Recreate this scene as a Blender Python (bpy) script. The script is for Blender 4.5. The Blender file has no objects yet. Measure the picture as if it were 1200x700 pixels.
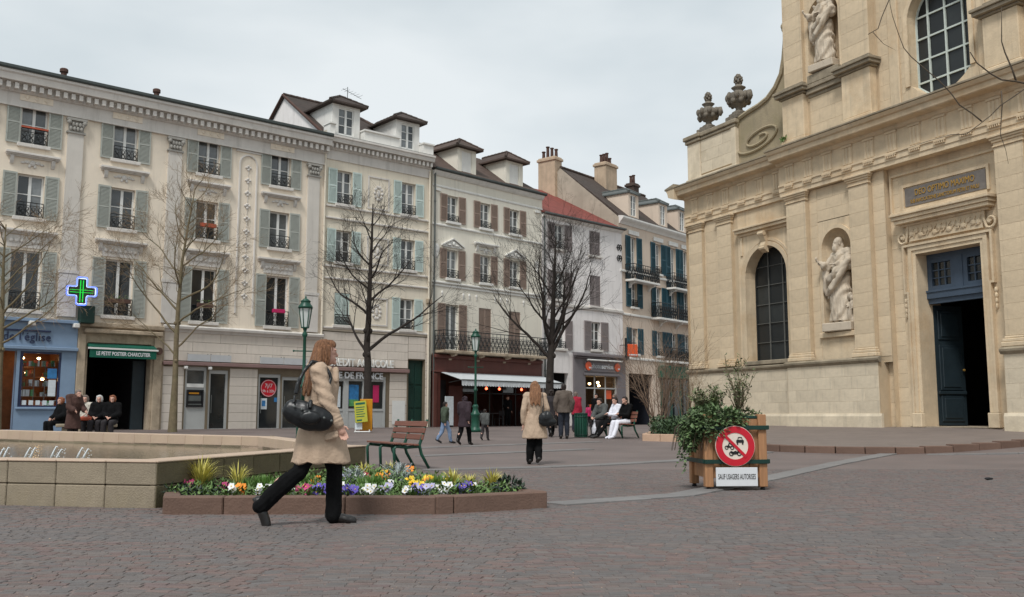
import bpy, bmesh, math, random
from mathutils import Vector, Matrix, Euler, noise as mnoise
R = math.radians
PI = math.pi
scene = bpy.context.scene
col = scene.collection
random.seed(7)

# ------------------------------------------------------------------ camera
EYE = 0.96
cam_data = bpy.data.cameras.new('camera')
cam = bpy.data.objects.new('camera', cam_data)
col.objects.link(cam)
PITCH = math.atan(138 / 1120)
cam.location = (0, 0, EYE)
cam.rotation_euler = (PI / 2 + PITCH, 0, 0)
cam_data.sensor_fit = 'HORIZONTAL'
cam_data.sensor_width = 36.0
cam_data.lens = 36.0 * 1120 / 1200
cam_data.clip_start = 0.1
cam_data.clip_end = 6000
scene.camera = cam

# ------------------------------------------------------------------ sky and sun
SUN_EL, SUN_AZ = 54.0, 200.0          # degrees; azimuth clockwise from +Y: soft light from behind the camera
world = bpy.data.worlds.new('World')
scene.world = world
world.use_nodes = True
wn = world.node_tree.nodes
wl = world.node_tree.links
for n in list(wn):
    wn.remove(n)
w_out = wn.new('ShaderNodeOutputWorld')
w_bg = wn.new('ShaderNodeBackground')
w_bg.inputs['Strength'].default_value = 0.1
w_sky = wn.new('ShaderNodeTexSky')
w_sky.sky_type = 'NISHITA'
w_sky.sun_disc = False
w_sky.sun_elevation = R(SUN_EL)
w_sky.sun_rotation = R(SUN_AZ)
w_tc = wn.new('ShaderNodeTexCoord')
w_map = wn.new('ShaderNodeMapping')
w_map.inputs['Scale'].default_value = (1.0, 1.0, 2.6)
w_noise = wn.new('ShaderNodeTexNoise')
w_noise.inputs['Scale'].default_value = 1.7
w_noise.inputs['Detail'].default_value = 5
w_noise.inputs['Roughness'].default_value = 0.5
w_ramp = wn.new('ShaderNodeValToRGB')
w_ramp.color_ramp.elements[0].position = 0.34
w_ramp.color_ramp.elements[0].color = (3.1, 3.6, 3.86, 1)
w_ramp.color_ramp.elements[1].position = 0.64
w_ramp.color_ramp.elements[1].color = (5.0, 5.28, 5.38, 1)
w_mix = wn.new('ShaderNodeMix')
w_mix.data_type = 'RGBA'
w_mix.inputs[0].default_value = 0.95           # thick even cloud over the blue
wl.new(w_tc.outputs['Generated'], w_map.inputs['Vector'])
wl.new(w_map.outputs['Vector'], w_noise.inputs['Vector'])
wl.new(w_noise.outputs['Fac'], w_ramp.inputs['Fac'])
wl.new(w_sky.outputs['Color'], w_mix.inputs[6])
wl.new(w_ramp.outputs['Color'], w_mix.inputs[7])
wl.new(w_mix.outputs[2], w_bg.inputs['Color'])
wl.new(w_bg.outputs['Background'], w_out.inputs['Surface'])

sun_data = bpy.data.lights.new('sun', 'SUN')
sun_data.energy = 1.5
sun_data.angle = R(14)
sun_data.color = (1.0, 0.975, 0.945)
sun = bpy.data.objects.new('sun', sun_data)
col.objects.link(sun)
sd = Vector((math.sin(R(SUN_AZ)) * math.cos(R(SUN_EL)), math.cos(R(SUN_AZ)) * math.cos(R(SUN_EL)), math.sin(R(SUN_EL))))
sun.rotation_euler = sd.to_track_quat('Z', 'Y').to_euler()
sun.location = (0, -10, 40)

scene.view_settings.view_transform = 'Standard'
scene.view_settings.look = 'None'
scene.view_settings.exposure = 0.74
scene.view_settings.gamma = 1.0
scene.view_settings.use_curve_mapping = False

# ------------------------------------------------------------------ materials
M = {}

def rgb(r, g, b):
    """sRGB 0-255 to linear"""
    return tuple(((c / 255 / 12.92) if c / 255 <= 0.04045 else ((c / 255 + 0.055) / 1.055) ** 2.4) for c in (r, g, b))

def mat(key, c, rough=0.75, var=0.12, scale=2.0, bump=0.0, bscale=60.0, metal=0.0, spec=0.4, piece=0.0,
        alt=None, streak=0.0, blotch=None, blotch_amt=0.0, blotch_scale=0.8, emit=None, emit_s=0.0, stretch=None):
    m = bpy.data.materials.new(key)
    M[key] = m
    m.use_nodes = True
    nt = m.node_tree
    N, L = nt.nodes, nt.links
    b = N['Principled BSDF']
    b.inputs['Roughness'].default_value = rough
    b.inputs['Metallic'].default_value = metal
    b.inputs['Specular IOR Level'].default_value = spec
    tc = N.new('ShaderNodeTexCoord')
    vec = tc.outputs['Object']
    if stretch:
        mp = N.new('ShaderNodeMapping')
        mp.inputs['Scale'].default_value = stretch
        L.new(vec, mp.inputs['Vector'])
        vec = mp.outputs['Vector']
    nz = N.new('ShaderNodeTexNoise')
    nz.inputs['Scale'].default_value = scale
    nz.inputs['Detail'].default_value = 6
    nz.inputs['Roughness'].default_value = 0.65
    L.new(vec, nz.inputs['Vector'])
    def mixn(fac, a, bb, mode='MIX'):
        x = N.new('ShaderNodeMix')
        x.data_type = 'RGBA'
        x.blend_type = mode
        for s, v in ((0, fac), (6, a), (7, bb)):
            if hasattr(v, 'is_output'):
                L.new(v, x.inputs[s])
            elif s == 0:
                x.inputs[0].default_value = v
            else:
                x.inputs[s].default_value = (v[0], v[1], v[2], 1)
        return x.outputs[2]
    def ramp(v, p0, p1):
        r = N.new('ShaderNodeMapRange')
        r.inputs['From Min'].default_value = p0
        r.inputs['From Max'].default_value = p1
        L.new(v, r.inputs['Value'])
        return r.outputs['Result']
    lo = [x * (1 - var) for x in c]
    hi = [min(1, x * (1 + var)) for x in c]
    colr = mixn(ramp(nz.outputs['Fac'], 0.32, 0.68), lo, hi)
    if piece or alt:
        g = N.new('ShaderNodeNewGeometry')
        oi = N.new('ShaderNodeObjectInfo')
        ad = N.new('ShaderNodeMath'); ad.operation = 'ADD'
        L.new(g.outputs['Random Per Island'], ad.inputs[0]); L.new(oi.outputs['Random'], ad.inputs[1])
        fr = N.new('ShaderNodeMath'); fr.operation = 'FRACT'
        L.new(ad.outputs[0], fr.inputs[0])
        if alt:
            cr = N.new('ShaderNodeValToRGB')
            cr.color_ramp.interpolation = 'CONSTANT'
            cols = [c] + list(alt)
            while len(cr.color_ramp.elements) < len(cols):
                cr.color_ramp.elements.new(0.5)
            for i, e in enumerate(cr.color_ramp.elements):
                e.position = i / len(cols)
                e.color = (*cols[i], 1)
            L.new(fr.outputs[0], cr.inputs['Fac'])
            k = N.new('ShaderNodeMapRange')
            k.inputs['To Min'].default_value = 1 - var; k.inputs['To Max'].default_value = 1 + var
            k.inputs['From Min'].default_value = 0.3; k.inputs['From Max'].default_value = 0.7
            L.new(nz.outputs['Fac'], k.inputs['Value'])
            cmb = N.new('ShaderNodeCombineColor')
            for i in range(3):
                L.new(k.outputs['Result'], cmb.inputs[i])
            colr = mixn(1.0, cr.outputs['Color'], cmb.outputs['Color'], 'MULTIPLY')
        if piece:
            m2 = N.new('ShaderNodeMath'); m2.operation = 'MULTIPLY'; m2.inputs[1].default_value = 7.31
            L.new(fr.outputs[0], m2.inputs[0])
            f2 = N.new('ShaderNodeMath'); f2.operation = 'FRACT'
            L.new(m2.outputs[0], f2.inputs[0])
            k = N.new('ShaderNodeMapRange')
            k.inputs['To Min'].default_value = 1 - piece; k.inputs['To Max'].default_value = 1 + piece
            L.new(f2.outputs[0], k.inputs['Value'])
            cmb = N.new('ShaderNodeCombineColor')
            for i in range(3):
                L.new(k.outputs['Result'], cmb.inputs[i])
            colr = mixn(1.0, colr, cmb.outputs['Color'], 'MULTIPLY')
    if streak:
        mp = N.new('ShaderNodeMapping'); mp.inputs['Scale'].default_value = (2.2, 2.2, 0.16)
        L.new(tc.outputs['Object'], mp.inputs['Vector'])
        sn = N.new('ShaderNodeTexNoise'); sn.inputs['Scale'].default_value = 1.6; sn.inputs['Detail'].default_value = 7
        sn.inputs['Roughness'].default_value = 0.7
        L.new(mp.outputs['Vector'], sn.inputs['Vector'])
        f = ramp(sn.outputs['Fac'], 0.52, 0.78)
        mm = N.new('ShaderNodeMath'); mm.operation = 'MULTIPLY'; mm.inputs[1].default_value = streak
        L.new(f, mm.inputs[0])
        colr = mixn(mm.outputs[0], colr, (0.16, 0.145, 0.12))
    if blotch:
        bn = N.new('ShaderNodeTexNoise'); bn.inputs['Scale'].default_value = blotch_scale; bn.inputs['Detail'].default_value = 8
        bn.inputs['Roughness'].default_value = 0.7
        L.new(tc.outputs['Object'], bn.inputs['Vector'])
        f = ramp(bn.outputs['Fac'], 0.5, 0.7)
        mm = N.new('ShaderNodeMath'); mm.operation = 'MULTIPLY'; mm.inputs[1].default_value = blotch_amt
        L.new(f, mm.inputs[0])
        colr = mixn(mm.outputs[0], colr, blotch)
    L.new(colr, b.inputs['Base Color'])
    if bump:
        n2 = N.new('ShaderNodeTexNoise'); n2.inputs['Scale'].default_value = bscale; n2.inputs['Detail'].default_value = 5
        L.new(vec, n2.inputs['Vector'])
        bp = N.new('ShaderNodeBump'); bp.inputs['Strength'].default_value = bump; bp.inputs['Distance'].default_value = 0.02
        L.new(n2.outputs['Fac'], bp.inputs['Height'])
        L.new(bp.outputs['Normal'], b.inputs['Normal'])
    if emit:
        b.inputs['Emission Color'].default_value = (*emit, 1)
        b.inputs['Emission Strength'].default_value = emit_s
    return m

def glass_mat(key, lo, hi, rough=0.06, spec=0.7):
    """window pane: reflecting sheet, the dark room behind put into its colour, each pane a little different"""
    m = bpy.data.materials.new(key); M[key] = m; m.use_nodes = True
    N, L = m.node_tree.nodes, m.node_tree.links
    b = N['Principled BSDF']
    oi = N.new('ShaderNodeObjectInfo')
    tc = N.new('ShaderNodeTexCoord')
    nz = N.new('ShaderNodeTexNoise'); nz.inputs['Scale'].default_value = 2.3; nz.inputs['Detail'].default_value = 2
    L.new(tc.outputs['Object'], nz.inputs['Vector'])
    ad = N.new('ShaderNodeMath'); ad.operation = 'MULTIPLY'
    L.new(oi.outputs['Random'], ad.inputs[0]); L.new(nz.outputs['Fac'], ad.inputs[1])
    mr = N.new('ShaderNodeMapRange'); mr.inputs['From Max'].default_value = 0.55
    L.new(ad.outputs[0], mr.inputs['Value'])
    mx = N.new('ShaderNodeMix'); mx.data_type = 'RGBA'
    mx.inputs[6].default_value = (*lo, 1); mx.inputs[7].default_value = (*hi, 1)
    L.new(mr.outputs['Result'], mx.inputs[0])
    L.new(mx.outputs[2], b.inputs['Base Color'])
    b.inputs['Roughness'].default_value = rough
    b.inputs['Specular IOR Level'].default_value = spec
    n2 = N.new('ShaderNodeTexNoise'); n2.inputs['Scale'].default_value = 1.3
    L.new(tc.outputs['Object'], n2.inputs['Vector'])
    bp = N.new('ShaderNodeBump'); bp.inputs['Strength'].default_value = 0.06
    L.new(n2.outputs['Fac'], bp.inputs['Height']); L.new(bp.outputs['Normal'], b.inputs['Normal'])
    return m

# facades
mat('cream_stucco', rgb(233, 220, 201), 0.85, 0.06, 0.7, 0.15, 30, streak=0.30, blotch=rgb(206, 197, 184), blotch_amt=0.4)
mat('grey_trim', rgb(212, 207, 200), 0.8, 0.08, 1.2, 0.15, 30, streak=0.35)
mat('pilaster_grey', rgb(206, 200, 191), 0.8, 0.06, 1.0, 0.1, 30, streak=0.2)
mat('yellow_stucco', rgb(227, 217, 198), 0.85, 0.06, 0.8, 0.15, 30, streak=0.35, blotch=rgb(196, 188, 172), blotch_amt=0.4)
mat('cream_white', rgb(232, 226, 211), 0.85, 0.05, 0.8, 0.15, 30, streak=0.33, blotch=rgb(204, 196, 182), blotch_amt=0.4)
mat('white_render', rgb(232, 227, 224), 0.85, 0.05, 0.7, 0.12, 30, streak=0.38, blotch=rgb(202, 196, 192), blotch_amt=0.45)
mat('beige_render', rgb(214, 196, 178), 0.85, 0.06, 0.7, 0.15, 30, streak=0.32)
mat('rough_gable', rgb(176, 166, 150), 0.95, 0.25, 1.6, 0.5, 9, streak=0.4, blotch=rgb(120, 112, 100), blotch_amt=0.5)
mat('chimney_render', rgb(186, 164, 140), 0.9, 0.15, 1.5, 0.3, 20, streak=0.5)
mat('white_trim', rgb(226, 224, 218), 0.6, 0.05, 2, 0.05, 30, streak=0.25)
mat('white_paint', rgb(226, 226, 222), 0.45, 0.04, 3, 0.03, 40)
mat('bank_stone', rgb(214, 204, 192), 0.8, 0.06, 1.5, 0.15, 40, piece=0.04, streak=0.22)
mat('bank_grey', rgb(176, 178, 176), 0.4, 0.04, 3)
mat('pink_band', rgb(138, 112, 108), 0.5, 0.06, 3)
mat('frosted', rgb(190, 192, 194), 0.25, 0.05, 3)
mat('old_stone', rgb(176, 160, 138), 0.9, 0.18, 2.5, 0.4, 25, streak=0.5, blotch=rgb(112, 98, 84), blotch_amt=0.6, blotch_scale=1.8)
mat('joint', rgb(120, 108, 90), 0.95, 0.1)
# joinery
mat('shutter_grey_green', rgb(170, 173, 165), 0.6, 0.06, 4, 0.15, 40, streak=0.25)
mat('shutter_aqua', rgb(196, 210, 204), 0.6, 0.05, 4, 0.1, 40, streak=0.2)
mat('shutter_taupe', rgb(150, 130, 117), 0.65, 0.07, 4, 0.15, 40, streak=0.25)
mat('shutter_mauve', rgb(142, 132, 130), 0.65, 0.07, 4, 0.15, 40, streak=0.25)
mat('shutter_teal', rgb(40, 78, 90), 0.5, 0.08, 4, 0.1, 40, streak=0.15)
mat('iron', (0.022, 0.024, 0.025), 0.45, 0.2, 20, 0.1, 80, metal=0.3)
mat('red_rail', rgb(176, 84, 58), 0.5, 0.1, 8)
mat('zinc', rgb(96, 100, 98), 0.55, 0.12, 3, 0.1, 30, metal=0.3)
mat('dark_zinc', rgb(74, 80, 78), 0.55, 0.15, 3, 0.15, 30, metal=0.2)
glass_mat('pane', (0.03, 0.034, 0.036), (0.28, 0.30, 0.305))  # paler tone puts sky reflections and curtains into the colour
glass_mat('pane_dark', (0.012, 0.015, 0.016), (0.035, 0.04, 0.042), 0.08)
glass_mat('church_glass', (0.015, 0.017, 0.018), (0.035, 0.04, 0.04), 0.35, 0.35)
mat('roof_brown', rgb(80, 66, 59), 0.9, 0.25, 2.5, 0.6, 14, piece=0.22, blotch=rgb(60, 56, 48), blotch_amt=0.6)
mat('roof_dark', rgb(68, 58, 53), 0.9, 0.25, 2.5, 0.6, 14, piece=0.22, blotch=rgb(58, 58, 50), blotch_amt=0.6)
mat('roof_red', rgb(118, 60, 52), 0.85, 0.22, 2.0, 0.5, 14, piece=0.16, blotch=rgb(96, 58, 50), blotch_amt=0.5)
mat('terracotta', rgb(84, 62, 54), 0.9, 0.15, 4)
# church
mat('church_stone', rgb(211, 191, 161), 0.9, 0.14, 1.6, 0.4, 16, piece=0.07, streak=0.42, blotch=rgb(190, 158, 118), blotch_amt=0.6, blotch_scale=0.55)
mat('church_pale', rgb(212, 198, 174), 0.9, 0.14, 1.6, 0.4, 16, piece=0.07, streak=0.42, blotch=rgb(168, 154, 128), blotch_amt=0.45, blotch_scale=0.7)
mat('church_grey', rgb(150, 138, 118), 0.92, 0.22, 2.0, 0.4, 18, streak=0.5, blotch=rgb(96, 88, 74), blotch_amt=0.6, blotch_scale=1.3)
mat('moss_stone', rgb(164, 150, 124), 0.95, 0.2, 2.0, 0.5, 18, streak=0.45, blotch=rgb(112, 106, 76), blotch_amt=0.6, blotch_scale=1.0)
mat('urn_stone', rgb(122, 114, 102), 0.95, 0.3, 4.0, 0.6, 24, blotch=rgb(60, 57, 50), blotch_amt=0.7, blotch_scale=3)
mat('statue_stone', rgb(198, 184, 164), 0.85, 0.14, 3.0, 0.35, 30, streak=0.45, blotch=rgb(132, 118, 100), blotch_amt=0.5, blotch_scale=3)
mat('slate', rgb(114, 108, 103), 0.6, 0.2, 4, streak=0.3)
mat('gilt', rgb(176, 138, 66), 0.45, 0.15, 20, metal=0.3)
mat('door_blue', rgb(66, 80, 96), 0.55, 0.08, 4, 0.1, 40)
mat('door_dark', rgb(34, 46, 52), 0.5, 0.15, 4, 0.1, 40)
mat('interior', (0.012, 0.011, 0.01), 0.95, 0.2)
mat('leading', rgb(196, 204, 196), 0.6, 0.1, 6)
mat('dark_leading', rgb(92, 92, 88), 0.6, 0.1, 6)
# ground
PAV = [rgb(109, 97, 92), rgb(114, 98, 93), rgb(104, 97, 94), rgb(109, 94, 91), rgb(108, 100, 96), rgb(103, 98, 96), rgb(112, 95, 90), rgb(106, 96, 92)]
mat('paver', PAV[0], 0.8, 0.14, 9.0, 0.5, 60, piece=0.09, alt=PAV[1:], blotch=rgb(86, 78, 74), blotch_amt=0.22, blotch_scale=0.45)
mat('paver_joint', rgb(92, 86, 82), 0.95, 0.15, 20, 0.4, 80)
mat('strip_stone', rgb(122, 119, 117), 0.8, 0.09, 3.0, 0.3, 50, piece=0.07, streak=0.0)
mat('parvis', rgb(120, 109, 102), 0.85, 0.10, 1.5, 0.3, 50, blotch=rgb(112, 104, 98), blotch_amt=0.4)
mat('kerb_brown', rgb(110, 87, 75), 0.8, 0.14, 4.0, 0.4, 40, piece=0.08, blotch=rgb(98, 80, 70), blotch_amt=0.5, blotch_scale=2.4)
mat('kerb_tan', rgb(186, 156, 132), 0.8, 0.12, 4.0, 0.3, 40, piece=0.07)
mat('fountain_stone', rgb(146, 134, 115), 0.85, 0.12, 5.0, 0.45, 60, piece=0.06, streak=0.45, blotch=rgb(136, 124, 100), blotch_amt=0.55, blotch_scale=1.6)
mat('fountain_mossy', rgb(106, 96, 74), 0.9, 0.18, 4.0, 0.45, 50, piece=0.06, streak=0.65, blotch=rgb(84, 84, 48), blotch_amt=0.8, blotch_scale=1.4)
mat('fountain_rim', rgb(184, 162, 142), 0.8, 0.09, 4.0, 0.3, 60, piece=0.05, blotch=rgb(170, 152, 126), blotch_amt=0.4, blotch_scale=2)
mat('basin', rgb(128, 118, 98), 0.9, 0.15, 2)
mat('soil', rgb(58, 46, 36), 0.95, 0.3, 10, 0.8, 30)
mat('bark', rgb(82, 72, 60), 0.95, 0.25, 8, 0.6, 30)
mat('bark_dark', rgb(50, 44, 40), 0.95, 0.25, 8, 0.6, 30)
mat('bark_olive', rgb(114, 102, 80), 0.95, 0.25, 6, 0.6, 30, blotch=rgb(92, 96, 60), blotch_amt=0.5, blotch_scale=4)
mat('twig_tan', rgb(134, 114, 90), 0.9, 0.2, 8)
mat('twig_red', rgb(122, 102, 86), 0.9, 0.2, 8)
# furniture
mat('green_paint', rgb(26, 74, 58), 0.4, 0.12, 6, 0.05, 50)
mat('bottle_green', rgb(18, 52, 44), 0.45, 0.12, 6)
mat('bench_wood', rgb(120, 78, 64), 0.6, 0.16, 6, 0.25, 40, piece=0.08, stretch=(0.4, 6, 6))
mat('planter_wood', rgb(166, 122, 86), 0.65, 0.16, 5, 0.2, 40, piece=0.07, stretch=(6, 6, 0.5))
mat('lamp_glass', rgb(206, 212, 208), 0.2, 0.05, 3, spec=0.6)
mat('sign_white', rgb(216, 218, 220), 0.4, 0.04, 5)
mat('sign_red', rgb(196, 30, 48), 0.4, 0.06, 5)
mat('sign_ivory', rgb(226, 214, 200), 0.4, 0.04, 5)
mat('ink', (0.012, 0.012, 0.014), 0.5, 0.1)
mat('orange_sign', rgb(228, 92, 44), 0.4, 0.05, 5)
mat('yellow_sign', rgb(168, 166, 48), 0.4, 0.1, 5)
mat('amber_sign', rgb(206, 140, 30), 0.4, 0.1, 5)
mat('pharmacy_blue', rgb(126, 148, 172), 0.5, 0.06, 2, 0.03, 30)
mat('pharmacy_navy', rgb(34, 44, 76), 0.4, 0.08, 4)
mat('awning_green', rgb(14, 88, 70), 0.8, 0.08, 4)
mat('awning_white', rgb(196, 200, 202), 0.8, 0.06, 3, streak=0.15)
mat('shop_red', rgb(96, 54, 46), 0.6, 0.1, 3, streak=0.2)
mat('shop_grey', rgb(118, 112, 114), 0.6, 0.05, 3)
mat('poster_pink', rgb(190, 40, 96), 0.4, 0.1, 9)
mat('poster_blue', rgb(52, 118, 172), 0.4, 0.3, 6)
mat('poster_green', rgb(86, 150, 96), 0.4, 0.3, 6)
mat('poster_light', rgb(208, 216, 220), 0.4, 0.1, 9)
mat('shelf_wood', rgb(132, 84, 52), 0.6, 0.2, 4)
mat('cross_green', rgb(10, 44, 28), 0.3, 0.1, 5)
mat('neon_green', rgb(20, 200, 60), 0.4, 0.0, 5, emit=(0.02, 0.7, 0.06), emit_s=0.4)
mat('neon_blue', rgb(120, 150, 255), 0.4, 0.0, 5, emit=(0.08, 0.16, 1.0), emit_s=1.1)
mat('neon_white', rgb(220, 225, 255), 0.4, 0.0, 5, emit=(0.75, 0.82, 1.0), emit_s=0.7)
mat('lamp_warm', rgb(255, 220, 160), 0.4, 0.0, 5, emit=(1.0, 0.66, 0.3), emit_s=9.0)
mat('lamp_red', rgb(255, 80, 50), 0.4, 0.0, 5, emit=(1.0, 0.14, 0.06), emit_s=3.0)
# people
mat('skin', rgb(196, 154, 136), 0.55, 0.06, 10, spec=0.35)
mat('hair_auburn', rgb(146, 104, 74), 0.5, 0.55, 16, 1.0, 60, stretch=(4, 4, 0.25))
mat('hair_dark', rgb(38, 28, 24), 0.5, 0.25, 14, 0.5, 60, stretch=(3, 3, 0.4))
mat('hair_white', rgb(196, 194, 190), 0.6, 0.15, 14, 0.5, 60)
mat('hair_grey', rgb(112, 100, 92), 0.6, 0.15, 14, 0.5, 60)
mat('hair_copper', rgb(134, 80, 52), 0.6, 0.2, 14, 0.5, 60)
mat('coat_beige', rgb(180, 157, 135), 0.9, 0.10, 7, 0.45, 30, streak=0.0)
mat('cloth_black', (0.006, 0.006, 0.0065), 0.9, 0.25, 10, 0.3, 25, spec=0.12)
mat('leather_black', (0.010, 0.011, 0.012), 0.36, 0.3, 12, 0.12, 14, spec=0.4)
mat('cloth_dark', rgb(46, 42, 44), 0.9, 0.2, 8, 0.3, 25)
mat('cloth_plum', rgb(50, 38, 44), 0.9, 0.2, 8, 0.3, 25)
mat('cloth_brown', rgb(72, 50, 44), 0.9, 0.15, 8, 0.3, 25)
mat('cloth_taupe', rgb(92, 82, 74), 0.9, 0.12, 8, 0.3, 25)
mat('cloth_olive', rgb(66, 76, 62), 0.9, 0.15, 8, 0.3, 25)
mat('cloth_greygreen', rgb(80, 82, 80), 0.9, 0.2, 8, 0.3, 25)
mat('cloth_red', rgb(150, 26, 50), 0.85, 0.1, 8, 0.3, 25)
mat('cloth_white', rgb(222, 222, 230), 0.85, 0.05, 8, 0.3, 25)
mat('cloth_navy', rgb(34, 38, 48), 0.9, 0.15, 8, 0.3, 25)
mat('denim', rgb(116, 136, 164), 0.9, 0.14, 8, 0.3, 25)
mat('scarf', rgb(186, 180, 168), 0.9, 0.3, 18, 0.3, 25)
mat('shoe', (0.02, 0.018, 0.017), 0.4, 0.2, 10)

def water_mat():
    m = bpy.data.materials.new('water'); M['water'] = m; m.use_nodes = True
    N, L = m.node_tree.nodes, m.node_tree.links
    b = N['Principled BSDF']
    b.inputs['Base Color'].default_value = (*rgb(118, 108, 88), 1)
    b.inputs['Roughness'].default_value = 0.12
    tc = N.new('ShaderNodeTexCoord')
    nz = N.new('ShaderNodeTexNoise'); nz.inputs['Scale'].default_value = 5; nz.inputs['Detail'].default_value = 4
    L.new(tc.outputs['Object'], nz.inputs['Vector'])
    bp = N.new('ShaderNodeBump'); bp.inputs['Strength'].default_value = 0.25; bp.inputs['Distance'].default_value = 0.05
    L.new(nz.outputs['Fac'], bp.inputs['Height']); L.new(bp.outputs['Normal'], b.inputs['Normal'])
water_mat()
mat('spray', rgb(220, 226, 230), 0.3, 0.05, 5)

def leaf_mat(key, c, var=0.35, trans=0.25, rough=0.55):
    mat(key, c, rough, 0.1, 6, piece=var)
    b = M[key].node_tree.nodes['Principled BSDF']
    b.inputs['Subsurface Weight'].default_value = 0.0
    b.inputs['Transmission Weight'].default_value = 0.0
leaf_mat('leaf_ivy', (0.09, 0.14, 0.055), 0.55)
leaf_mat('leaf_bush', (0.11, 0.14, 0.055), 0.4)
leaf_mat('leaf_bright', (0.15, 0.28, 0.06))
leaf_mat('leaf_mid', (0.11, 0.19, 0.05))
leaf_mat('leaf_dark', (0.035, 0.055, 0.035))
leaf_mat('leaf_silver', (0.32, 0.36, 0.35), 0.2)
leaf_mat('leaf_yellow', (0.60, 0.54, 0.14), 0.3)
leaf_mat('leaf_hedge', (0.04, 0.075, 0.03))
for k, c in (('white', (0.8, 0.8, 0.8)), ('violet', (0.13, 0.09, 0.42)), ('yellow', (0.85, 0.6, 0.04)), ('orange', (0.85, 0.30, 0.04)),
             ('pink', (0.52, 0.07, 0.2)), ('red', (0.36, 0.03, 0.05)), ('lilac', (0.48, 0.46, 0.66))):
    mat('petal_' + k, c, 0.6, 0.15, 25)

# ------------------------------------------------------------------ mesh helpers
def cross_basis(d):
    d = d.normalized()
    a = Vector((0, 0, 1)) if abs(d.z) < 0.9 else Vector((1, 0, 0))
    u = d.cross(a).normalized()
    return u, d.cross(u).normalized()

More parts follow.
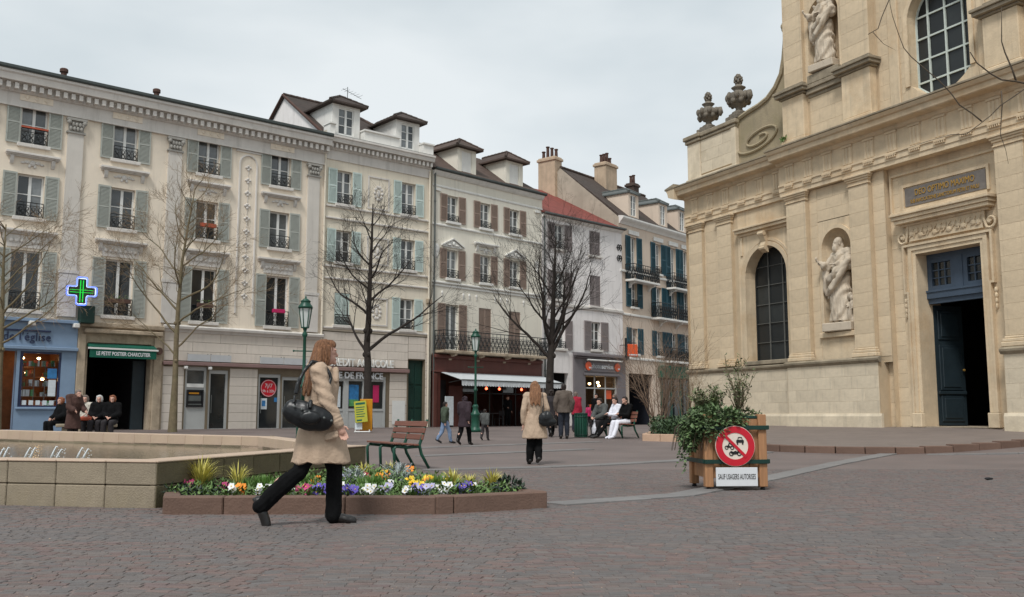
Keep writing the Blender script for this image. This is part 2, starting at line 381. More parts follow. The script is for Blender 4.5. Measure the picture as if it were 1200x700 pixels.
class MB:
    """collects shapes and links them as ONE mesh object"""
    def __init__(s):
        s.v = []; s.f = []; s.m = []
    def add(s, vs, fs, mi=0):
        o = len(s.v)
        s.v.extend([tuple(p) for p in vs])
        s.f.extend([tuple(i + o for i in f) for f in fs])
        s.m.extend([mi] * len(fs))
        return s
    def box(s, x0, x1, y0, y1, z0, z1, mi=0):
        vs = [(x0, y0, z0), (x1, y0, z0), (x1, y1, z0), (x0, y1, z0), (x0, y0, z1), (x1, y0, z1), (x1, y1, z1), (x0, y1, z1)]
        return s.add(vs, [(0, 3, 2, 1), (4, 5, 6, 7), (0, 1, 5, 4), (1, 2, 6, 5), (2, 3, 7, 6), (3, 0, 4, 7)], mi)
    def cbox(s, x0, x1, y0, y1, z0, z1, c=0.01, mi=0, M4=None):
        """chamfered box"""
        X, Y, Z = (x0, x1), (y0, y1), (z0, z1)
        idx = {}; vs = []
        for i in (0, 1):
            for j in (0, 1):
                for k in (0, 1):
                    sx, sy, sz = (c, -c)[i], (c, -c)[j], (c, -c)[k]
                    for a, p in ((0, (X[i], Y[j] + sy, Z[k] + sz)), (1, (X[i] + sx, Y[j], Z[k] + sz)), (2, (X[i] + sx, Y[j] + sy, Z[k]))):
                        idx[(i, j, k, a)] = len(vs); vs.append(p)
        fs = []
        for i in (0, 1):
            q = [(i, 0, 0, 0), (i, 1, 0, 0), (i, 1, 1, 0), (i, 0, 1, 0)]
            fs.append([idx[t] for t in (q if i else q[::-1])])
            q = [(0, i, 0, 1), (0, i, 1, 1), (1, i, 1, 1), (1, i, 0, 1)]
            fs.append([idx[t] for t in (q if i else q[::-1])])
            q = [(0, 0, i, 2), (1, 0, i, 2), (1, 1, i, 2), (0, 1, i, 2)]
            fs.append([idx[t] for t in (q if i else q[::-1])])
        for j in (0, 1):
            for k in (0, 1):
                q = [(0, j, k, 1), (1, j, k, 1), (1, j, k, 2), (0, j, k, 2)]
                fs.append([idx[t] for t in (q if j == k else q[::-1])][::-1])
        for i in (0, 1):
            for k in (0, 1):
                q = [(i, 0, k, 0), (i, 1, k, 0), (i, 1, k, 2), (i, 0, k, 2)]
                fs.append([idx[t] for t in (q if i != k else q[::-1])][::-1])
        for i in (0, 1):
            for j in (0, 1):
                q = [(i, j, 0, 0), (i, j, 1, 0), (i, j, 1, 1), (i, j, 0, 1)]
                fs.append([idx[t] for t in (q if i == j else q[::-1])][::-1])
                for k in (0, 1):
                    q = [(i, j, k, 0), (i, j, k, 1), (i, j, k, 2)]
                    fs.append([idx[t] for t in (q if (i + j + k) % 2 else q[::-1])])
        if M4 is not None:
            vs = [M4 @ Vector(p) for p in vs]
        return s.add(vs, fs, mi)
    def rbox(s, M4, sx, sy, sz, mi=0):
        """box of full size sx,sy,sz centred on the origin of M4"""
        vs = [M4 @ Vector((x * sx / 2, y * sy / 2, z * sz / 2)) for z in (-1, 1) for x, y in ((-1, -1), (1, -1), (1, 1), (-1, 1))]
        return s.add(vs, [(0, 3, 2, 1), (4, 5, 6, 7), (0, 1, 5, 4), (1, 2, 6, 5), (2, 3, 7, 6), (3, 0, 4, 7)], mi)
    def prism(s, poly, y0, y1, mi=0, axis='y'):
        """polygon (a,b) swept along an axis; axis y: (x,z); axis x: (y,z); axis z: (x,y)"""
        n = len(poly)
        def P(a, b, t):
            return (a, t, b) if axis == 'y' else ((t, a, b) if axis == 'x' else (a, b, t))
        vs = [P(a, b, y0) for a, b in poly] + [P(a, b, y1) for a, b in poly]
        fs = [tuple(range(n)), tuple(range(2 * n - 1, n - 1, -1))] + [(i, i + n, (i + 1) % n + n, (i + 1) % n) for i in range(n)]
        return s.add(vs, fs, mi)
    def tube(s, pts, rad, sides=6, mi=0, cap=True):
        pts = [Vector(p) for p in pts]
        n = len(pts)
        if not hasattr(rad, '__len__'):
            rad = [rad] * n
        d0 = pts[1] - pts[0]
        u, w = cross_basis(d0)
        vs = []
        for i, p in enumerate(pts):
            d = (pts[min(i + 1, n - 1)] - pts[max(i - 1, 0)])
            if d.length < 1e-9:
                d = d0
            d.normalize()
            u = (u - d * u.dot(d)).normalized()
            w = d.cross(u)
            for k in range(sides):
                a = 2 * PI * k / sides
                vs.append(p + (u * math.cos(a) + w * math.sin(a)) * rad[i])
        fs = []
        for i in range(n - 1):
            for k in range(sides):
                a, b = i * sides + k, i * sides + (k + 1) % sides
                fs.append((a, b, b + sides, a + sides))
        if cap:
            fs.append(tuple(range(sides))[::-1]); fs.append(tuple(range((n - 1) * sides, n * sides)))
        return s.add(vs, fs, mi)
    def lathe(s, prof, c=(0, 0, 0), seg=16, mi=0, sq=None):
        """profile [(r,z)...]; rings round the z axis at c"""
        vs = []; n = len(prof)
        for r, z in prof:
            for k in range(seg):
                a = 2 * PI * k / seg
                vs.append((c[0] + r * math.cos(a), c[1] + r * math.sin(a), c[2] + z))
        fs = []
        for i in range(n - 1):
            for k in range(seg):
                a, b = i * seg + k, i * seg + (k + 1) % seg
                fs.append((a, b, b + seg, a + seg))
        fs.append(tuple(range(seg))[::-1]); fs.append(tuple(range((n - 1) * seg, n * seg)))
        return s.add(vs, fs, mi)
    def loft(s, rings, seg=20, mi=0):
        """rings [(cx,cy,cz,rx,ry)] of ellipses"""
        vs = []; n = len(rings)
        for cx, cy, cz, rx, ry in rings:
            for k in range(seg):
                a = 2 * PI * k / seg
                vs.append((cx + rx * math.cos(a), cy + ry * math.sin(a), cz))
        fs = []
        for i in range(n - 1):
            for k in range(seg):
                a, b = i * seg + k, i * seg + (k + 1) % seg
                fs.append((a, b, b + seg, a + seg))
        fs.append(tuple(range(seg))[::-1]); fs.append(tuple(range((n - 1) * seg, n * seg)))
        return s.add(vs, fs, mi)
    def ell(s, c, r, rot=None, seg=14, rings=9, mi=0):
        c = Vector(c)
        Rm = rot if rot is not None else Matrix.Identity(3)
        vs = [c + Rm @ Vector((0, 0, -r[2]))]
        for i in range(1, rings):
            ph = -PI / 2 + PI * i / rings
            for k in range(seg):
                a = 2 * PI * k / seg
                vs.append(c + Rm @ Vector((r[0] * math.cos(ph) * math.cos(a), r[1] * math.cos(ph) * math.sin(a), r[2] * math.sin(ph))))
        vs.append(c + Rm @ Vector((0, 0, r[2])))
        fs = []
        for k in range(seg):
            fs.append((0, 1 + (k + 1) % seg, 1 + k))
            t = 1 + (rings - 2) * seg
            fs.append((t + k, t + (k + 1) % seg, len(vs) - 1))
        for i in range(rings - 2):
            for k in range(seg):
                a, b = 1 + i * seg + k, 1 + i * seg + (k + 1) % seg
                fs.append((a, b, b + seg, a + seg))
        return s.add(vs, fs, mi)
    def cap(s, p0, p1, r0, r1=None, seg=10, mi=0):
        """rounded cone between two points"""
        p0, p1 = Vector(p0), Vector(p1)
        r1 = r0 if r1 is None else r1
        d = (p1 - p0)
        L = d.length
        if L < 1e-6:
            return s.ell(p0, (r0, r0, r0), mi=mi)
        d.normalize()
        u, w = cross_basis(d)
        rings = []
        for k in range(1, 4):
            a = -PI / 2 + PI / 2 * k / 3
            rings.append((r0 * math.sin(a), r0 * math.cos(a)))
        for k in range(0, 3):
            a = PI / 2 * k / 3
            rings.append((L + r1 * math.sin(a), r1 * math.cos(a)))
        vs = [p0 - d * r0]
        for t, r in rings:
            for k in range(seg):
                a = 2 * PI * k / seg
                vs.append(p0 + d * t + (u * math.cos(a) + w * math.sin(a)) * r)
        vs.append(p1 + d * r1)
        fs = []
        n = len(rings)
        for k in range(seg):
            fs.append((0, 1 + (k + 1) % seg, 1 + k))
            t = 1 + (n - 1) * seg
            fs.append((t + k, t + (k + 1) % seg, len(vs) - 1))
        for i in range(n - 1):
            for k in range(seg):
                a, b = 1 + i * seg + k, 1 + i * seg + (k + 1) % seg
                fs.append((a, b, b + seg, a + seg))
        return s.add(vs, fs, mi)
    def mesh(s, name, mats, smooth=False):
        me = bpy.data.meshes.new(name)
        me.from_pydata(s.v, [], s.f)
        if not isinstance(mats, (list, tuple)):
            mats = [mats]
        for m in mats:
            me.materials.append(M[m])
        if len(mats) > 1:
            me.polygons.foreach_set('material_index', s.m)
        if smooth:
            me.polygons.foreach_set('use_smooth', [True] * len(me.polygons))
        me.update()
        return me
    def build(s, name, mats, parent=None, smooth=False, loc=(0, 0, 0), rot=0.0, kind=None):
        return link(name, s.mesh(name, mats, smooth), parent, loc, rot, kind)

def link(name, me, parent=None, loc=(0, 0, 0), rot=0.0, kind=None):
    o = bpy.data.objects.new(name, me)
    col.objects.link(o)
    o.location = loc
    o.rotation_euler = rot if hasattr(rot, '__len__') else (0, 0, rot)
    if parent is not None:
        o.parent = parent
    if kind:
        o['kind'] = kind
    return o

def tag(o, label, cat, group=None):
    o['label'] = label; o['category'] = cat
    if group:
        o['group'] = group
    return o

def thing(name, label, cat, loc=(0, 0, 0), rot=0.0, group=None):
    o = bpy.data.objects.new(name, None)
    o.empty_display_size = 0.2
    col.objects.link(o)
    o.location = loc
    o.rotation_euler = rot if hasattr(rot, '__len__') else (0, 0, rot)
    return tag(o, label, cat, group)

def copy_tree(o, parent=None, loc=None, rot=None):
    """a thing or part with copies of its parts and sub-parts (mesh data shared)"""
    c = o.copy()
    col.objects.link(c)
    if parent is not None:
        c.parent = parent
    if loc is not None:
        c.location = loc
    if rot is not None:
        c.rotation_euler = (0, 0, rot)
    for ch in list(o.children):
        copy_tree(ch, c)
    return c

def text_mesh(body, size, matkey, extrude=0.006, align='CENTER', sx=1.0, spacing=1.0, shear=0.0, bold=0.0):
    """lettering as real raised characters, lying in the local x/z plane and facing -y"""
    cu = bpy.data.curves.new('lettering', 'FONT')
    cu.body = body; cu.size = size; cu.extrude = extrude; cu.align_x = align; cu.space_character = spacing; cu.shear = shear
    cu.offset = bold; cu.resolution_u = 3
    o = bpy.data.objects.new('lettering', cu)
    col.objects.link(o)
    dg = bpy.context.evaluated_depsgraph_get()
    me = bpy.data.meshes.new_from_object(o.evaluated_get(dg))
    col.objects.unlink(o)
    bpy.data.objects.remove(o)
    me.transform(Matrix.Rotation(PI / 2, 4, 'X') @ Matrix.Diagonal((sx, 1, 1, 1)))
    me.materials.clear(); me.materials.append(M[matkey])
    me.name = 'lettering'
    return me

def gz(x, y):
    """height of the square's paving: level near the camera, rising gently to the houses and to the church"""
    return min(max((y - 19) * 0.018, 0), 0.40) + min(max((x - 9.5) * 0.05, 0), 0.2)

class Frame:
    """local axes of a facade: x along it to the right, y into the building, z up"""
    def __init__(s, o, az):
        a = R(az); s.o = Vector((o[0], o[1])); s.u = Vector((math.sin(a), math.cos(a)))
        s.rot = math.atan2(s.u.y, s.u.x); s.v = Vector((-s.u.y, s.u.x))
    def w(s, x, y, z=0):
        p = s.o + s.u * x + s.v * y
        return Vector((p.x, p.y, z))
# ================================================================== THE SQUARE
def paving_far():
    """paving too far away to tell the bricks apart"""
    m = bpy.data.materials.new('paving_far'); M['paving_far'] = m; m.use_nodes = True
    N, L = m.node_tree.nodes, m.node_tree.links
    b = N['Principled BSDF']; b.inputs['Roughness'].default_value = 0.8
    tc = N.new('ShaderNodeTexCoord')
    mp = N.new('ShaderNodeMapping'); mp.inputs['Rotation'].default_value = (0, 0, R(6))
    L.new(tc.outputs['Object'], mp.inputs['Vector'])
    br = N.new('ShaderNodeTexBrick')
    br.inputs['Scale'].default_value = 1.0
    br.inputs['Brick Width'].default_value = 0.13; br.inputs['Row Height'].default_value = 0.075
    br.inputs['Mortar Size'].default_value = 0.005
    br.inputs['Color1'].default_value = (*rgb(114, 100, 95), 1); br.inputs['Color2'].default_value = (*rgb(108, 99, 96), 1)
    br.inputs['Mortar'].default_value = (*rgb(104, 93, 88), 1)
    L.new(mp.outputs['Vector'], br.inputs['Vector'])
    nz = N.new('ShaderNodeTexNoise'); nz.inputs['Scale'].default_value = 0.5; nz.inputs['Detail'].default_value = 8
    L.new(tc.outputs['Object'], nz.inputs['Vector'])
    cr = N.new('ShaderNodeMapRange'); cr.inputs['From Min'].default_value = 0.3; cr.inputs['From Max'].default_value = 0.7
    cr.inputs['To Min'].default_value = 0.82; cr.inputs['To Max'].default_value = 1.18
    L.new(nz.outputs['Fac'], cr.inputs['Value'])
    cc = N.new('ShaderNodeCombineColor')
    for i in range(3):
        L.new(cr.outputs['Result'], cc.inputs[i])
    mx = N.new('ShaderNodeMix'); mx.data_type = 'RGBA'; mx.blend_type = 'MULTIPLY'; mx.inputs[0].default_value = 1
    L.new(br.outputs['Color'], mx.inputs[6]); L.new(cc.outputs['Color'], mx.inputs[7])
    L.new(mx.outputs[2], b.inputs['Base Color'])
    bp = N.new('ShaderNodeBump'); bp.inputs['Strength'].default_value = 0.3; bp.inputs['Distance'].default_value = 0.01; bp.invert = True
    L.new(br.outputs['Fac'], bp.inputs['Height']); L.new(bp.outputs['Normal'], b.inputs['Normal'])
paving_far()
mat('paver_grey', rgb(104, 98, 95), 0.8, 0.12, 9.0, 0.5, 60, piece=0.07, alt=[rgb(102, 96, 94), rgb(107, 99, 95), rgb(100, 96, 94)])

xs = [-1500, -400, -120] + [x * 1.5 for x in range(-40, 41)] + [120, 400, 1500]
ys = [-300, -60] + [y * 1.0 for y in range(-12, 74)] + [120, 400, 2500]
mb = MB()
mb.add([(x, y, gz(x, y)) for y in ys for x in xs],
       [(j * len(xs) + i, j * len(xs) + i + 1, (j + 1) * len(xs) + i + 1, (j + 1) * len(xs) + i) for j in range(len(ys) - 1) for i in range(len(xs) - 1)])
ground = mb.build('ground', 'paving_far', kind='structure')

BED = [(-3.44, 9.58), (-0.746, 9.58), (0.378, 10.24), (-2.05, 14.35), (-3.7, 10.25)]
FOUNT = [(-10.2, 11.55), (-3.74, 10.2), (-2.2, 14.6), (-4.9, 20.0), (-14.5, 26.6), (-21.0, 24.5), (-20.0, 15.0)]

def inside(p, poly):
    c = False
    for i in range(len(poly)):
        (x1, y1), (x2, y2) = poly[i], poly[i - 1]
        if (y1 > p[1]) != (y2 > p[1]) and p[0] < (x2 - x1) * (p[1] - y1) / (y2 - y1) + x1:
            c = not c
    return c

def paver_faces(cx, cy, ca, sa, L, W, top, tilt):
    h, w, e = L / 2, W / 2, 0.004
    vs = []
    for zz, q in ((-0.004, 0), (top, e)):
        for sx, sy in ((-1, -1), (1, -1), (1, 1), (-1, 1)):
            a, b = sx * (h - q), sy * (w - q)
            vs.append((cx + a * ca - b * sa, cy + a * sa + b * ca, zz + (tilt * sx * 0.5 if zz > 0 else 0)))
    return vs, [(4, 5, 6, 7), (0, 1, 5, 4), (1, 2, 6, 5), (2, 3, 7, 6), (3, 0, 4, 7)]

rnd = random.Random(11)
# small bricks laid in shallow arcs, near enough to be told apart
ca, sa = math.cos(R(-5)), math.sin(R(-5))
near, far_mb, far_grey = [], MB(), MB()
for j in range(42, 250):
    x = -11.5 + (j % 2) * 0.06
    while x < 11.5:
        L = rnd.uniform(.105, .15); xm = x + L / 2; x += L + .004
        ph = (xm / 1.5) % 1.0 - .5
        y = j * 0.0735 + 0.15 * (1 - 4 * ph * ph) + rnd.uniform(-.006, .006)
        ang = -0.15 * 8 * ph / 1.5 * .8 + rnd.uniform(-.05, .05)
        if y < 4.3 or y > 17.6 or abs(xm) > y * 0.60 + 0.6:
            continue
        if inside((xm, y), BED) or inside((xm, y), FOUNT):
            continue
        grey = 7.45 < y + 0.03 * xm < 8.3 or rnd.random() < .22
        row = (xm, y, L, rnd.uniform(0.067, 0.073), rnd.uniform(0.003, 0.006), rnd.uniform(-0.002, 0.002), ang, grey)
        if abs(xm) < y * 0.545 and y > 5.02 and len(near) < 300:
            near.append(row)
        else:
            vs, fs = paver_faces(xm, y, math.cos(ang), math.sin(ang), L, row[3], row[4], row[5])
            (far_grey if grey else far_mb).add(vs, fs)
far_mb.build('pavers', 'paver', ground, kind='stuff')
far_grey.build('pavers', 'paver_grey', ground, kind='stuff')
pv = []
for k in range(6):
    q = MB(); vs, fs = paver_faces(0, 0, 1, 0, 0.110 + .007 * k, rnd.uniform(0.067, 0.073), 0.003 + 0.0006 * k, rnd.uniform(-0.004, 0.004)); q.add(vs, fs)
    pv.append((q.mesh('paver', 'paver'), None))
pvg = []
for k in range(4):
    q = MB(); vs, fs = paver_faces(0, 0, 1, 0, 0.110 + .007 * k, rnd.uniform(0.067, 0.073), 0.003 + 0.0006 * k, rnd.uniform(-0.004, 0.004)); q.add(vs, fs)
    pvg.append((q.mesh('paver', 'paver_grey'), None))
for k, row in enumerate(near):
    me = (pvg if row[7] else pv)[k % (4 if row[7] else 6)][0]
    link('paver', me, ground, (row[0], row[1], 0), row[6])

# flush bands of pale stone slabs that cross the paving
def slab_band(pts, width, L=0.62):
    meshes = {}
    for (x0, y0), (x1, y1) in zip(pts[:-1], pts[1:]):
        d = math.hypot(x1 - x0, y1 - y0); n = max(1, round(d / L)); a = math.atan2(y1 - y0, x1 - x0)
        q = MB(); q.cbox(-d / n / 2 + 0.004, d / n / 2 - 0.004, -width / 2, width / 2, -0.02, 0.021, 0.004)
        me = q.mesh('slab', 'strip_stone')
        for k in range(n):
            t = (k + 0.5) / n
            x, y = x0 + (x1 - x0) * t, y0 + (y1 - y0) * t
            sl = math.atan2(gz(x1, y1) - gz(x0, y0), d)
            o = link('slab', me, ground, (x, y, gz(x, y) + rnd.uniform(-0.002, 0.002)))
            o.rotation_euler = (0, -sl, a)
slab_band([(0.46, 10.62), (2.03, 11.77), (4.0, 15.04), (6.4, 19.3), (9.0, 23.0)], 0.36)
slab_band([(-1.55, 17.2), (0.65, 18.3), (3.5, 20.4), (6.2, 23.6)], 0.40)
slab_band([(-2.1, 22.0), (2.0, 25.0)], 0.42)
slab_band([(-2.6, 25.6), (2.6, 29.2)], 0.42)
slab_band([(9.6, 22.4), (12.4, 21.0)], 0.40)

# the raised forecourt of the church with its brown kerb
CHF = Frame((13.4, 29.0), 153.0)
CH_BASE = 0.62
kerb = [(6.0, 29.2), (6.15, 26.0), (6.5, 24.2), (7.3, 23.45), (8.3, 23.05), (9.6, 22.8), (10.8, 23.0), (12.0, 23.35), (13.2, 23.9), (14.6, 24.6), (17.0, 24.5)]
kz = [gz(*p) + 0.15 for p in kerb]
mb = MB()
inner = []
for k, p in enumerate(kerb):
    t = k / (len(kerb) - 1)
    w = CHF.w(-13.6 + t * (14.5), -0.05)
    inner.append((w.x, w.y, CH_BASE))
n = len(kerb)
rows = 6
vs = []
for r_ in range(rows + 1):
    t = r_ / rows
    for k in range(n):
        a = Vector((*kerb[k], kz[k])); b = Vector(inner[k])
        p = a.lerp(b, t)
        vs.append((p.x, p.y, a.z + (b.z - a.z) * (1 - (1 - t) ** 1.3)))
mb.add(vs, [(r_ * n + k, r_ * n + k + 1, (r_ + 1) * n + k + 1, (r_ + 1) * n + k) for r_ in range(rows) for k in range(n - 1)])
parvis = mb.build('forecourt', 'parvis', smooth=True, kind='structure')
def smooth_line(pts, step):
    """points at even spacing along a Catmull-Rom curve"""
    out = []
    P = [Vector(p) for p in pts]
    for i in range(len(P) - 1):
        p0 = P[max(i - 1, 0)]; p1 = P[i]; p2 = P[i + 1]; p3 = P[min(i + 2, len(P) - 1)]
        for k in range(12):
            t = k / 12
            out.append(0.5 * ((2 * p1) + (p2 - p0) * t + (2 * p0 - 5 * p1 + 4 * p2 - p3) * t * t + (3 * p1 - p0 - 3 * p2 + p3) * t ** 3))
    out.append(P[-1])
    res = [out[0]]; acc = 0
    for a, b in zip(out[:-1], out[1:]):
        acc += (b - a).length
        if acc >= step:
            res.append(b); acc = 0
    return res
line = smooth_line(kerb, 0.62)
for a, b in zip(line[:-1], line[1:]):
    m = (a + b) / 2; d = (b - a).length; an = math.atan2(b.y - a.y, b.x - a.x)
    q = MB(); q.cbox(-d / 2 + 0.006, d / 2 - 0.006, -0.09, 0.20, -0.15, 0.165 + rnd.uniform(-0.004, 0.004), 0.012)
    link('kerb_stone', q.mesh('kerb_stone', 'kerb_brown'), parvis, (m.x, m.y, gz(m.x, m.y)), an)
# ================================================================== FOUNTAIN
fountain = thing('fountain', 'low polygonal stone fountain basin with grey water and small jets at the left', 'fountain', (-10.5, 17.5, 0.0))
FO = Vector((-10.5, 17.5, 0))
def rim_z(y):
    return 0.47 + 0.008 * (y - 10.2)
rnd = random.Random(21)
segs = list(zip(FOUNT[:-1], FOUNT[1:])) + [(FOUNT[-1], FOUNT[0])]
cx, cy = -11.5, 18
def inward(p, q, t):
    dx, dy = q[0] - p[0], q[1] - p[1]; l = math.hypot(dx, dy)
    return (-dy / l * t, dx / l * t)
inner_poly = []
for i in range(len(FOUNT)):
    p, c, q = FOUNT[i - 1], FOUNT[i], FOUNT[(i + 1) % len(FOUNT)]
    a = Vector(inward(p, c, 1)); b = Vector(inward(c, q, 1)); h = (a + b).normalized(); k = 0.38 / max(0.35, h.dot(a))
    inner_poly.append((c[0] + h.x * k, c[1] + h.y * k))
for si, (p, q) in enumerate(segs):
    d = math.hypot(q[0] - p[0], q[1] - p[1]); n = round(d / 0.615); L = d / n; an = math.atan2(q[1] - p[1], q[0] - p[0])
    visible = si in (0, 1)
    for k in range(n):
        t0, t1 = k / n, (k + 1) / n
        ya, yb = p[1] + (q[1] - p[1]) * t0, p[1] + (q[1] - p[1]) * t1
        mx, my = p[0] + (q[0] - p[0]) * (t0 + t1) / 2, p[1] + (q[1] - p[1]) * (t0 + t1) / 2
        zr = rim_z(my); sl = math.atan2(rim_z(yb) - rim_z(ya), L)
        zb = gz(mx, my)
        e0 = -0.0 if k else 0.0
        zm = zb + (zr - zb) * 0.5
        g = 0.004
        j = rnd.uniform(-0.004, 0.004)
        fm = 'fountain_mossy' if si in (1,) else 'fountain_stone'
        # lower and upper course (the upper one is the rim stone)
        top_in = 0.38
        ci = 0.06 if k in (0, n - 1) else 0
        for z0, z1, mt in ((zb - 0.08, zm - g, fm), (zm + g, zr, fm if visible else 'fountain_rim')):
            q_ = MB()
            x0, x1 = -L / 2 + g, L / 2 - g
            q_.cbox(x0, x1, j, top_in, z0 - zm, z1 - zm, 0.010)
            o = link('stone', q_.mesh('stone', mt), fountain, (mx - FO.x, my - FO.y, zm), (0, -sl if z1 == zr else 0, an))
        if visible:
            q_ = MB(); q_.cbox(-L / 2 + g, L / 2 - g, -0.012, 0.39, 0.0, 0.022, 0.008)
            link('coping_stone', q_.mesh('coping_stone', 'fountain_rim'), fountain, (mx - FO.x, my - FO.y, zr + 0.001), (0, -sl, an))
# corner fillers where two runs of stones meet at an angle
for c, ip in zip(FOUNT, inner_poly):
    zr = rim_z(c[1])
    q_ = MB(); q_.lathe([(0.05, gz(*c) - 0.1), (0.05, zr + 0.012)], (0, 0, 0), 8)
    dx, dy = ip[0] - c[0], ip[1] - c[1]; l = math.hypot(dx, dy)
    link('corner_stone', q_.mesh('corner_stone', 'fountain_stone'), fountain, (c[0] + dx / l * 0.075 - FO.x, c[1] + dy / l * 0.075 - FO.y, 0))
WZ = 0.31
mb = MB(); mb.add([(x - FO.x, y - FO.y, WZ) for x, y in inner_poly], [tuple(range(len(inner_poly)))])
mb.build('water', 'water', fountain)
mb = MB(); mb.add([(x - FO.x, y - FO.y, 0.14 + 0.1) for x, y in inner_poly], [tuple(range(len(inner_poly)))])
mb.build('basin_floor', 'basin', fountain)
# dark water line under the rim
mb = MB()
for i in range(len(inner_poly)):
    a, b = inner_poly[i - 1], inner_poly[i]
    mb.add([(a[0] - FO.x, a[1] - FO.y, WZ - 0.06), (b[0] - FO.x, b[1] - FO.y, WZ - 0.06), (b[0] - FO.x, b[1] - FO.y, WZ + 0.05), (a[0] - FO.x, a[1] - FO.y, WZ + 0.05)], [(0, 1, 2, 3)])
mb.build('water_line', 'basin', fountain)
# jets: a leaning row, and the nozzles they spring from
for k in range(9):
    x, y = -8.05 + k * 0.20 + (0.12 if k == 0 else 0), 14.55 + (k % 2) * 0.25
    q_ = MB()
    h = 0.185 + rnd.uniform(-0.03, 0.02)
    q_.tube([(0, 0, 0), (0.03, 0, h * 0.5), (0.075, 0, h), (0.10, 0, h * 0.92)], [0.022, 0.014, 0.010, 0.004], 6)
    for d_ in range(7):
        q_.ell((0.08 + rnd.uniform(-0.03, 0.05), rnd.uniform(-0.03, 0.03), rnd.uniform(0.0, h)), (0.007, 0.007, 0.009), seg=6, rings=4)
    q_.build('water_jet', 'spray', fountain, True, (x - FO.x, y - FO.y, WZ))

# ================================================================== FLOWER BED KERB
bed = thing('flower_bed', 'brown stone kerbed flower bed against the fountain, full of pansies', 'flower bed', (-1.2, 10.6, 0))
BO = Vector((-1.2, 10.6, 0))
def kerb_run(p, q, lens, parent, org, h, w, mt, z0=None, g=0.005, name='kerb_stone'):
    d = math.hypot(q[0] - p[0], q[1] - p[1]); an = math.atan2(q[1] - p[1], q[0] - p[0]); tot = sum(lens); t = 0
    for l in lens:
        a, b = t / tot, (t + l) / tot; t += l
        L = (b - a) * d
        mx, my = p[0] + (q[0] - p[0]) * (a + b) / 2, p[1] + (q[1] - p[1]) * (a + b) / 2
        q_ = MB(); q_.cbox(-L / 2 + g, L / 2 - g, rnd.uniform(-0.004, 0.004), w, -0.06, h + rnd.uniform(-0.004, 0.004), 0.012)
        link(name, q_.mesh(name, mt), parent, (mx - org.x, my - org.y, (gz(mx, my) if z0 is None else z0) - org.z), an)
kerb_run((-3.44, 9.58), (-0.746, 9.58), [0.6, 1.2, 0.9], bed, BO, 0.176, 0.19, 'kerb_brown')
kerb_run((-0.746, 9.58), (0.378, 10.24), [0.2, 1.1], bed, BO, 0.176, 0.19, 'kerb_brown')
kerb_run((0.378, 10.24), (-1.95, 14.55), [1, 1, 1, 1, 1], bed, BO, 0.176, 0.19, 'kerb_brown')
kerb_run((-3.62, 10.12), (-3.44, 9.58), [0.4], bed, BO, 0.176, 0.17, 'kerb_brown')
mb = MB()
soil_poly = [(-3.35, 9.72), (-0.80, 9.72), (0.2, 10.3), (-2.05, 14.3), (-2.25, 14.4), (-3.62, 10.25)]
mb.add([(x - BO.x, y - BO.y, 0.135) for x, y in soil_poly], [tuple(range(len(soil_poly)))])
mb.build('soil', 'soil', bed)
# ================================================================== HOUSES: shared pieces
def wall_grid(mb, x0, x1, z0, z1, holes, y=0.0, depth=0.26, mi=0):
    """wall face with rectangular openings and their reveals"""
    X = sorted({x0, x1} | {h[0] for h in holes} | {h[1] for h in holes})
    Z = sorted({z0, z1} | {h[2] for h in holes} | {h[3] for h in holes})
    X = [x for x in X if x0 <= x <= x1]; Z = [z for z in Z if z0 <= z <= z1]
    for xa, xb in zip(X[:-1], X[1:]):
        for za, zb in zip(Z[:-1], Z[1:]):
            cxm, czm = (xa + xb) / 2, (za + zb) / 2
            if any(h[0] < cxm < h[1] and h[2] < czm < h[3] for h in holes):
                continue
            mb.add([(xa, y, za), (xb, y, za), (xb, y, zb), (xa, y, zb)], [(0, 1, 2, 3)], mi)
    for a, b, c, d in holes:
        e = y + depth
        mb.add([(a, y, c), (b, y, c), (b, y, d), (a, y, d), (a, e, c), (b, e, c), (b, e, d), (a, e, d)],
               [(0, 4, 5, 1), (1, 5, 6, 2), (2, 6, 7, 3), (3, 7, 4, 0)], mi)

def shell(mb, x0, x1, z0, z1, depth, mi=0, y=0.0):
    """side, back and top walls behind a front"""
    mb.add([(x0, y, z0), (x0, depth, z0), (x0, depth, z1), (x0, y, z1)], [(0, 1, 2, 3)], mi)
    mb.add([(x1, y, z0), (x1, depth, z0), (x1, depth, z1), (x1, y, z1)], [(0, 3, 2, 1)], mi)
    mb.add([(x0, depth, z0), (x1, depth, z0), (x1, depth, z1), (x0, depth, z1)], [(0, 1, 2, 3)], mi)

def shutter_mesh(w, h, m, closed=False):
    q = MB()
    t = 0.045
    st = 0.055
    q.box(-w / 2, -w / 2 + st, -t, 0, 0, h); q.box(w / 2 - st, w / 2, -t, 0, 0, h)
    for z in (0, h * 0.48, h - 0.08):
        q.box(-w / 2 + st, w / 2 - st, -t + 0.002, -0.002, z, z + 0.08)
    z = 0.10
    while z < h - 0.1:
        if not (h * 0.48 - 0.03 < z < h * 0.48 + 0.08):
            q.add([(-w / 2 + st, -t + 0.004, z), (w / 2 - st, -t + 0.004, z), (w / 2 - st, -0.008, z + 0.05), (-w / 2 + st, -0.008, z + 0.05)], [(0, 1, 2, 3)])
        z += 0.055
    q.box(-w / 2 + st, w / 2 - st, -0.008, -0.004, 0.05, h - 0.05)
    for z in (h * 0.2, h * 0.8):
        q.box(-w / 2 - 0.02, -w / 2 + 0.05, -t - 0.012, -t, z, z + 0.03)
    return q.mesh('shutter', m)

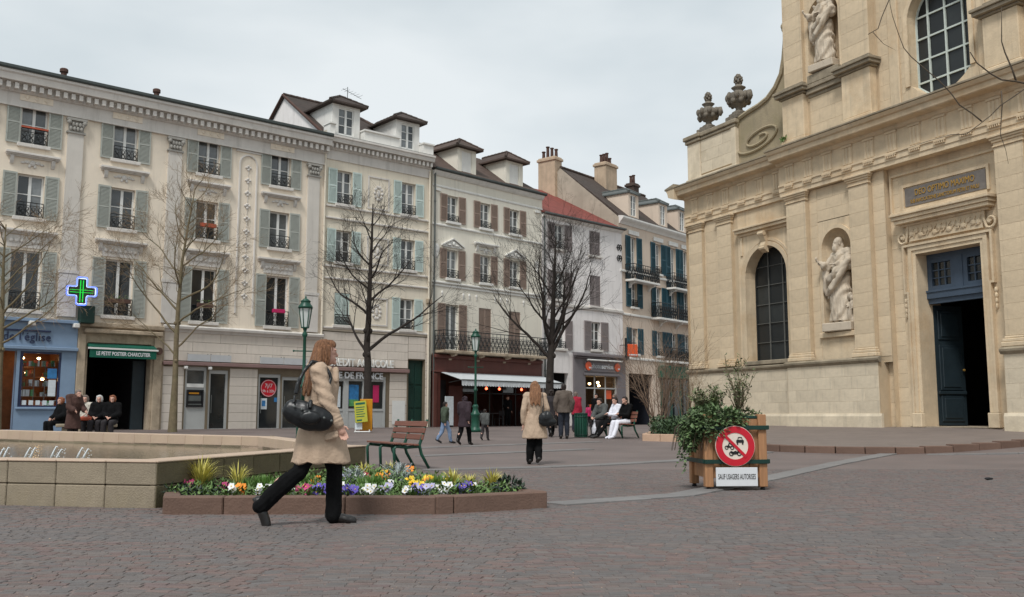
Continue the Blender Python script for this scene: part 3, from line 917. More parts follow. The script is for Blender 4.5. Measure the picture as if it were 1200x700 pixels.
def railing_mesh(w, h, y=-0.07):
    q = MB()
    q.tube([(-w / 2, y, h), (w / 2, y, h)], 0.018, 5); q.tube([(-w / 2, y, 0.05), (w / 2, y, 0.05)], 0.013, 4)
    q.tube([(-w / 2, y, h * 0.78), (w / 2, y, h * 0.78)], 0.011, 4)
    n = max(3, round(w / 0.24)); s = w / n
    for k in range(n + 1):
        x = -w / 2 + k * s
        q.tube([(x, y, 0.04), (x, y, h)], 0.011, 4)
    for k in range(n):
        xm = -w / 2 + (k + 0.5) * s
        for zc, r in ((h * 0.56, s * 0.32), (h * 0.26, s * 0.34)):
            q.tube([(xm + r * math.cos(a * PI / 4), y, zc + r * math.sin(a * PI / 4)) for a in range(9)], 0.015, 4)
        q.tube([(xm - s * 0.45, y, 0.06), (xm, y, h * 0.42), (xm + s * 0.45, y, h * 0.74)], 0.010, 4)
        q.tube([(xm + s * 0.45, y, 0.06), (xm, y, h * 0.42), (xm - s * 0.45, y, h * 0.74)], 0.010, 4)
    for x in (-w / 2, w / 2):
        q.tube([(x, y, h - 0.02), (x, 0.01, h - 0.02)], 0.012, 4); q.tube([(x, y, 0.06), (x, 0.01, 0.06)], 0.012, 4)
    return q.mesh('railing', 'iron')

def hood_mesh(w, m, brackets=True, orn=True, h=0.16):
    """moulded window hood on brackets; local z 0 is its underside"""
    q = MB()
    for k, (p, z0, z1) in enumerate(((0.10, 0, 0.05), (0.17, 0.05, 0.10), (0.23, 0.10, h), (0.20, h, h + 0.03))):
        q.box(-w / 2 - p * 0.35, w / 2 + p * 0.35, -p, 0.0, z0, z1)
    if brackets:
        for s in (-1, 1):
            x = s * (w / 2 - 0.16)
            q.prism([(-0.13, 0.0), (-0.10, -0.18), (-0.04, -0.30), (0.0, -0.32), (0.0, 0.0)], x - 0.07, x + 0.07, axis='x')
    if orn:
        q.ell((0, -0.03, -0.20), (0.12, 0.06, 0.12), seg=8, rings=5)
        for s in (-1, 1):
            q.ell((s * 0.2, -0.02, -0.17), (0.11, 0.045, 0.07), seg=8, rings=5)
            q.ell((s * 0.36, -0.02, -0.21), (0.09, 0.04, 0.05), seg=8, rings=5)
            q.ell((s * 0.1, -0.02, -0.32), (0.06, 0.04, 0.08), seg=8, rings=5)
    return q.mesh('hood', m)

def tri_hood_mesh(w, m):
    q = MB()
    q.prism([(-w / 2, 0), (w / 2, 0), (w / 2, 0.05), (0, 0.42), (-w / 2, 0.05)], -0.07, 0)
    q.prism([(-w / 2 - 0.06, 0.05), (0, 0.46), (w / 2 + 0.06, 0.05), (w / 2 + 0.06, 0.12), (0, 0.53), (-w / 2 - 0.06, 0.12)], -0.15, 0)
    q.ell((0, -0.12, 0.2), (0.10, 0.06, 0.12), seg=8, rings=5)
    for s in (-1, 1):
        q.ell((s * 0.28, -0.10, 0.12), (0.14, 0.05, 0.06), seg=8, rings=5)
    return q.mesh('pediment', m)

def window_proto(w, h, shut=None, sw=0.52, bars=(0.45,), rail=0.58, red=False, hood=None, hoodm='grey_trim', sill=True, closed=False, pane='pane', framem='white_paint', sh=None, rest=0.24, hood_z=0.66, top_panel=False):
    """window > pane, shutter, railing, sill, hood. Origin: middle of the sill on the wall face"""
    q = MB(); y0, y1 = rest - 0.07, rest
    f = 0.065
    q.box(-w / 2, -w / 2 + f, y0, y1, 0, h); q.box(w / 2 - f, w / 2, y0, y1, 0, h)
    q.box(-w / 2 + f, w / 2 - f, y0 + 0.003, y1, 0, f * 1.2); q.box(-w / 2 + f, w / 2 - f, y0 + 0.003, y1, h - f, h)
    q.box(-0.055, 0.055, y0 - 0.015, y1, f * 1.2, h - f)
    zz = [f * 1.2] + [h * b for b in bars] + [h - f]
    for b in bars:
        for s in (-1, 1):
            a, c = sorted((s * 0.055, s * (w / 2 - f)))
            q.box(a, c, y0 + 0.012, y1 - 0.01, h * b - 0.018, h * b + 0.018)
    root = link('window', q.mesh('window', framem))
    pw = w / 2 - f - 0.055
    for s in (-1, 1):
        for za, zb in zip(zz[:-1], zz[1:]):
            p = MB(); p.box(-pw / 2, pw / 2, 0, 0.012, 0.004, zb - za - 0.004)
            link('pane', p.mesh('pane', pane), root, (s * (0.055 + pw / 2), y1 - 0.03, za))
    if shut:
        sh_h = sh or h + 0.06
        me = shutter_mesh(sw if not closed else w / 2 - 0.01, sh_h if not closed else h - 0.03, shut)
        for s in (-1, 1):
            if closed:
                link('shutter', me, root, (s * w / 4, 0.07, 0.015))
            else:
                link('shutter', me, root, (s * (w / 2 + sw / 2 + 0.02), -0.015, -0.03), s * -0.05)
    if sill:
        p = MB(); p.cbox(-w / 2 - 0.12, w / 2 + 0.12, -0.14, rest, -0.14, -0.001, 0.012)
        link('sill', p.mesh('sill', hoodm), root)
    if rail:
        link('railing', railing_mesh(w - 0.02, rail), root)
        if red:
            p = MB(); p.box(-w / 2, w / 2, -0.10, -0.04, rail + 0.02, rail + 0.09)
            link('handrail', p.mesh('handrail', 'red_rail'), root)
    if hood == 'flat':
        link('hood', hood_mesh(w + 0.85, hoodm), root, (0, 0, h + hood_z))
    elif hood == 'tri':
        link('pediment', tri_hood_mesh(w + 0.7, hoodm), root, (0, 0, h + hood_z))
    elif hood == 'rosettes':
        p = MB(); p.box(-w / 2 - 0.12, w / 2 + 0.12, -0.105, 0, -0.02, 0.24)
        for k in (-1, 0, 1):
            p.ell((k * 0.36, -0.11, 0.12), (0.07, 0.035, 0.07), seg=8, rings=5)
            for a in range(4):
                p.ell((k * 0.36 + 0.06 * math.cos(a * PI / 2), -0.11, 0.12 + 0.06 * math.sin(a * PI / 2)), (0.03, 0.02, 0.03), seg=6, rings=4)
        link('rosette_panel', p.mesh('rosette_panel', 'cream_stucco'), root, (0, 0, h + 0.10))
    return root

def place_windows(proto, parent, spots, keep=True):
    """spots: (x, z); the first place takes the prototype itself"""
    for i, (x, z) in enumerate(spots):
        if i == 0:
            proto.parent = parent; proto.location = (x, 0, z)
        else:
            copy_tree(proto, parent, (x, 0, z))

def flower_box(x, z, parent, w=0.7, m='terracotta', y=-0.18, plants=True):
    b = MB(); b.cbox(-w / 2, w / 2, -0.09, 0.09, 0, 0.17, 0.012)
    o = link('window_box', b.mesh('window_box', m), parent, (x, y, z))
    if plants:
        p = MB(); rr = random.Random(int(x * 100) + int(z * 10))
        for k in range(40):
            a = Vector((rr.uniform(-w / 2, w / 2), rr.uniform(-0.08, 0.08), rr.uniform(0.15, 0.34)))
            leaf(p, a, Vector((rr.uniform(-1, 1), rr.uniform(-1, 1), rr.uniform(0, 1))), 0.07, 0.045)
        p.build('leaves', 'leaf_mid', o)

def leaf(mb, p, d, L, W, fold=0.25, mi=0):
    d = Vector(d)
    if d.length < 1e-6:
        d = Vector((0, 0, 1))
    d = d.normalized(); u, w = cross_basis(d)
    p = Vector(p)
    mb.add([p, p + d * L * 0.45 + u * W / 2 + w * W * fold, p + d * L, p + d * L * 0.45 - u * W / 2 + w * W * fold], [(0, 1, 2), (0, 2, 3)], mi)

def cornice(parent, name, m, x0, x1, profile, retl=0.0, retr=0.0):
    """moulding with a (projection, z) profile run along the front"""
    q = MB()
    q.prism([(0.02, profile[0][1])] + [(-p, z) for p, z in profile] + [(0.02, profile[-1][1])], x0, x1, axis='x')
    return q.build(name, m, parent)

def dentils(parent, m, x0, x1, z0, z1, p0, p1, pitch, w):
    q = MB()
    n = int((x1 - x0) / pitch)
    for k in range(n):
        x = x0 + (k + 0.5) * (x1 - x0) / n
        q.box(x - w / 2, x + w / 2, -p1, -p0, z0, z1)
    return q.build('dentils', m, parent, kind='stuff')

def downpipe(parent, x, z0, z1, m='zinc'):
    q = MB(); q.tube([(x, -0.1, z0), (x, -0.1, z1)], 0.05, 8)
    z = z0 + 1
    while z < z1:
        q.lathe([(0.065, 0), (0.065, 0.06)], (x, -0.1, z), 8); z += 2.2
    return q.build('downpipe', m, parent)

def roof_plane(parent, pts, m, th=0.12, name='roof'):
    """sloping sheet of roof with thickness, given by its corner points"""
    q = MB(); n = len(pts); P = [Vector(p) for p in pts]
    nrm = (P[1] - P[0]).cross(P[2] - P[0]).normalized()
    if nrm.z < 0:
        nrm = -nrm
    q.add(P + [p - nrm * th for p in P], [tuple(range(n)), tuple(range(2 * n - 1, n - 1, -1))] + [(i, (i + 1) % n, (i + 1) % n + n, i + n) for i in range(n)])
    return q.build(name, m, parent)

def ridge_tiles(parent, a, b, m, n=None, r=0.11):
    a, b = Vector(a), Vector(b); L = (b - a).length; n = n or max(2, int(L / 0.36))
    q = MB()
    for k in range(n):
        p = a.lerp(b, k / n); p2 = a.lerp(b, (k + 1.06) / n)
        q.tube([p, p2], [r, r * 0.86], 7)
    return q.build('ridge_tiles', m, parent, kind='stuff')

def dormer(parent, x0, x1, y0, z0, z1, zr, yb, wallm, roofm, win=True, over=0.24, closed=False, yb_cheek=None, wh=None):
    """dormer > cheek walls, hipped roof, window"""
    q = MB()
    xm = (x0 + x1) / 2
    ww, hh = (x1 - x0) * 0.56, wh or (z1 - z0) * 0.74
    zb = z0 + (z1 - z0 - hh) * 0.45
    wall_grid(q, x0, x1, z0, z1, [(xm - ww / 2, xm + ww / 2, zb, zb + hh)], y=y0, depth=0.14)
    yc = yb_cheek or yb
    for x in (x0, x1):
        q.add([(x, y0, z0), (x, yc, z1), (x, y0, z1)], [(0, 1, 2)])
        q.add([(x, y0, z0), (x, y0, z0 - 0.5), (x, yc, z1)], [(0, 1, 2)])
    d = q.build('dormer', wallm, parent)
    k = over
    a = (x0 - k, y0 - k, z1 - 0.03); b = (x1 + k, y0 - k, z1 - 0.03); ap = (xm, y0 + (x1 - x0) * 0.42, zr)
    bl, br, rb = (x0 - k, yb, z1 - 0.03), (x1 + k, yb, z1 - 0.03), (xm, yb + 0.4, zr)
    r = MB()
    e = 0.09
    lo = lambda p: (p[0], p[1], p[2] - e)
    r.add([a, b, ap], [(0, 1, 2)]); r.add([a, ap, rb, bl], [(0, 1, 2, 3)]); r.add([b, br, rb, ap], [(0, 1, 2, 3)])
    r.add([a, b, lo(b), lo(a)], [(0, 3, 2, 1)]); r.add([a, bl, lo(bl), lo(a)], [(0, 1, 2, 3)]); r.add([b, br, lo(br), lo(b)], [(0, 3, 2, 1)])
    r.add([lo(a), lo(b), lo(br), lo(bl)], [(0, 1, 2, 3)])
    for pa, pb in ((a, ap), (b, ap), (ap, rb)):
        pa, pb = Vector(pa), Vector(pb); n = max(3, int((pb - pa).length / 0.3))
        for t in range(n):
            r.tube([pa.lerp(pb, t / n), pa.lerp(pb, (t + 1.05) / n)], [0.085, 0.065], 6)
    r.build('dormer_roof', roofm, d)
    if closed:
        s = MB(); s.box(xm - ww / 2, xm + ww / 2, y0 + 0.06, y0 + 0.10, zb, zb + hh)
        s.build('shutter', 'white_trim', d)
    else:
        w = window_proto(ww, hh, None, bars=(0.36, 0.68), rail=0, sill=False, rest=0.13)
        w.name = 'dormer_window'
        kids = list(w.children)
        w.parent = d; w.location = (xm, y0, zb)
        for c in kids:                      # panes hang on the dormer beside their frame: never a fourth level
            c.parent = d; c.location = Vector(c.location) + Vector((xm, y0, zb))
    return d

def balcony(parent, x0, x1, z, h=1.0, p=0.7, slab='white_trim', brackets=2, n_scroll=None, name='balcony', th=0.14):
    b = MB(); b.cbox(x0, x1, -p, 0.0, z - th, z, 0.02)
    for k in range(brackets):
        x = x0 + (x1 - x0) * (k + 0.5) / brackets if brackets > 2 else (x0 + 0.45 if k == 0 else x1 - 0.45)
        b.prism([(-p * 0.8, -0.0), (-p * 0.75, -0.10), (-p * 0.35, -0.16), (-p * 0.12, -0.38), (0, -0.42), (0, 0)], x - 0.10, x + 0.10, axis='x')
        for i in range(len(b.v) - 12, len(b.v)):
            v = b.v[i]; b.v[i] = (v[0], v[1], v[2] + z - th)
    o = b.build(name, slab, parent)
    q = MB(); w = x1 - x0 - 0.06; xa = x0 + 0.03
    def panel(pa, pb):
        pa, pb = Vector(pa), Vector(pb); L = (pb - pa).length; d = (pb - pa) / L
        for zz, r in ((z + 0.06, 0.014), (z + h * 0.82, 0.012), (z + h, 0.024)):
            q.tube([pa + Vector((0, 0, zz)), pb + Vector((0, 0, zz))], r, 5)
        n = max(1, round(L / 0.30)); s = L / n
        for k in range(n + 1):
            c = pa + d * (k * s); q.tube([c + Vector((0, 0, z)), c + Vector((0, 0, z + h))], 0.018, 4)
        for k in range(n):
            c = pa + d * ((k + 0.5) * s)
            for zc, rx, rz in ((0.60, 0.36, 0.17), (0.26, 0.36, 0.16)):
                q.tube([c + d * (s * rx * math.cos(a * PI / 4)) + Vector((0, 0, z + h * (zc + rz * math.sin(a * PI / 4)))) for a in range(9)], 0.02, 4)
            q.tube([c - d * s * 0.48 + Vector((0, 0, z + 0.06)), c + Vector((0, 0, z + h * 0.43)), c + d * s * 0.48 + Vector((0, 0, z + h * 0.8))], 0.018, 4)
            q.tube([c + d * s * 0.48 + Vector((0, 0, z + 0.06)), c + Vector((0, 0, z + h * 0.43)), c - d * s * 0.48 + Vector((0, 0, z + h * 0.8))], 0.018, 4)
            q.tube([c + Vector((0, 0, z + h * 0.1)), c + Vector((0, 0, z + h * 0.8))], 0.010, 4)
    panel((xa, -p + 0.04, 0), (xa + w, -p + 0.04, 0)); panel((xa, -0.02, 0), (xa, -p + 0.04, 0)); panel((xa + w, -0.02, 0), (xa + w, -p + 0.04, 0))
    q.build('railing', 'iron', o)
    return o

def stone_courses(parent, rects, course, m, y=0.0, proud=0.03, g=0.006, maxlen=9, name='stone', rr=random.Random(3), limit=None):
    """coursed stones with recessed joints, each stone an object of its own"""
    cache = {}
    for x0, x1, z0, z1 in rects:
        n = max(1, round((z1 - z0) / course)); h = (z1 - z0) / n
        for r_ in range(n):
            L = x1 - x0; k = max(1, math.ceil(L / maxlen)); l = L / k
            off = (l / 2 if r_ % 2 and k > 1 else 0)
            edges = [x0] + [x0 + off + i * l for i in range(0 if off else 1, k + 1) if x0 + off + i * l < x1 - 0.01] + [x1]
            for a, b in zip(edges[:-1], edges[1:]):
                key = (round(b - a, 3), round(h, 3))
                if key not in cache:
                    q = MB(); q.cbox(-(b - a) / 2 + g, (b - a) / 2 - g, -proud, 0.0, g, h - g, 0.008); cache[key] = q.mesh(name, m)
                link(name, cache[key], parent, ((a + b) / 2, y - rr.uniform(0, 0.004), z0 + r_ * h))

FA = Frame((-9.02, 46.2), 49.5); FB = FA
FC = Frame((-4.29, 50.3), 44.1)
FD = Frame((1.75, 56.5), 45.6)
FE = Frame((7.03, 61.7), 38.9)
# ================================================================== HOUSE A (left): cream stucco with grey shutters
mat('capital_grey', rgb(160, 157, 150), 0.85, 0.15, 4, 0.2, 30)
hA = thing('apartment_building', 'long cream house with grey green shutters and toothed cornice, pharmacy and bank at its foot', 'house', (FA.o.x, FA.o.y, 0), FA.rot)
AX0 = -18.4
cols = [-13.48, -9.87, -6.17, -2.62]
holes = []
for c in cols + [-17.1]:
    holes += [(c - 0.5, c + 0.5, 11.8, 13.45), (c - 0.5, c + 0.5, 8.82, 10.57), (c - 0.57, c + 0.57, 5.12, 7.5)]
mb = MB()
wall_grid(mb, AX0, -0.22, 4.8, 14.2, holes)
shell(mb, AX0, -0.22, 0.2, 14.6, 10)
mb.build('wall', 'cream_stucco', hA)
# ground floor openings
mb = MB()
bank_holes = [(-6.85, -5.88, 0.3, 3.12), (-5.78, -4.88, 0.3, 3.0), (-3.42, -2.30, 0.3, 2.9), (-2.24, -1.08, 0.3, 2.8)]
wall_grid(mb, -7.85, -0.22, 0.2, 4.8, bank_holes, y=0.02, depth=0.25)
mb.build('bank_wall', 'joint', hA)
st = []
for a, b in ((-7.85, -6.92), (-4.82, -3.48), (-1.02, -0.25)):
    st.append((a, b, 0.32, 3.1))
stone_courses(hA, st, 0.40, 'bank_stone', y=0.02)
stone_courses(hA, [(-7.85, -0.25, 3.36, 4.62)], 0.42, 'bank_stone', y=0.02, maxlen=2.6)
cornice(hA, 'string_course', 'grey_trim', -7.95, -0.22, [(0.06, 4.60), (0.10, 4.68), (0.20, 4.74), (0.22, 4.84), (0.05, 4.92)])
mb = MB(); mb.cbox(-7.9, -0.3, -0.20, -0.035, 3.16, 3.32, 0.02)
mb.build('sign_band', 'pink_band', hA)
# frosted panels over the bank doors
for a, b in ((-6.85, -5.83), (-5.80, -4.85), (-3.45, -2.28), (-2.25, -1.05)):
    mb = MB(); mb.box(a, b, -0.16, -0.14, 3.36, 3.66)
    o = mb.build('canopy_panel', 'frosted', hA)
    for x in (a + 0.06, b - 0.06):
        q = MB(); q.tube([(x, -0.15, 3.34), (x, -0.02, 3.70)], 0.015, 5); q.build('bracket', 'zinc', o)
# bank doors and cash machine
def bank_door(x0, x1, zt, kind):
    q = MB(); y0, y1 = 0.08, 0.2; f = 0.10
    q.box(x0, x0 + f, y0, y1, 0.32, zt); q.box(x1 - f, x1, y0, y1, 0.32, zt); q.box(x0 + f, x1 - f, y0 + 0.002, y1, zt - 0.16, zt); q.box(x0 + f, x1 - f, y0 + 0.002, y1, 0.32, 0.42)
    o = q.build('bank_door' if kind != 'atm' else 'bank_window', 'bank_grey', hA)
    p = MB()
    if kind == 'atm':
        q2 = MB(); q2.box(x0 + f, x1 - f, 0.10, 0.16, 0.42, 2.25); q2.build('panel', 'bank_grey', o)
        p.box(x0 + f + 0.02, x1 - f - 0.02, 0.14, 0.17, 2.38, zt - 0.18)
        p.build('pane', 'pane', o)
        q2 = MB(); q2.box(x0 + f, x1 - f, 0.06, 0.14, 2.22, 2.38); q2.build('transom', 'white_paint', o)
        q2 = MB(); a, b = x0 + f + 0.01, x1 - f - 0.01
        q2.box(a, b, 0.02, 0.10, 1.36, 1.42); q2.box(a, b, 0.02, 0.10, 2.06, 2.12); q2.box(a, a + 0.05, 0.02, 0.10, 1.42, 2.06); q2.box(b - 0.05, b, 0.02, 0.10, 1.42, 2.06)
        q2.box(a + 0.05, b - 0.05, 0.085, 0.099, 1.42, 2.06)
        m_ = q2.build('cash_machine', 'ink', o)
        # screen, key pad and slot are too small to be picked apart: one piece of raised fittings
        q3 = MB(); q3.box(a + 0.08, b - 0.10, 0.06, 0.084, 1.62, 1.86); q3.box(a + 0.08, b - 0.08, 0.03, 0.084, 1.45, 1.50); q3.box(a + 0.32, a + 0.42, 0.05, 0.06, 1.66, 1.74)
        q3.build('machine_fittings', 'zinc', o)
        q3 = MB(); q3.box(a + 0.10, b - 0.2, 0.06, 0.083, 1.93, 2.0); q3.build('light_strip', 'amber_sign', o)
    else:
        p.box(x0 + f, x1 - f, 0.14, 0.16, 0.42, zt - 0.16); p.build('pane', 'pane_dark', o)
        q2 = MB(); q2.tube([(x0 + f + 0.06, 0.05, 1.1), (x0 + f + 0.06, 0.05, 1.9)], 0.018, 6); q2.build('handle', 'zinc', o)
    return o
bank_door(-6.85, -5.88, 3.12, 'atm'); bank_door(-5.78, -4.88, 3.0, 'door')
d7 = bank_door(-3.42, -2.30, 2.9, 'door'); d8 = bank_door(-2.24, -1.08, 2.8, 'door')
q = MB(); q.lathe([(0.40, 0), (0.40, 0.012)], (0, 0, 0), 32)
o = q.build('round_sticker', 'sign_red', d7, loc=(-2.86, 0.138, 2.25), rot=(PI / 2, 0, 0))
q = MB()
for k in range(32):
    a0, a1 = 2 * PI * k / 32, 2 * PI * (k + 1) / 32
    q.add([(0.36 * math.cos(a0), 0.36 * math.sin(a0), 0), (0.36 * math.cos(a1), 0.36 * math.sin(a1), 0), (0.38 * math.cos(a1), 0.38 * math.sin(a1), 0), (0.38 * math.cos(a0), 0.38 * math.sin(a0), 0)], [(0, 1, 2, 3)])
q.build('sticker_ring', 'sign_white', d7, loc=(-2.86, 0.122, 2.25), rot=(PI / 2, 0, 0))
link('lettering', text_mesh('7j/7', 0.26, 'sign_white', 0.003), d7, (-2.86, 0.120, 2.28))
link('lettering', text_mesh('9h à 22h', 0.17, 'sign_white', 0.003), d7, (-2.86, 0.120, 2.06))
q = MB(); q.box(-3.25, -2.92, 0.125, 0.137, 1.28, 1.78); q.build('notice', 'poster_light', d7)
q = MB(); q.box(-3.17, -3.0, 0.118, 0.124, 1.42, 1.68); q.build('notice', 'poster_blue', d7)
q = MB(); q.box(-2.56, -2.42, 0.125, 0.137, 1.62, 1.82); q.build('notice', 'poster_blue', d7)
for x in (-6.93, -5.84):
    q = MB(); q.cbox(x - 0.06, x + 0.06, -0.32, -0.10, 3.0, 3.12, 0.02); q.tube([(x, -0.1, 3.06), (x, 0.0, 3.15)], 0.02, 5); q.build('security_camera', 'white_paint', hA)

# windows of the three upper floors
place_windows(window_proto(1.0, 1.65, 'shutter_grey_green', bars=(0.5,), rail=0.56, hood='rosettes'), hA, [(c, 11.8) for c in cols[1:] + [-17.1]])
place_windows(window_proto(1.0, 1.65, 'shutter_grey_green', bars=(0.5,), rail=0.62, red=True, hood='rosettes'), hA, [(cols[0], 11.8)])
place_windows(window_proto(1.0, 1.75, 'shutter_grey_green', bars=(0.55,), rail=0.60, hood='flat'), hA, [(c, 8.82) for c in cols + [-17.1]])
place_windows(window_proto(1.14, 2.38, 'shutter_grey_green', bars=(), rail=0.72, hood='flat', hood_z=0.62, pane='pane_dark'), hA, [(c, 5.12) for c in cols + [-17.1]])
flower_box(cols[1], 5.65, hA, 0.9); flower_box(cols[2], 5.75, hA, 0.7); flower_box(cols[3], 5.75, hA, 0.6, 'poster_pink', plants=False); flower_box(cols[2], 9.35, hA, 0.7, 'red_rail', plants=False)
# garland panels under the lower hoods
for c in cols:
    q = MB(); q.box(c - 0.75, c + 0.75, -0.035, 0.0, 7.60, 8.08)
    for k in range(7):
        q.ell((c - 0.6 + k * 0.2, -0.045, 7.86 - 0.10 * (1 - abs((k % 2) * 2 - 1))), (0.10, 0.05, 0.09), seg=8, rings=5)
    q.build('garland', 'grey_trim', hA)
# giant pilasters
for x, w in ((-15.3, 0.6), (-11.92, 0.62), (-7.75, 0.6), (-0.9, 0.62)):
    q = MB(); q.box(x - w / 2, x + w / 2, -0.10, 0, 4.95, 12.55)
    p = q.build('pilaster', 'pilaster_grey', hA)
    q = MB(); q.box(x - w / 2 - 0.08, x + w / 2 + 0.08, -0.17, -0.101, 6.72, 6.86); q.box(x - w / 2 - 0.05, x + w / 2 + 0.05, -0.15, -0.101, 4.96, 6.70)
    q.build('pedestal', 'grey_trim', p)
    q = MB(); q.box(x - w / 2 - 0.06, x + w / 2 + 0.06, -0.16, 0, 12.55, 12.62); q.box(x - w / 2 + 0.02, x + w / 2 - 0.02, -0.12, 0, 12.62, 13.08); q.box(x - w / 2 - 0.08, x + w / 2 + 0.08, -0.22, 0, 13.08, 13.18)
    for k in range(4):
        for zz, dx in ((12.74, 0.0), (12.92, 0.08)):
            q.ell((x - w * 0.36 + dx + k * w * 0.22, -0.16, zz), (0.07, 0.06, 0.10), seg=7, rings=5)
    for s in (-1, 1):
        q.ell((x + s * w * 0.48, -0.18, 13.0), (0.10, 0.08, 0.10), seg=8, rings=6)
    q.build('capital', 'capital_grey', p)
# arched panel with a string of carved husks
q = MB()
xc, hw, zs = -4.28, 0.42, 12.6
arc = [(xc + hw * math.cos(a * PI / 10), zs + hw * math.sin(a * PI / 10)) for a in range(11)]
path = [(xc + hw, 5.6)] + arc + [(xc - hw, 5.6)]
q.tube([(x, -0.02, z) for x, z in path], 0.05, 5)
q.box(xc - 0.62, xc + 0.62, -0.05, 0, 13.14, 13.22)
for k in range(11):
    z = 12.45 - k * 0.6
    q.tube([(xc, -0.02, z), (xc, -0.02, z - 0.42)], 0.014, 4)
    for dx, dz in ((0, 0.05), (0.09, -0.02), (-0.09, -0.02), (0.0, -0.12)):
        q.ell((xc + dx, -0.02, z + dz), (0.075, 0.05, 0.06), seg=6, rings=4)
q.build('arched_panel', 'grey_trim', hA)
# frieze, toothed cornice, gutter and roof
q = MB(); q.box(AX0, -0.22, -0.08, -0.002, 13.28, 13.8); q.box(AX0, -0.22, -0.12, -0.002, 13.24, 13.30)
q.build('frieze', 'grey_trim', hA)
cornice(hA, 'cornice', 'grey_trim', AX0, -0.2, [(0.14, 13.80), (0.20, 13.86), (0.20, 14.12), (0.52, 14.16), (0.56, 14.40), (0.62, 14.46), (0.62, 14.56)])
dentils(hA, 'grey_trim', AX0, -0.2, 13.88, 14.11, 0.19, 0.42, 0.30, 0.15)
q = MB(); q.prism([(0.0, 14.56), (-0.66, 14.56), (-0.70, 14.62), (-0.70, 14.72), (-0.60, 14.76), (0.0, 14.78)], AX0, -0.2, axis='x'); q.build('gutter', 'dark_zinc', hA)
roof_plane(hA, [(AX0, -0.55, 14.74), (-0.25, -0.55, 14.74), (-0.25, 5, 15.7), (AX0, 5, 15.7)], 'dark_zinc', 0.08)
roof_plane(hA, [(AX0, 5, 15.7), (-0.25, 5, 15.7), (-0.25, 10, 14.5), (AX0, 10, 14.5)], 'dark_zinc', 0.08)
for x in (-12.45, -8.6):
    q = MB(); q.lathe([(0.12, 0), (0.12, 0.34), (0.17, 0.34), (0.17, 0.46), (0.13, 0.5)], (x, 0.2, 14.8), 10); q.build('vent_pipe', 'terracotta', hA)
downpipe(hA, -0.30, 0.4, 14.0, 'yellow_stucco')

# ---- pharmacy front
ph = MB(); wall_grid(ph, AX0, -11.42, 0.2, 4.8, [(-15.6, -13.62, 0.45, 3.5), (-13.5, -11.98, 1.32, 3.5)], y=-0.10, depth=0.35)
shop = ph.build('pharmacy_front', 'pharmacy_blue', hA)
q = MB(); q.cbox(-16, -11.40, -0.26, -0.11, 3.56, 3.70, 0.02); q.cbox(-16, -11.40, -0.30, -0.11, 4.66, 4.80, 0.02); q.cbox(-13.58, -11.55, -0.2, -0.11, 1.22, 1.32, 0.02); q.build('moulding', 'pharmacy_blue', shop)
q = MB(); q.box(-15.0, -12.45, -0.19, -0.11, 4.28, 4.34); q.build('light_rail', 'pharmacy_navy', shop)
for x in (-14.9, -13.2, -11.55):
    q = MB(); q.cbox(x - 0.12, x + 0.12, -0.42, -0.12, 4.5, 4.68, 0.03); q.build('spotlight', 'white_trim', shop)
link('lettering', text_mesh('Pharmacie de l\'église', 0.46, 'pharmacy_navy', 0.02, align='RIGHT', sx=0.92, spacing=1.05), shop, (-12.42, -0.13, 3.92))
q = MB()
for a, b, c, d in ((-13.5, -13.38, 1.32, 3.5), (-12.06, -11.98, 1.32, 3.5), (-13.38, -12.06, 3.42, 3.5), (-13.38, -12.06, 1.32, 1.38), (-13.62, -13.5, 0.45, 3.5)):
    q.box(a, b, -0.06, 0.02, c, d)
q.build('shop_window_frame', 'pharmacy_navy', shop)
# the shop behind the window: shelves, goods, warm lamps
q = MB(); q.box(-15.6, -11.9, 1.9, 1.95, 0.4, 3.6); q.box(-15.6, -11.9, -0.05, 1.95, 0.4, 0.45); q.box(-15.6, -11.9, 0.26, 1.95, 3.55, 3.6); q.box(-11.95, -11.9, 0.26, 1.9, 0.4, 3.6)
q.build('shop_interior', 'shelf_wood', shop)
q = MB()
for z in (1.36, 1.75, 2.15, 2.55, 2.95):
    q.box(-13.4, -12.0, 0.55 if z > 1.4 else 0.06, 1.1 if z > 1.4 else 0.5, z - 0.03, z)
q.build('shelf', 'shelf_wood', shop)
rr = random.Random(5)
for key in ('poster_light', 'orange_sign', 'poster_green', 'shelf_wood'):
    q = MB()
    for z in (1.36, 1.75, 2.15, 2.55, 2.95):
        x = -13.35
        while x < -12.1:
            w = rr.uniform(0.06, 0.16)
            if rr.random() < 0.3:
                y = 0.12 if z < 1.4 else 0.62
                q.box(x, x + w, y, y + 0.12, z, z + rr.uniform(0.10, 0.27))
            x += w + 0.02
    q.build('packages', key, shop, kind='stuff')
for x, y, z in ((-13.1, 1.2, 3.3), (-12.5, 1.2, 3.3), (-14.2, 1.0, 3.2), (-13.0, 0.9, 2.7), (-12.4, 0.9, 2.45), (-14.6, 1.2, 3.25)):
    q = MB(); q.ell((0, 0, 0), (0.07, 0.07, 0.05), seg=8, rings=6); q.build('ceiling_lamp', 'lamp_warm', shop, loc=(x, y, z))
q = MB(); q.box(-12.45, -12.1, 0.0, 0.01, 2.45, 2.85); q.build('poster', 'poster_blue', shop)
q = MB(); q.box(-12.4, -12.12, 0.0, 0.01, 1.75, 2.4); q.build('poster', 'poster_light', shop)
for x in (-13.25, -13.0, -12.75, -12.5, -12.25):
    q = MB(); q.box(x - 0.08, x + 0.08, -0.02, -0.01, 1.40, 1.58); q.build('price_card', 'poster_light', shop)
q = MB()
for x in (-13.3, -12.9, -12.5):
    q.tube([(x, 0.12, 1.4), (x, 0.12, 3.0)], 0.012, 4)
q.build('display_rods', 'zinc', shop)

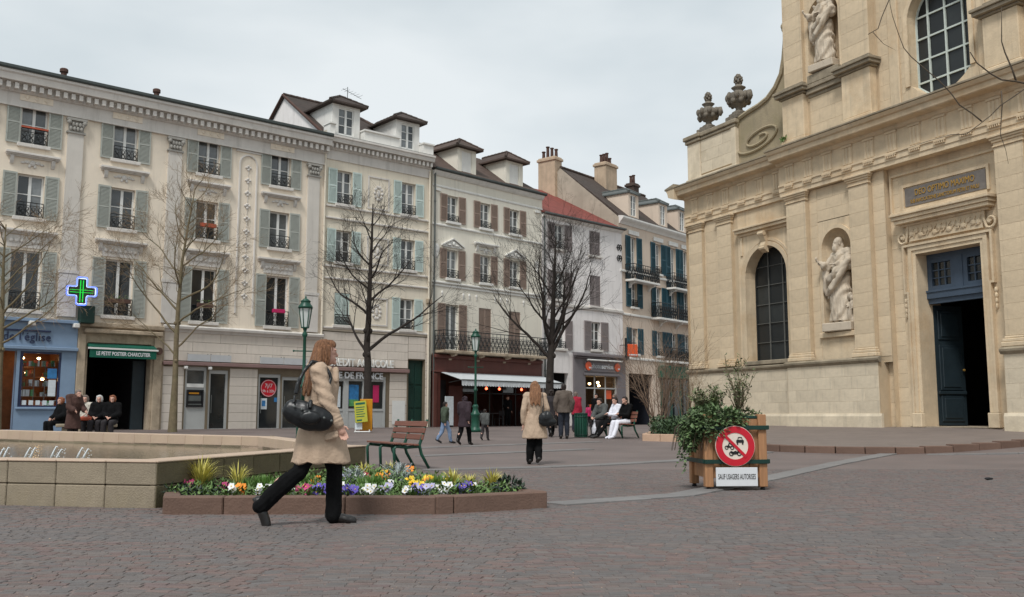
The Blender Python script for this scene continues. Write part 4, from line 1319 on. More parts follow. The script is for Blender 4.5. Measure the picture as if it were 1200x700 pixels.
# ---- passage with its stone portal
q = MB(); wall_grid(q, -11.42, -7.85, 0.2, 4.8, [(-10.98, -8.40, 0.2, 3.98)], y=-0.04, depth=0.5)
por = q.build('portal', 'old_stone', hA)
q = MB(); q.cbox(-11.2, -8.0, -0.30, -0.045, 4.35, 4.52, 0.03); q.cbox(-11.40, -11.08, -0.14, -0.045, 0.3, 4.3, 0.02); q.cbox(-8.30, -7.95, -0.14, -0.045, 0.3, 4.3, 0.02); q.cbox(-11.4, -7.9, -0.2, -0.045, 4.6, 4.8, 0.03)
q.build('moulding', 'old_stone', por)
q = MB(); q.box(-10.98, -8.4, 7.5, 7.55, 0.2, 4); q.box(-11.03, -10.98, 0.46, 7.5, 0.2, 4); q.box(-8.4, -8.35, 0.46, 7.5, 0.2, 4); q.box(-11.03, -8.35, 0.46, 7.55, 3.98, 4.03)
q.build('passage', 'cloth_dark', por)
q = MB(); q.box(-8.95, -8.45, 0.5, 0.6, 0.35, 3.3); q.build('door_leaf', 'door_dark', por)
q = MB(); q.box(-10.9, -10.45, 3.0, 3.05, 0.4, 2.9); q.build('painted_lit_wall', 'cream_stucco', por)  # pale panel: the light on the left passage wall is put into its colour
q = MB()
for k in range(5):
    q.tube([(-10.85 + k * 0.1, 2.9, 0.6), (-10.85 + k * 0.1, 2.9, 2.3)], 0.012, 4)
q.build('gate_bars', 'iron', por)
# folded green awning with its valance lettering
aw = MB(); aw.prism([(-0.05, 3.94), (-0.42, 3.80), (-0.42, 3.74), (-0.05, 3.80)], -11.02, -8.3, axis='x')
awn = aw.build('awning', 'awning_green', hA)
q = MB(); q.box(-11.08, -8.25, -0.48, -0.40, 3.68, 3.75); q.build('front_bar', 'white_paint', awn)
q = MB(); q.box(-11.02, -8.32, -0.45, -0.435, 3.34, 3.68); q.build('valance', 'awning_green', awn)
link('lettering', text_mesh('LE PETIT POSTIER CHARCUTIER', 0.215, 'sign_white', 0.003, sx=0.72, bold=0.006), awn, (-9.67, -0.456, 3.44))
q = MB(); q.lathe([(0.16, 0), (0.16, 0.05)], (0, 0, 0), 14); q.build('small_round_sign', 'terracotta', hA, loc=(-8.12, -0.16, 3.72), rot=(PI / 2, 0, 0))

# ---- pharmacy cross on its bracket
cr = thing('pharmacy_cross', 'glowing green pharmacy cross with a blue and white neon outline on the cream house', 'pharmacy sign', FA.w(-11.55, -0.75, 5.95), FA.rot - 0.12)
a, b = 0.17, 0.50
plus = [(-a, -b), (a, -b), (a, -a), (b, -a), (b, a), (a, a), (a, b), (-a, b), (-a, a), (-b, a), (-b, -a), (-a, -a)]
q = MB(); q.prism(plus, 0, 0.16); q.build('case', 'cross_green', cr)
def rounded(path, r=0.06):
    out = []
    n = len(path)
    for i in range(n):
        p0, p1, p2 = Vector(path[i - 1]), Vector(path[i]), Vector(path[(i + 1) % n])
        d0 = (p0 - p1).normalized(); d2 = (p2 - p1).normalized()
        for t in (0, 0.5, 1):
            out.append((p1 + d0 * r) * (1 - t) ** 2 + p1 * 2 * t * (1 - t) + (p1 + d2 * r) * t * t)
    return out + [out[0]]
for s, m_, r in ((1.02, 'neon_white', 0.015), (1.12, 'neon_blue', 0.026)):
    q = MB(); q.tube([(p.x * s, -0.03, p.y * s) for p in rounded(plus)], r, 6); q.build('neon_outline', m_, cr)
q = MB()
for x in (-0.05, 0.05):
    q.tube([(x, -0.02, -b + 0.06), (x, -0.02, b - 0.06)], 0.02, 5)
for z in (-0.05, 0.05):
    q.tube([(-b + 0.06, -0.015, z), (b - 0.06, -0.015, z)], 0.012, 5)
q.build('neon_bars', 'neon_green', cr)
q = MB(); q.tube([(0.3, 0.1, 0), (0.3, 0.72, 0)], 0.03, 6); q.build('bracket', 'iron', cr)
bx = thing('sign_box', 'small dark green box sign fixed beside the glowing pharmacy cross', 'sign', FA.w(-11.2, -0.35, 5.0), FA.rot)
q = MB(); q.cbox(-0.28, 0.28, -0.2, 0.2, -0.3, 0.42, 0.03); q.build('case', 'bottle_green', bx)
q = MB(); q.tube([(0, 0.2, 0.2), (0, 0.36, 0.2)], 0.03, 6); q.tube([(0, 0.2, -0.1), (0, 0.36, -0.1)], 0.03, 6); q.build('bracket', 'iron', bx)
# ================================================================== HOUSE B: bank, aqua shutters, two dormers
hB = thing('town_house', 'narrow pale yellow house with light aqua shutters and two white dormers above the bank', 'house', (FB.o.x, FB.o.y, 0), FB.rot)
bx0, bx1 = -0.2, 6.08
holes = []
for c, w in ((0.86, 0.86), (4.70, 0.9)):
    for z0, z1 in ((11.45, 13.15), (8.52, 10.12), (5.40, 7.0)):
        holes.append((c - w / 2, c + w / 2, z0, z1))
mb = MB()
wall_grid(mb, bx0, bx1, 5.1, 14.3, holes)
shell(mb, bx0, bx1, 0.2, 15.1, 9.3)
mb.add([(bx0, 0.38, 15.03), (bx0, 4.64, 18.0), (bx0, 8.9, 15.03)], [(0, 1, 2)]); mb.add([(bx0, 0, 14.3), (bx0, 0.38, 15.03), (bx0, 8.9, 15.03), (bx0, 9.3, 14.3)], [(0, 1, 2, 3)])
mb.build('wall', 'yellow_stucco', hB)
q = MB(); q.add([(bx0 - 0.012, 0.5, 14.6), (bx0 - 0.012, 0.5, 15.05), (bx0 - 0.012, 4.64, 17.96), (bx0 - 0.012, 8.8, 15.05), (bx0 - 0.012, 8.8, 14.6)], [(0, 1, 2, 3, 4)]); q.build('gable', 'white_render', hB)
mb = MB()
bh = [(0.12, 1.12, 1.25, 2.72), (1.22, 2.2, 1.25, 2.74), (2.42, 3.42, 1.25, 2.74), (4.85, 5.85, 0.3, 3.85)]
wall_grid(mb, bx0, bx1, 0.2, 5.1, bh, y=0.02)
mb.build('bank_wall', 'joint', hB)
stone_courses(hB, [(-0.18, 4.8, 3.40, 5.05)], 0.42, 'bank_stone', y=0.02, maxlen=2.5)
stone_courses(hB, [(3.70, 4.75, 0.3, 3.12)], 0.4, 'bank_stone', y=0.02)
stone_courses(hB, [(5.9, 6.06, 0.3, 5.05), (4.82, 5.88, 3.9, 5.05)], 0.42, 'bank_stone', y=0.02)
for (a, b, c, d) in bh[:3]:
    q = MB(); f = 0.09
    q.box(a - 0.08, a + f, -0.03, 0.1, 0.35, d + 0.18); q.box(b - f, b + 0.02, -0.03, 0.1, 0.35, d + 0.18); q.box(a + f, b - f, -0.028, 0.1, d - 0.06, d + 0.18); q.box(a + f, b - f, -0.028, 0.1, c - 0.04, c + 0.08); q.box(a + f, b - f, 0.0, 0.1, 0.35, c - 0.045)
    o = q.build('bank_window', 'bank_grey', hB)
    q = MB(); q.box(a + f, b - f, 0.05, 0.07, c + 0.08, d - 0.06); q.build('pane', 'pane_dark', o)
q = MB(); q.box(1.36, 1.92, 0.036, 0.045, 1.5, 2.5); q.build('poster', 'poster_blue', hB)
q = MB(); q.box(1.38, 1.9, 0.028, 0.034, 1.45, 1.78); q.build('poster', 'poster_green', hB)
q = MB(); q.box(0.24, 0.9, 0.036, 0.045, 1.4, 2.4); q.build('poster', 'poster_light', hB)
q = MB(); q.box(2.75, 3.1, 0.036, 0.045, 1.65, 2.5); q.build('poster', 'poster_pink', hB)
q = MB(); q.box(3.85, 4.62, -0.05, -0.035, 0.55, 1.75); q.build('notice_panel', 'white_paint', hB)
mb = MB(); mb.cbox(-0.15, 4.78, -0.22, -0.035, 3.16, 3.34, 0.02); mb.build('sign_band', 'pink_band', hB)
link('lettering', text_mesh('CREDIT AGRICOLE', 0.52, 'white_paint', 0.035, align='LEFT', sx=0.86, bold=0.012), hB, (0.05, -0.12, 3.40))
link('lettering', text_mesh('ILE DE FRANCE', 0.44, 'frosted', 0.03, align='LEFT', sx=0.96, bold=0.01), hB, (0.35, -0.12, 2.80))
q = MB(); q.box(4.85, 5.85, 0.2, 0.26, 0.3, 3.85); q.build('door', 'bottle_green', hB)
q = MB()
for x0, x1 in ((4.93, 5.32), (5.38, 5.77)):
    for z0, z1 in ((0.5, 1.3), (1.4, 2.5), (2.6, 3.7)):
        q.cbox(x0, x1, 0.17, 0.21, z0, z1, 0.012)
q.build('door_panels', 'bottle_green', hB)
place_windows(window_proto(0.86, 1.70, 'shutter_aqua', sw=0.5, bars=(0.36, 0.68), rail=0.5), hB, [(0.86, 11.45), (4.70, 11.45)])
place_windows(window_proto(0.86, 1.60, 'shutter_aqua', sw=0.5, bars=(0.36, 0.68), rail=0.5), hB, [(0.86, 8.52), (4.70, 8.52)])
place_windows(window_proto(0.86, 1.60, 'shutter_aqua', sw=0.5, bars=(0.36, 0.68), rail=0.5), hB, [(4.70, 5.40)])
place_windows(window_proto(0.86, 1.60, 'shutter_aqua', sw=0.5, bars=(0.36, 0.68), rail=0.5, closed=True), hB, [(0.86, 5.40)])
for z in (11.22, 10.62, 8.22, 7.62, 5.18):
    cornice(hB, 'string_course', 'grey_trim', bx0, bx1, [(0.05, z), (0.09, z + 0.03), (0.09, z + 0.09), (0.02, z + 0.12)])
for zc in (12.3, 9.3, 6.2):
    q = MB()
    h = 0.86 if zc > 12 else 0.72
    q.box(2.20, 2.28, -0.04, 0, zc - h, zc + h); q.box(3.42, 3.50, -0.04, 0, zc - h, zc + h); q.box(2.28, 3.42, -0.038, 0, zc + h - 0.08, zc + h); q.box(2.28, 3.42, -0.038, 0, zc - h, zc - h + 0.08)
    for k in range(10):
        a = k * PI / 5
        q.ell((2.85 + 0.22 * math.cos(a), -0.01, zc + 0.34 * math.sin(a)), (0.09, 0.045, 0.09), seg=7, rings=5)
    q.ell((2.85, -0.01, zc), (0.10, 0.06, 0.2), seg=8, rings=5)
    q.build('carved_panel', 'grey_trim', hB)
cornice(hB, 'cornice', 'grey_trim', bx0, bx1, [(0.10, 14.10), (0.14, 14.16), (0.14, 14.40), (0.42, 14.44), (0.46, 14.62), (0.52, 14.66), (0.52, 14.76), (0.02, 14.80)])
dentils(hB, 'grey_trim', bx0, bx1, 14.18, 14.38, 0.13, 0.34, 0.26, 0.12)
cornice(hB, 'frieze', 'grey_trim', bx0, bx1, [(0.05, 13.62), (0.05, 14.12)])
q = MB(); q.box(bx0, 0.1, -0.28, 0.35, 14.78, 15.35); q.box(1.78, 3.9, -0.28, 0.35, 14.78, 15.35); q.box(5.42, bx1, -0.28, 0.35, 14.78, 15.35)
for a, b in ((bx0 - 0.04, 0.14), (1.74, 3.94), (5.38, bx1 + 0.04)):
    q.box(a, b, -0.36, 0.36, 15.35, 15.43)
q.build('parapet', 'white_trim', hB)
q = MB(); q.box(bx0, bx1, -0.29, 0.2, 14.79, 14.86); q.build('gutter', 'zinc', hB)
ry, rz = 4.64, 18.08
rl = [(bx0 - 0.1, 0.30, 15.04), (bx1, 0.30, 15.04), (3.1, ry, rz), (bx0 - 0.1, ry, rz)]
roof_plane(hB, rl, 'roof_dark'); roof_plane(hB, [(bx0 - 0.1, ry, rz), (3.1, ry, rz), (bx1, 9.0, 15.04), (bx0 - 0.1, 9.0, 15.04)], 'roof_dark'); roof_plane(hB, [(bx1, 0.3, 15.04), (bx1, 9.0, 15.04), (3.1, ry, rz)], 'roof_dark')
ridge_tiles(hB, (bx0 - 0.1, ry, rz), (3.1, ry, rz), 'roof_brown'); ridge_tiles(hB, (3.1, ry, rz), (bx1, 0.3, 15.06), 'roof_brown')
q = MB(); q.tube([(bx0 - 0.13, 0.3, 15.02), (bx0 - 0.13, ry, rz - 0.02), (bx0 - 0.13, 9, 15.02)], 0.07, 5); q.build('verge', 'terracotta', hB)
dormer(hB, 0.12, 1.72, 0.10, 14.80, 16.68, 17.25, 2.9, 'white_trim', 'roof_dark', yb_cheek=2.72, over=0.30)
dormer(hB, 3.92, 5.42, 0.10, 14.80, 16.62, 17.15, 2.9, 'white_trim', 'roof_dark', yb_cheek=2.72, over=0.30)
q = MB(); q.tube([(2.9, 3.4, 17.2), (2.9, 3.4, 18.9)], 0.02, 5); q.tube([(2.6, 3.4, 18.75), (3.9, 3.6, 18.5)], 0.014, 4)
for k in range(6):
    q.tube([(2.7 + k * 0.2, 3.15, 18.72 - k * 0.035), (2.7 + k * 0.2, 3.75, 18.76 - k * 0.035)], 0.008, 4)
q.build('aerial', 'zinc', hB)
downpipe(hB, 6.0, 0.4, 14.0, 'yellow_stucco')
q = MB(); q.cbox(5.86, 6.14, -0.24, -0.03, 6.85, 7.1, 0.03); q.build('hopper', 'old_stone', hB)

# ================================================================== HOUSE C: balcony, brown shutters, cafe
hC = thing('town_house', 'off white house with taupe shutters and a long iron balcony over the red cafe front', 'house', (FC.o.x, FC.o.y, 0), FC.rot)
cx0, cx1 = 0.02, 8.78
cc = [1.50, 4.0, 6.38]
holes = [(c - 0.41, c + 0.41, z0, z1) for c in cc for z0, z1 in ((11.5, 12.95), (8.38, 9.95))] + [(c - 0.48, c + 0.48, 4.5, 6.95) for c in cc]
mb = MB(); wall_grid(mb, cx0, cx1, 4.2, 14.2, holes); shell(mb, cx0, cx1, 0.2, 14.2, 8); mb.build('wall', 'cream_white', hC)
place_windows(window_proto(0.82, 1.45, 'shutter_taupe', sw=0.5, bars=(0.36, 0.68), rail=0.34, hoodm='white_trim'), hC, [(c, 11.5) for c in cc])
place_windows(window_proto(0.82, 1.57, 'shutter_taupe', sw=0.5, bars=(0.36, 0.68), rail=0.44, hood='tri', hood_z=0.12, hoodm='white_trim'), hC, [(cc[0], 8.38), (cc[2], 8.38)])
place_windows(window_proto(0.82, 1.57, 'shutter_taupe', sw=0.5, bars=(0.36, 0.68), rail=0.44, hood='flat', hood_z=0.48, hoodm='white_trim'), hC, [(cc[1], 8.38)])
place_windows(window_proto(0.96, 2.45, 'shutter_taupe', sw=0.55, bars=(0.3,), rail=0, sill=False, hoodm='white_trim'), hC, [(cc[0], 4.5)])
place_windows(window_proto(0.96, 2.45, 'shutter_taupe', sw=0.55, bars=(0.3,), rail=0, sill=False, closed=True, hoodm='white_trim'), hC, [(cc[1], 4.5), (cc[2], 4.5)])
for z, p in ((11.15, 0.08), (8.02, 0.10), (7.86, 0.05), (13.28, 0.04)):
    cornice(hC, 'string_course', 'white_trim', cx0, cx1, [(p * 0.5, z), (p, z + 0.04), (p, z + 0.10), (0.01, z + 0.14)])
# modelled brackets under the string course and little medallions at the ends
for x in (0.75, 2.3, 2.75, 3.3, 4.75, 5.2, 5.7, 7.1):
    q = MB(); q.ell((x, -0.03, 7.55), (0.07, 0.05, 0.11), seg=8, rings=6); q.ell((x, -0.02, 7.42), (0.04, 0.03, 0.09), seg=8, rings=6); q.build('corbel', 'white_trim', hC)
for x in (0.35, 8.3):
    q = MB(); q.cbox(x - 0.22, x + 0.22, -0.10, 0, 13.05, 13.2, 0.01); q.build('block', 'white_trim', hC)
    q = MB(); q.ell((x, -0.01, 9.9), (0.20, 0.06, 0.28), seg=9, rings=6); q.ell((x, -0.01, 9.55), (0.11, 0.05, 0.2), seg=9, rings=6); q.build('medallion', 'white_trim', hC)
balcony(hC, 0.25, 8.5, 4.42, 1.05, 0.75, 'old_stone', brackets=4)
cornice(hC, 'eave', 'white_trim', cx0, cx1, [(0.06, 13.9), (0.12, 13.96), (0.20, 14.06), (0.24, 14.14)])
q = MB(); q.prism([(0.0, 14.14), (-0.30, 14.14), (-0.36, 14.20), (-0.36, 14.28), (0.0, 14.28)], cx0, cx1 + 0.1, axis='x'); q.build('gutter', 'dark_zinc', hC)
ry, rz = 3.2, 16.68
roof_plane(hC, [(cx0, -0.25, 14.22), (cx1 + 0.05, -0.25, 14.22), (6.6, ry, rz), (cx0, ry, rz)], 'roof_brown'); roof_plane(hC, [(cx0, ry, rz), (6.6, ry, rz), (cx1 + 0.05, 8.2, 14.0), (cx0, 8.2, 14.0)], 'roof_brown'); roof_plane(hC, [(cx1 + 0.05, -0.25, 14.22), (cx1 + 0.05, 8.2, 14.0), (6.6, ry, rz)], 'roof_brown')
dormer(hC, 2.0, 3.42, 0.18, 14.32, 15.98, 16.58, 2.5, 'cream_white', 'roof_brown', closed=True, yb_cheek=2.35, over=0.3)
dormer(hC, 5.82, 7.28, 0.18, 14.32, 16.0, 16.62, 2.5, 'cream_white', 'roof_brown', closed=True, yb_cheek=2.35, over=0.3)
q = MB(); q.tube([(3.6, 2.6, 16.2), (5.0, 2.8, 17.0)], 0.015, 4); q.tube([(4.9, 2.6, 16.9), (4.9, 3.1, 17.0)], 0.01, 4); q.build('aerial', 'zinc', hC)
downpipe(hC, 0.12, 0.4, 14.0, 'zinc')
# cafe front
q = MB(); wall_grid(q, cx0, 8.55, 0.2, 4.25, [(0.6, 8.1, 0.3, 3.22)], y=-0.12, depth=0.3)
cf = q.build('cafe_front', 'shop_red', hC)
q = MB(); q.cbox(0.1, 8.5, -0.30, -0.13, 4.02, 4.2, 0.03); q.cbox(0.1, 8.5, -0.2, -0.13, 3.26, 3.36, 0.02)
for x in (0.22, 8.28):
    q.cbox(x - 0.12, x + 0.12, -0.18, -0.13, 0.3, 3.2, 0.02)
q.build('moulding', 'shop_red', cf)
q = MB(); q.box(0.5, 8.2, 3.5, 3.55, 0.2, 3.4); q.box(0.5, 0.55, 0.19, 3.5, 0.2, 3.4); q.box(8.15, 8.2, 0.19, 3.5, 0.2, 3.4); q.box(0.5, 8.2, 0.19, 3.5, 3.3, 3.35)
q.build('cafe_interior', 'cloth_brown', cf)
q = MB(); q.box(0.64, 1.55, 0.5, 0.55, 0.3, 2.9); q.build('door', 'ink', cf)
q = MB(); q.box(1.6, 2.6, 0.3, 0.36, 0.3, 2.6); q.build('door_panel', 'shop_red', cf)
q = MB()
for x in (2.7, 3.75, 4.8, 5.85, 6.9, 7.9):
    q.box(x - 0.03, x + 0.03, 0.42, 0.48, 0.3, 3.2)
q.box(2.7, 7.9, 0.425, 0.475, 2.2, 2.26)
q.build('glazing_bars', 'iron', cf)
for x in (5.0, 6.05, 7.05, 7.9):
    q = MB(); q.ell((0, 0, 0), (0.075, 0.075, 0.075), seg=8, rings=6); q.tube([(0, 0, 0.05), (0, 0, 0.5)], 0.008, 4); q.build('red_lamp', 'lamp_red', cf, loc=(x, 0.9, 2.52))
for x, z in ((3.2, 1.75), (3.3, 1.45)):
    q = MB(); q.box(-0.28, 0.28, 0, 0.02, 0, 0.05); q.build('lit_sign', 'lamp_warm', cf, loc=(x, 1.2, z))
q = MB(); q.box(2.75, 3.7, 0.5, 0.52, 2.3, 3.1); q.build('pane', 'pane', cf)
q = MB(); q.box(5.9, 6.85, 0.5, 0.52, 2.3, 3.1); q.build('pane', 'pane', cf)
q = MB(); q.add([(0.62, -0.13, 3.30), (8.55, -0.13, 3.30), (8.55, -1.75, 2.86), (0.62, -1.75, 2.86), (0.62, -0.13, 3.27), (8.55, -0.13, 3.27), (8.55, -1.75, 2.83), (0.62, -1.75, 2.83)], [(0, 1, 2, 3), (7, 6, 5, 4), (0, 3, 7, 4), (1, 5, 6, 2)])
aw = q.build('awning', 'awning_white', hC)
q = MB(); n = 40
for k in range(n):
    a, b = 0.62 + 7.93 * k / n, 0.62 + 7.93 * (k + 1) / n; m = (a + b) / 2; d = 0.015 * (k % 2)
    q.add([(a, -1.76, 2.84), (b, -1.76, 2.84), (b, -1.77, 2.56), (m, -1.78 - d, 2.52), (a, -1.77, 2.56)], [(0, 1, 2, 3, 4)])
q.build('valance', 'awning_white', aw)
q = MB(); q.tube([(0.62, -1.76, 2.84), (8.55, -1.76, 2.84)], 0.035, 6)
for x in (1.2, 4.5, 7.8):
    q.tube([(x, -0.13, 2.75), (x + 0.3, -0.9, 2.9), (x, -1.72, 2.83)], 0.025, 5)
q.build('awning_arm', 'zinc', aw)

# ================================================================== HOUSE D: white, red roof, grey shop
hD = thing('town_house', 'white house with mauve grey shutters and a red tiled roof, grey photo shop below', 'house', (FD.o.x, FD.o.y, 0), FD.rot)
dx0, dx1 = 0.05, 7.62
wd = [(1.62, 0.86), (4.95, 0.86)]
holes = [(1.62 - 0.44, 1.62 + 0.44, z0, z1) for z0, z1 in ((11.1, 12.65), (8.0, 9.7), (5.02, 6.75))] + [(4.92 - 0.52, 4.92 + 0.52, 11.1, 12.65), (4.92 - 0.52, 4.92 + 0.52, 7.85, 9.8), (4.95 - 0.45, 4.95 + 0.45, 5.1, 6.85)]
mb = MB(); wall_grid(mb, dx0, dx1, 4.8, 13.1, holes); shell(mb, dx0, dx1, 0.2, 13.1, 11); mb.build('wall', 'white_render', hD)
place_windows(window_proto(0.88, 1.55, 'shutter_mauve', sw=0.62, bars=(0.36, 0.68), rail=0.42), hD, [(1.62, 11.1)])
place_windows(window_proto(0.88, 1.70, 'shutter_mauve', sw=0.62, bars=(0.36, 0.68), rail=0.42), hD, [(1.62, 8.0), (1.62, 5.02)])
place_windows(window_proto(1.04, 1.55, 'shutter_mauve', sw=0.5, bars=(0.36, 0.68), rail=0, closed=True), hD, [(4.92, 11.1)])
place_windows(window_proto(1.04, 1.95, 'shutter_mauve', sw=0.5, bars=(0.36, 0.68), rail=0, closed=True), hD, [(4.92, 7.85)])
place_windows(window_proto(0.90, 1.75, 'shutter_mauve', sw=0.68, bars=(0.36, 0.68), rail=0.42, pane='pane_dark'), hD, [(4.95, 5.1)])
cornice(hD, 'string_course', 'grey_trim', dx0, dx1, [(0.05, 7.55), (0.10, 7.62), (0.10, 7.76), (0.01, 7.8)])
q = MB(); wall_grid(q, dx0, dx1, 0.2, 4.8, [(0.5, 2.3, 0.2, 3.55), (3.75, 6.85, 0.35, 3.45)], y=-0.02, depth=0.3)
gf = q.build('ground_floor_wall', 'white_render', hD)
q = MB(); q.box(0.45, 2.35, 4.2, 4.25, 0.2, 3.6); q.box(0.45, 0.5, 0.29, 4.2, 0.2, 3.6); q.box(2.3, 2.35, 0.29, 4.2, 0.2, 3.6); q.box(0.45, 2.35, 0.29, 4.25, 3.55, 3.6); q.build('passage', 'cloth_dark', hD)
q = MB(); q.box(1.35, 1.75, 4.16, 4.19, 2.4, 3.2); q.build('lit_opening', 'frosted', hD)
q = MB()
wall_grid(q, 2.78, dx1 + 0.05, 0.2, 4.86, [(3.75, 6.85, 0.2, 3.45)], y=-0.14, depth=0.2)
q.box(2.72, 2.78, -0.14, -0.03, 0.2, 4.86)
sf = q.build('shop_front', 'shop_grey', hD)
q = MB(); q.cbox(2.6, dx1 + 0.15, -0.42, -0.15, 4.62, 4.80, 0.03); q.cbox(2.66, dx1 + 0.1, -0.30, -0.15, 4.52, 4.6, 0.02); q.cbox(3.6, 7.0, -0.22, -0.15, 3.46, 3.6, 0.02)
q.build('moulding', 'shop_grey', sf)
q = MB(); q.tube([(3.7, -0.34, 4.42), (7.1, -0.34, 4.42)], 0.055, 8); q.build('strip_light', 'white_paint', sf)
q = MB(); q.box(3.62, 7.02, -0.19, -0.15, 3.72, 4.32); q.build('fascia', 'shop_grey', sf)
link('lettering', text_mesh('photo', 0.42, 'frosted', 0.015, align='RIGHT', sx=0.95), sf, (5.18, -0.21, 3.92))
link('lettering', text_mesh('service', 0.42, 'sign_white', 0.02, align='LEFT', sx=0.95, bold=0.012), sf, (5.20, -0.21, 3.92))
for x in (3.95, 6.75):
    q = MB(); q.lathe([(0.27, 0), (0.27, 0.04)], (0, 0, 0), 20); o = q.build('round_logo', 'orange_sign', sf, loc=(x, -0.20, 4.05), rot=(PI / 2, 0, 0))
    q = MB(); q.box(0.02, 0.2, -0.15, -0.06, 0.041, 0.05); q.build('logo_bar', 'sign_white', o)
q = MB(); q.box(3.7, 6.9, 2.4, 2.45, 0.2, 3.5); q.box(3.7, 3.75, 0.07, 2.4, 0.2, 3.5); q.box(6.85, 6.9, 0.07, 2.4, 0.2, 3.5); q.box(3.7, 6.9, 0.07, 2.4, 3.46, 3.5); q.build('shop_interior', 'cloth_taupe', sf)
q = MB()
for x in (3.78, 4.78, 5.82, 6.82):
    q.box(x - 0.035, x + 0.035, 0.0, 0.07, 0.3, 3.45)
q.box(3.8, 6.8, 0.005, 0.065, 2.66, 2.74); q.box(3.8, 5.8, 0.005, 0.065, 0.3, 0.55)
q.build('glazing_bars', 'bank_grey', sf)
for x, z, key in ((6.25, 2.3, 'orange_sign'), (4.2, 1.2, 'poster_light'), (5.2, 1.35, 'poster_blue'), (4.5, 1.5, 'orange_sign')):
    w = 0.26 if key == 'orange_sign' and z > 2 else 0.16
    q = MB(); q.cbox(x - w, x + w, 0.1, 0.13, z - w, z + w * 1.1, 0.01); q.build('poster', key, sf)
for x, z in ((6.0, 3.1), (5.2, 3.0), (4.2, 3.0), (6.1, 2.9)):
    q = MB(); q.ell((0, 0, 0), (0.09, 0.09, 0.07), seg=8, rings=6); q.build('ceiling_lamp', 'lamp_warm', sf, loc=(x, 0.8, z))
cornice(hD, 'eave', 'white_trim', dx0, dx1, [(0.05, 12.88), (0.16, 12.96), (0.22, 13.05)])
q = MB(); q.prism([(0.0, 13.05), (-0.32, 13.05), (-0.38, 13.1), (-0.38, 13.18), (0.0, 13.2)], dx0, dx1 + 0.1, axis='x'); q.build('gutter', 'zinc', hD)
roof_plane(hD, [(dx0, -0.30, 13.14), (dx1 + 0.05, -0.30, 13.14), (dx1 + 0.05, 6.0, 16.6), (dx0, 6.0, 16.6)], 'roof_red')
roof_plane(hD, [(dx0, 6.0, 16.6), (dx1 + 0.05, 6.0, 16.6), (dx1 + 0.05, 11.2, 13.6), (dx0, 11.2, 13.6)], 'roof_red')
q = MB(); q.box(1.55, 2.15, -0.35, 0.35, 0, 0.05); o = q.build('roof_light', 'frosted', hD, loc=(0, 2.3, 14.68), rot=(math.atan2(3.46, 6.3), 0, 0))
q = MB()
for z in (11.05, 11.75):
    for s in (-1, 1):
        q.tube([(7.35 + s * (0.10 + 0.12 * math.cos(a * PI / 4)), -0.04, z + 0.15 + 0.2 * math.sin(a * PI / 4)) for a in range(-2, 6)], 0.03, 5)
    q.tube([(7.05, -0.04, z + 0.15), (7.6, -0.04, z + 0.15)], 0.028, 5)
q.build('wall_anchor', 'iron', hD)
downpipe(hD, dx0 + 0.15, 0.4, 13.0, 'zinc')
sg = thing('projecting_sign', 'orange square sign hanging from an iron bracket above the photo shop', 'shop sign', FD.w(7.3, -0.5, 5.2), FD.rot)
q = MB(); q.box(-0.05, 0.05, -0.06, 0.06, -0.5, 0.75); q.build('post', 'iron', sg)
q = MB(); q.tube([(0, 0, 0.45), (0.75, -0.25, 0.45)], 0.03, 5); q.tube([(0, 0, 0.02), (0.2, -0.06, 0.40)], 0.015, 4); q.tube([(0, 0.06, 0.3), (0, 0.5, 0.3)], 0.02, 4); q.build('bracket', 'iron', sg)
q = MB(); q.cbox(0.12, 0.86, -0.06, 0.06, -0.42, 0.36, 0.02); o = q.build('sign_board', 'orange_sign', sg, rot=-0.3)
q = MB(); q.box(0.20, 0.78, -0.07, -0.061, -0.36, -0.28); q.build('sign_bar', 'sign_white', o)

# ================================================================== HOUSE E: teal shutters
hE = thing('corner_house', 'beige house with dark teal shutters, iron balconies and three dormers beside the church', 'house', (FE.o.x, FE.o.y, 0), FE.rot)
ex0, ex1 = 0.0, 11.2
ec = [1.72, 4.95, 7.05, 8.85]
holes = []
for i, c in enumerate(ec):
    holes += [(c - 0.38, c + 0.38, 10.75 if i in (1,) else 10.0, 12.85), (c - 0.38, c + 0.38, 8.15 if i == 0 else 7.75, 9.8), (c - 0.38, c + 0.38, 5.05, 6.72)]
mb = MB(); wall_grid(mb, ex0, ex1, 4.4, 14.0, holes); shell(mb, ex0, ex1, 0.2, 14.0, 9.6); mb.build('wall', 'beige_render', hE)
place_windows(window_proto(0.76, 2.85, 'shutter_teal', sw=0.62, bars=(0.3, 0.65), rail=0, sill=False, hoodm='white_trim'), hE, [(ec[i], 10.0) for i in (0, 2, 3)])
place_windows(window_proto(0.76, 2.10, 'shutter_teal', sw=0.62, bars=(0.3, 0.65), rail=0.5, hoodm='white_trim'), hE, [(ec[1], 10.75)])
place_windows(window_proto(0.76, 1.65, 'shutter_teal', sw=0.62, bars=(0.36, 0.68), rail=0.45, hoodm='white_trim'), hE, [(ec[0], 8.15)])
place_windows(window_proto(0.76, 2.05, 'shutter_teal', sw=0.62, bars=(0.3, 0.65), rail=0, sill=False, hoodm='white_trim'), hE, [(ec[i], 7.75) for i in (1, 2, 3)])
place_windows(window_proto(0.76, 1.67, 'shutter_teal', sw=0.62, bars=(0.36, 0.68), rail=0.45, hoodm='white_trim'), hE, [(c, 5.05) for c in ec])
balcony(hE, 0.65, 4.0, 9.9, 1.0, 0.7); balcony(hE, 6.0, 10.3, 9.9, 1.0, 0.7); balcony(hE, 3.9, 10.6, 7.62, 1.0, 0.7, brackets=3); balcony(hE, 5.6, 10.6, 4.75, 0.9, 0.5, brackets=3)
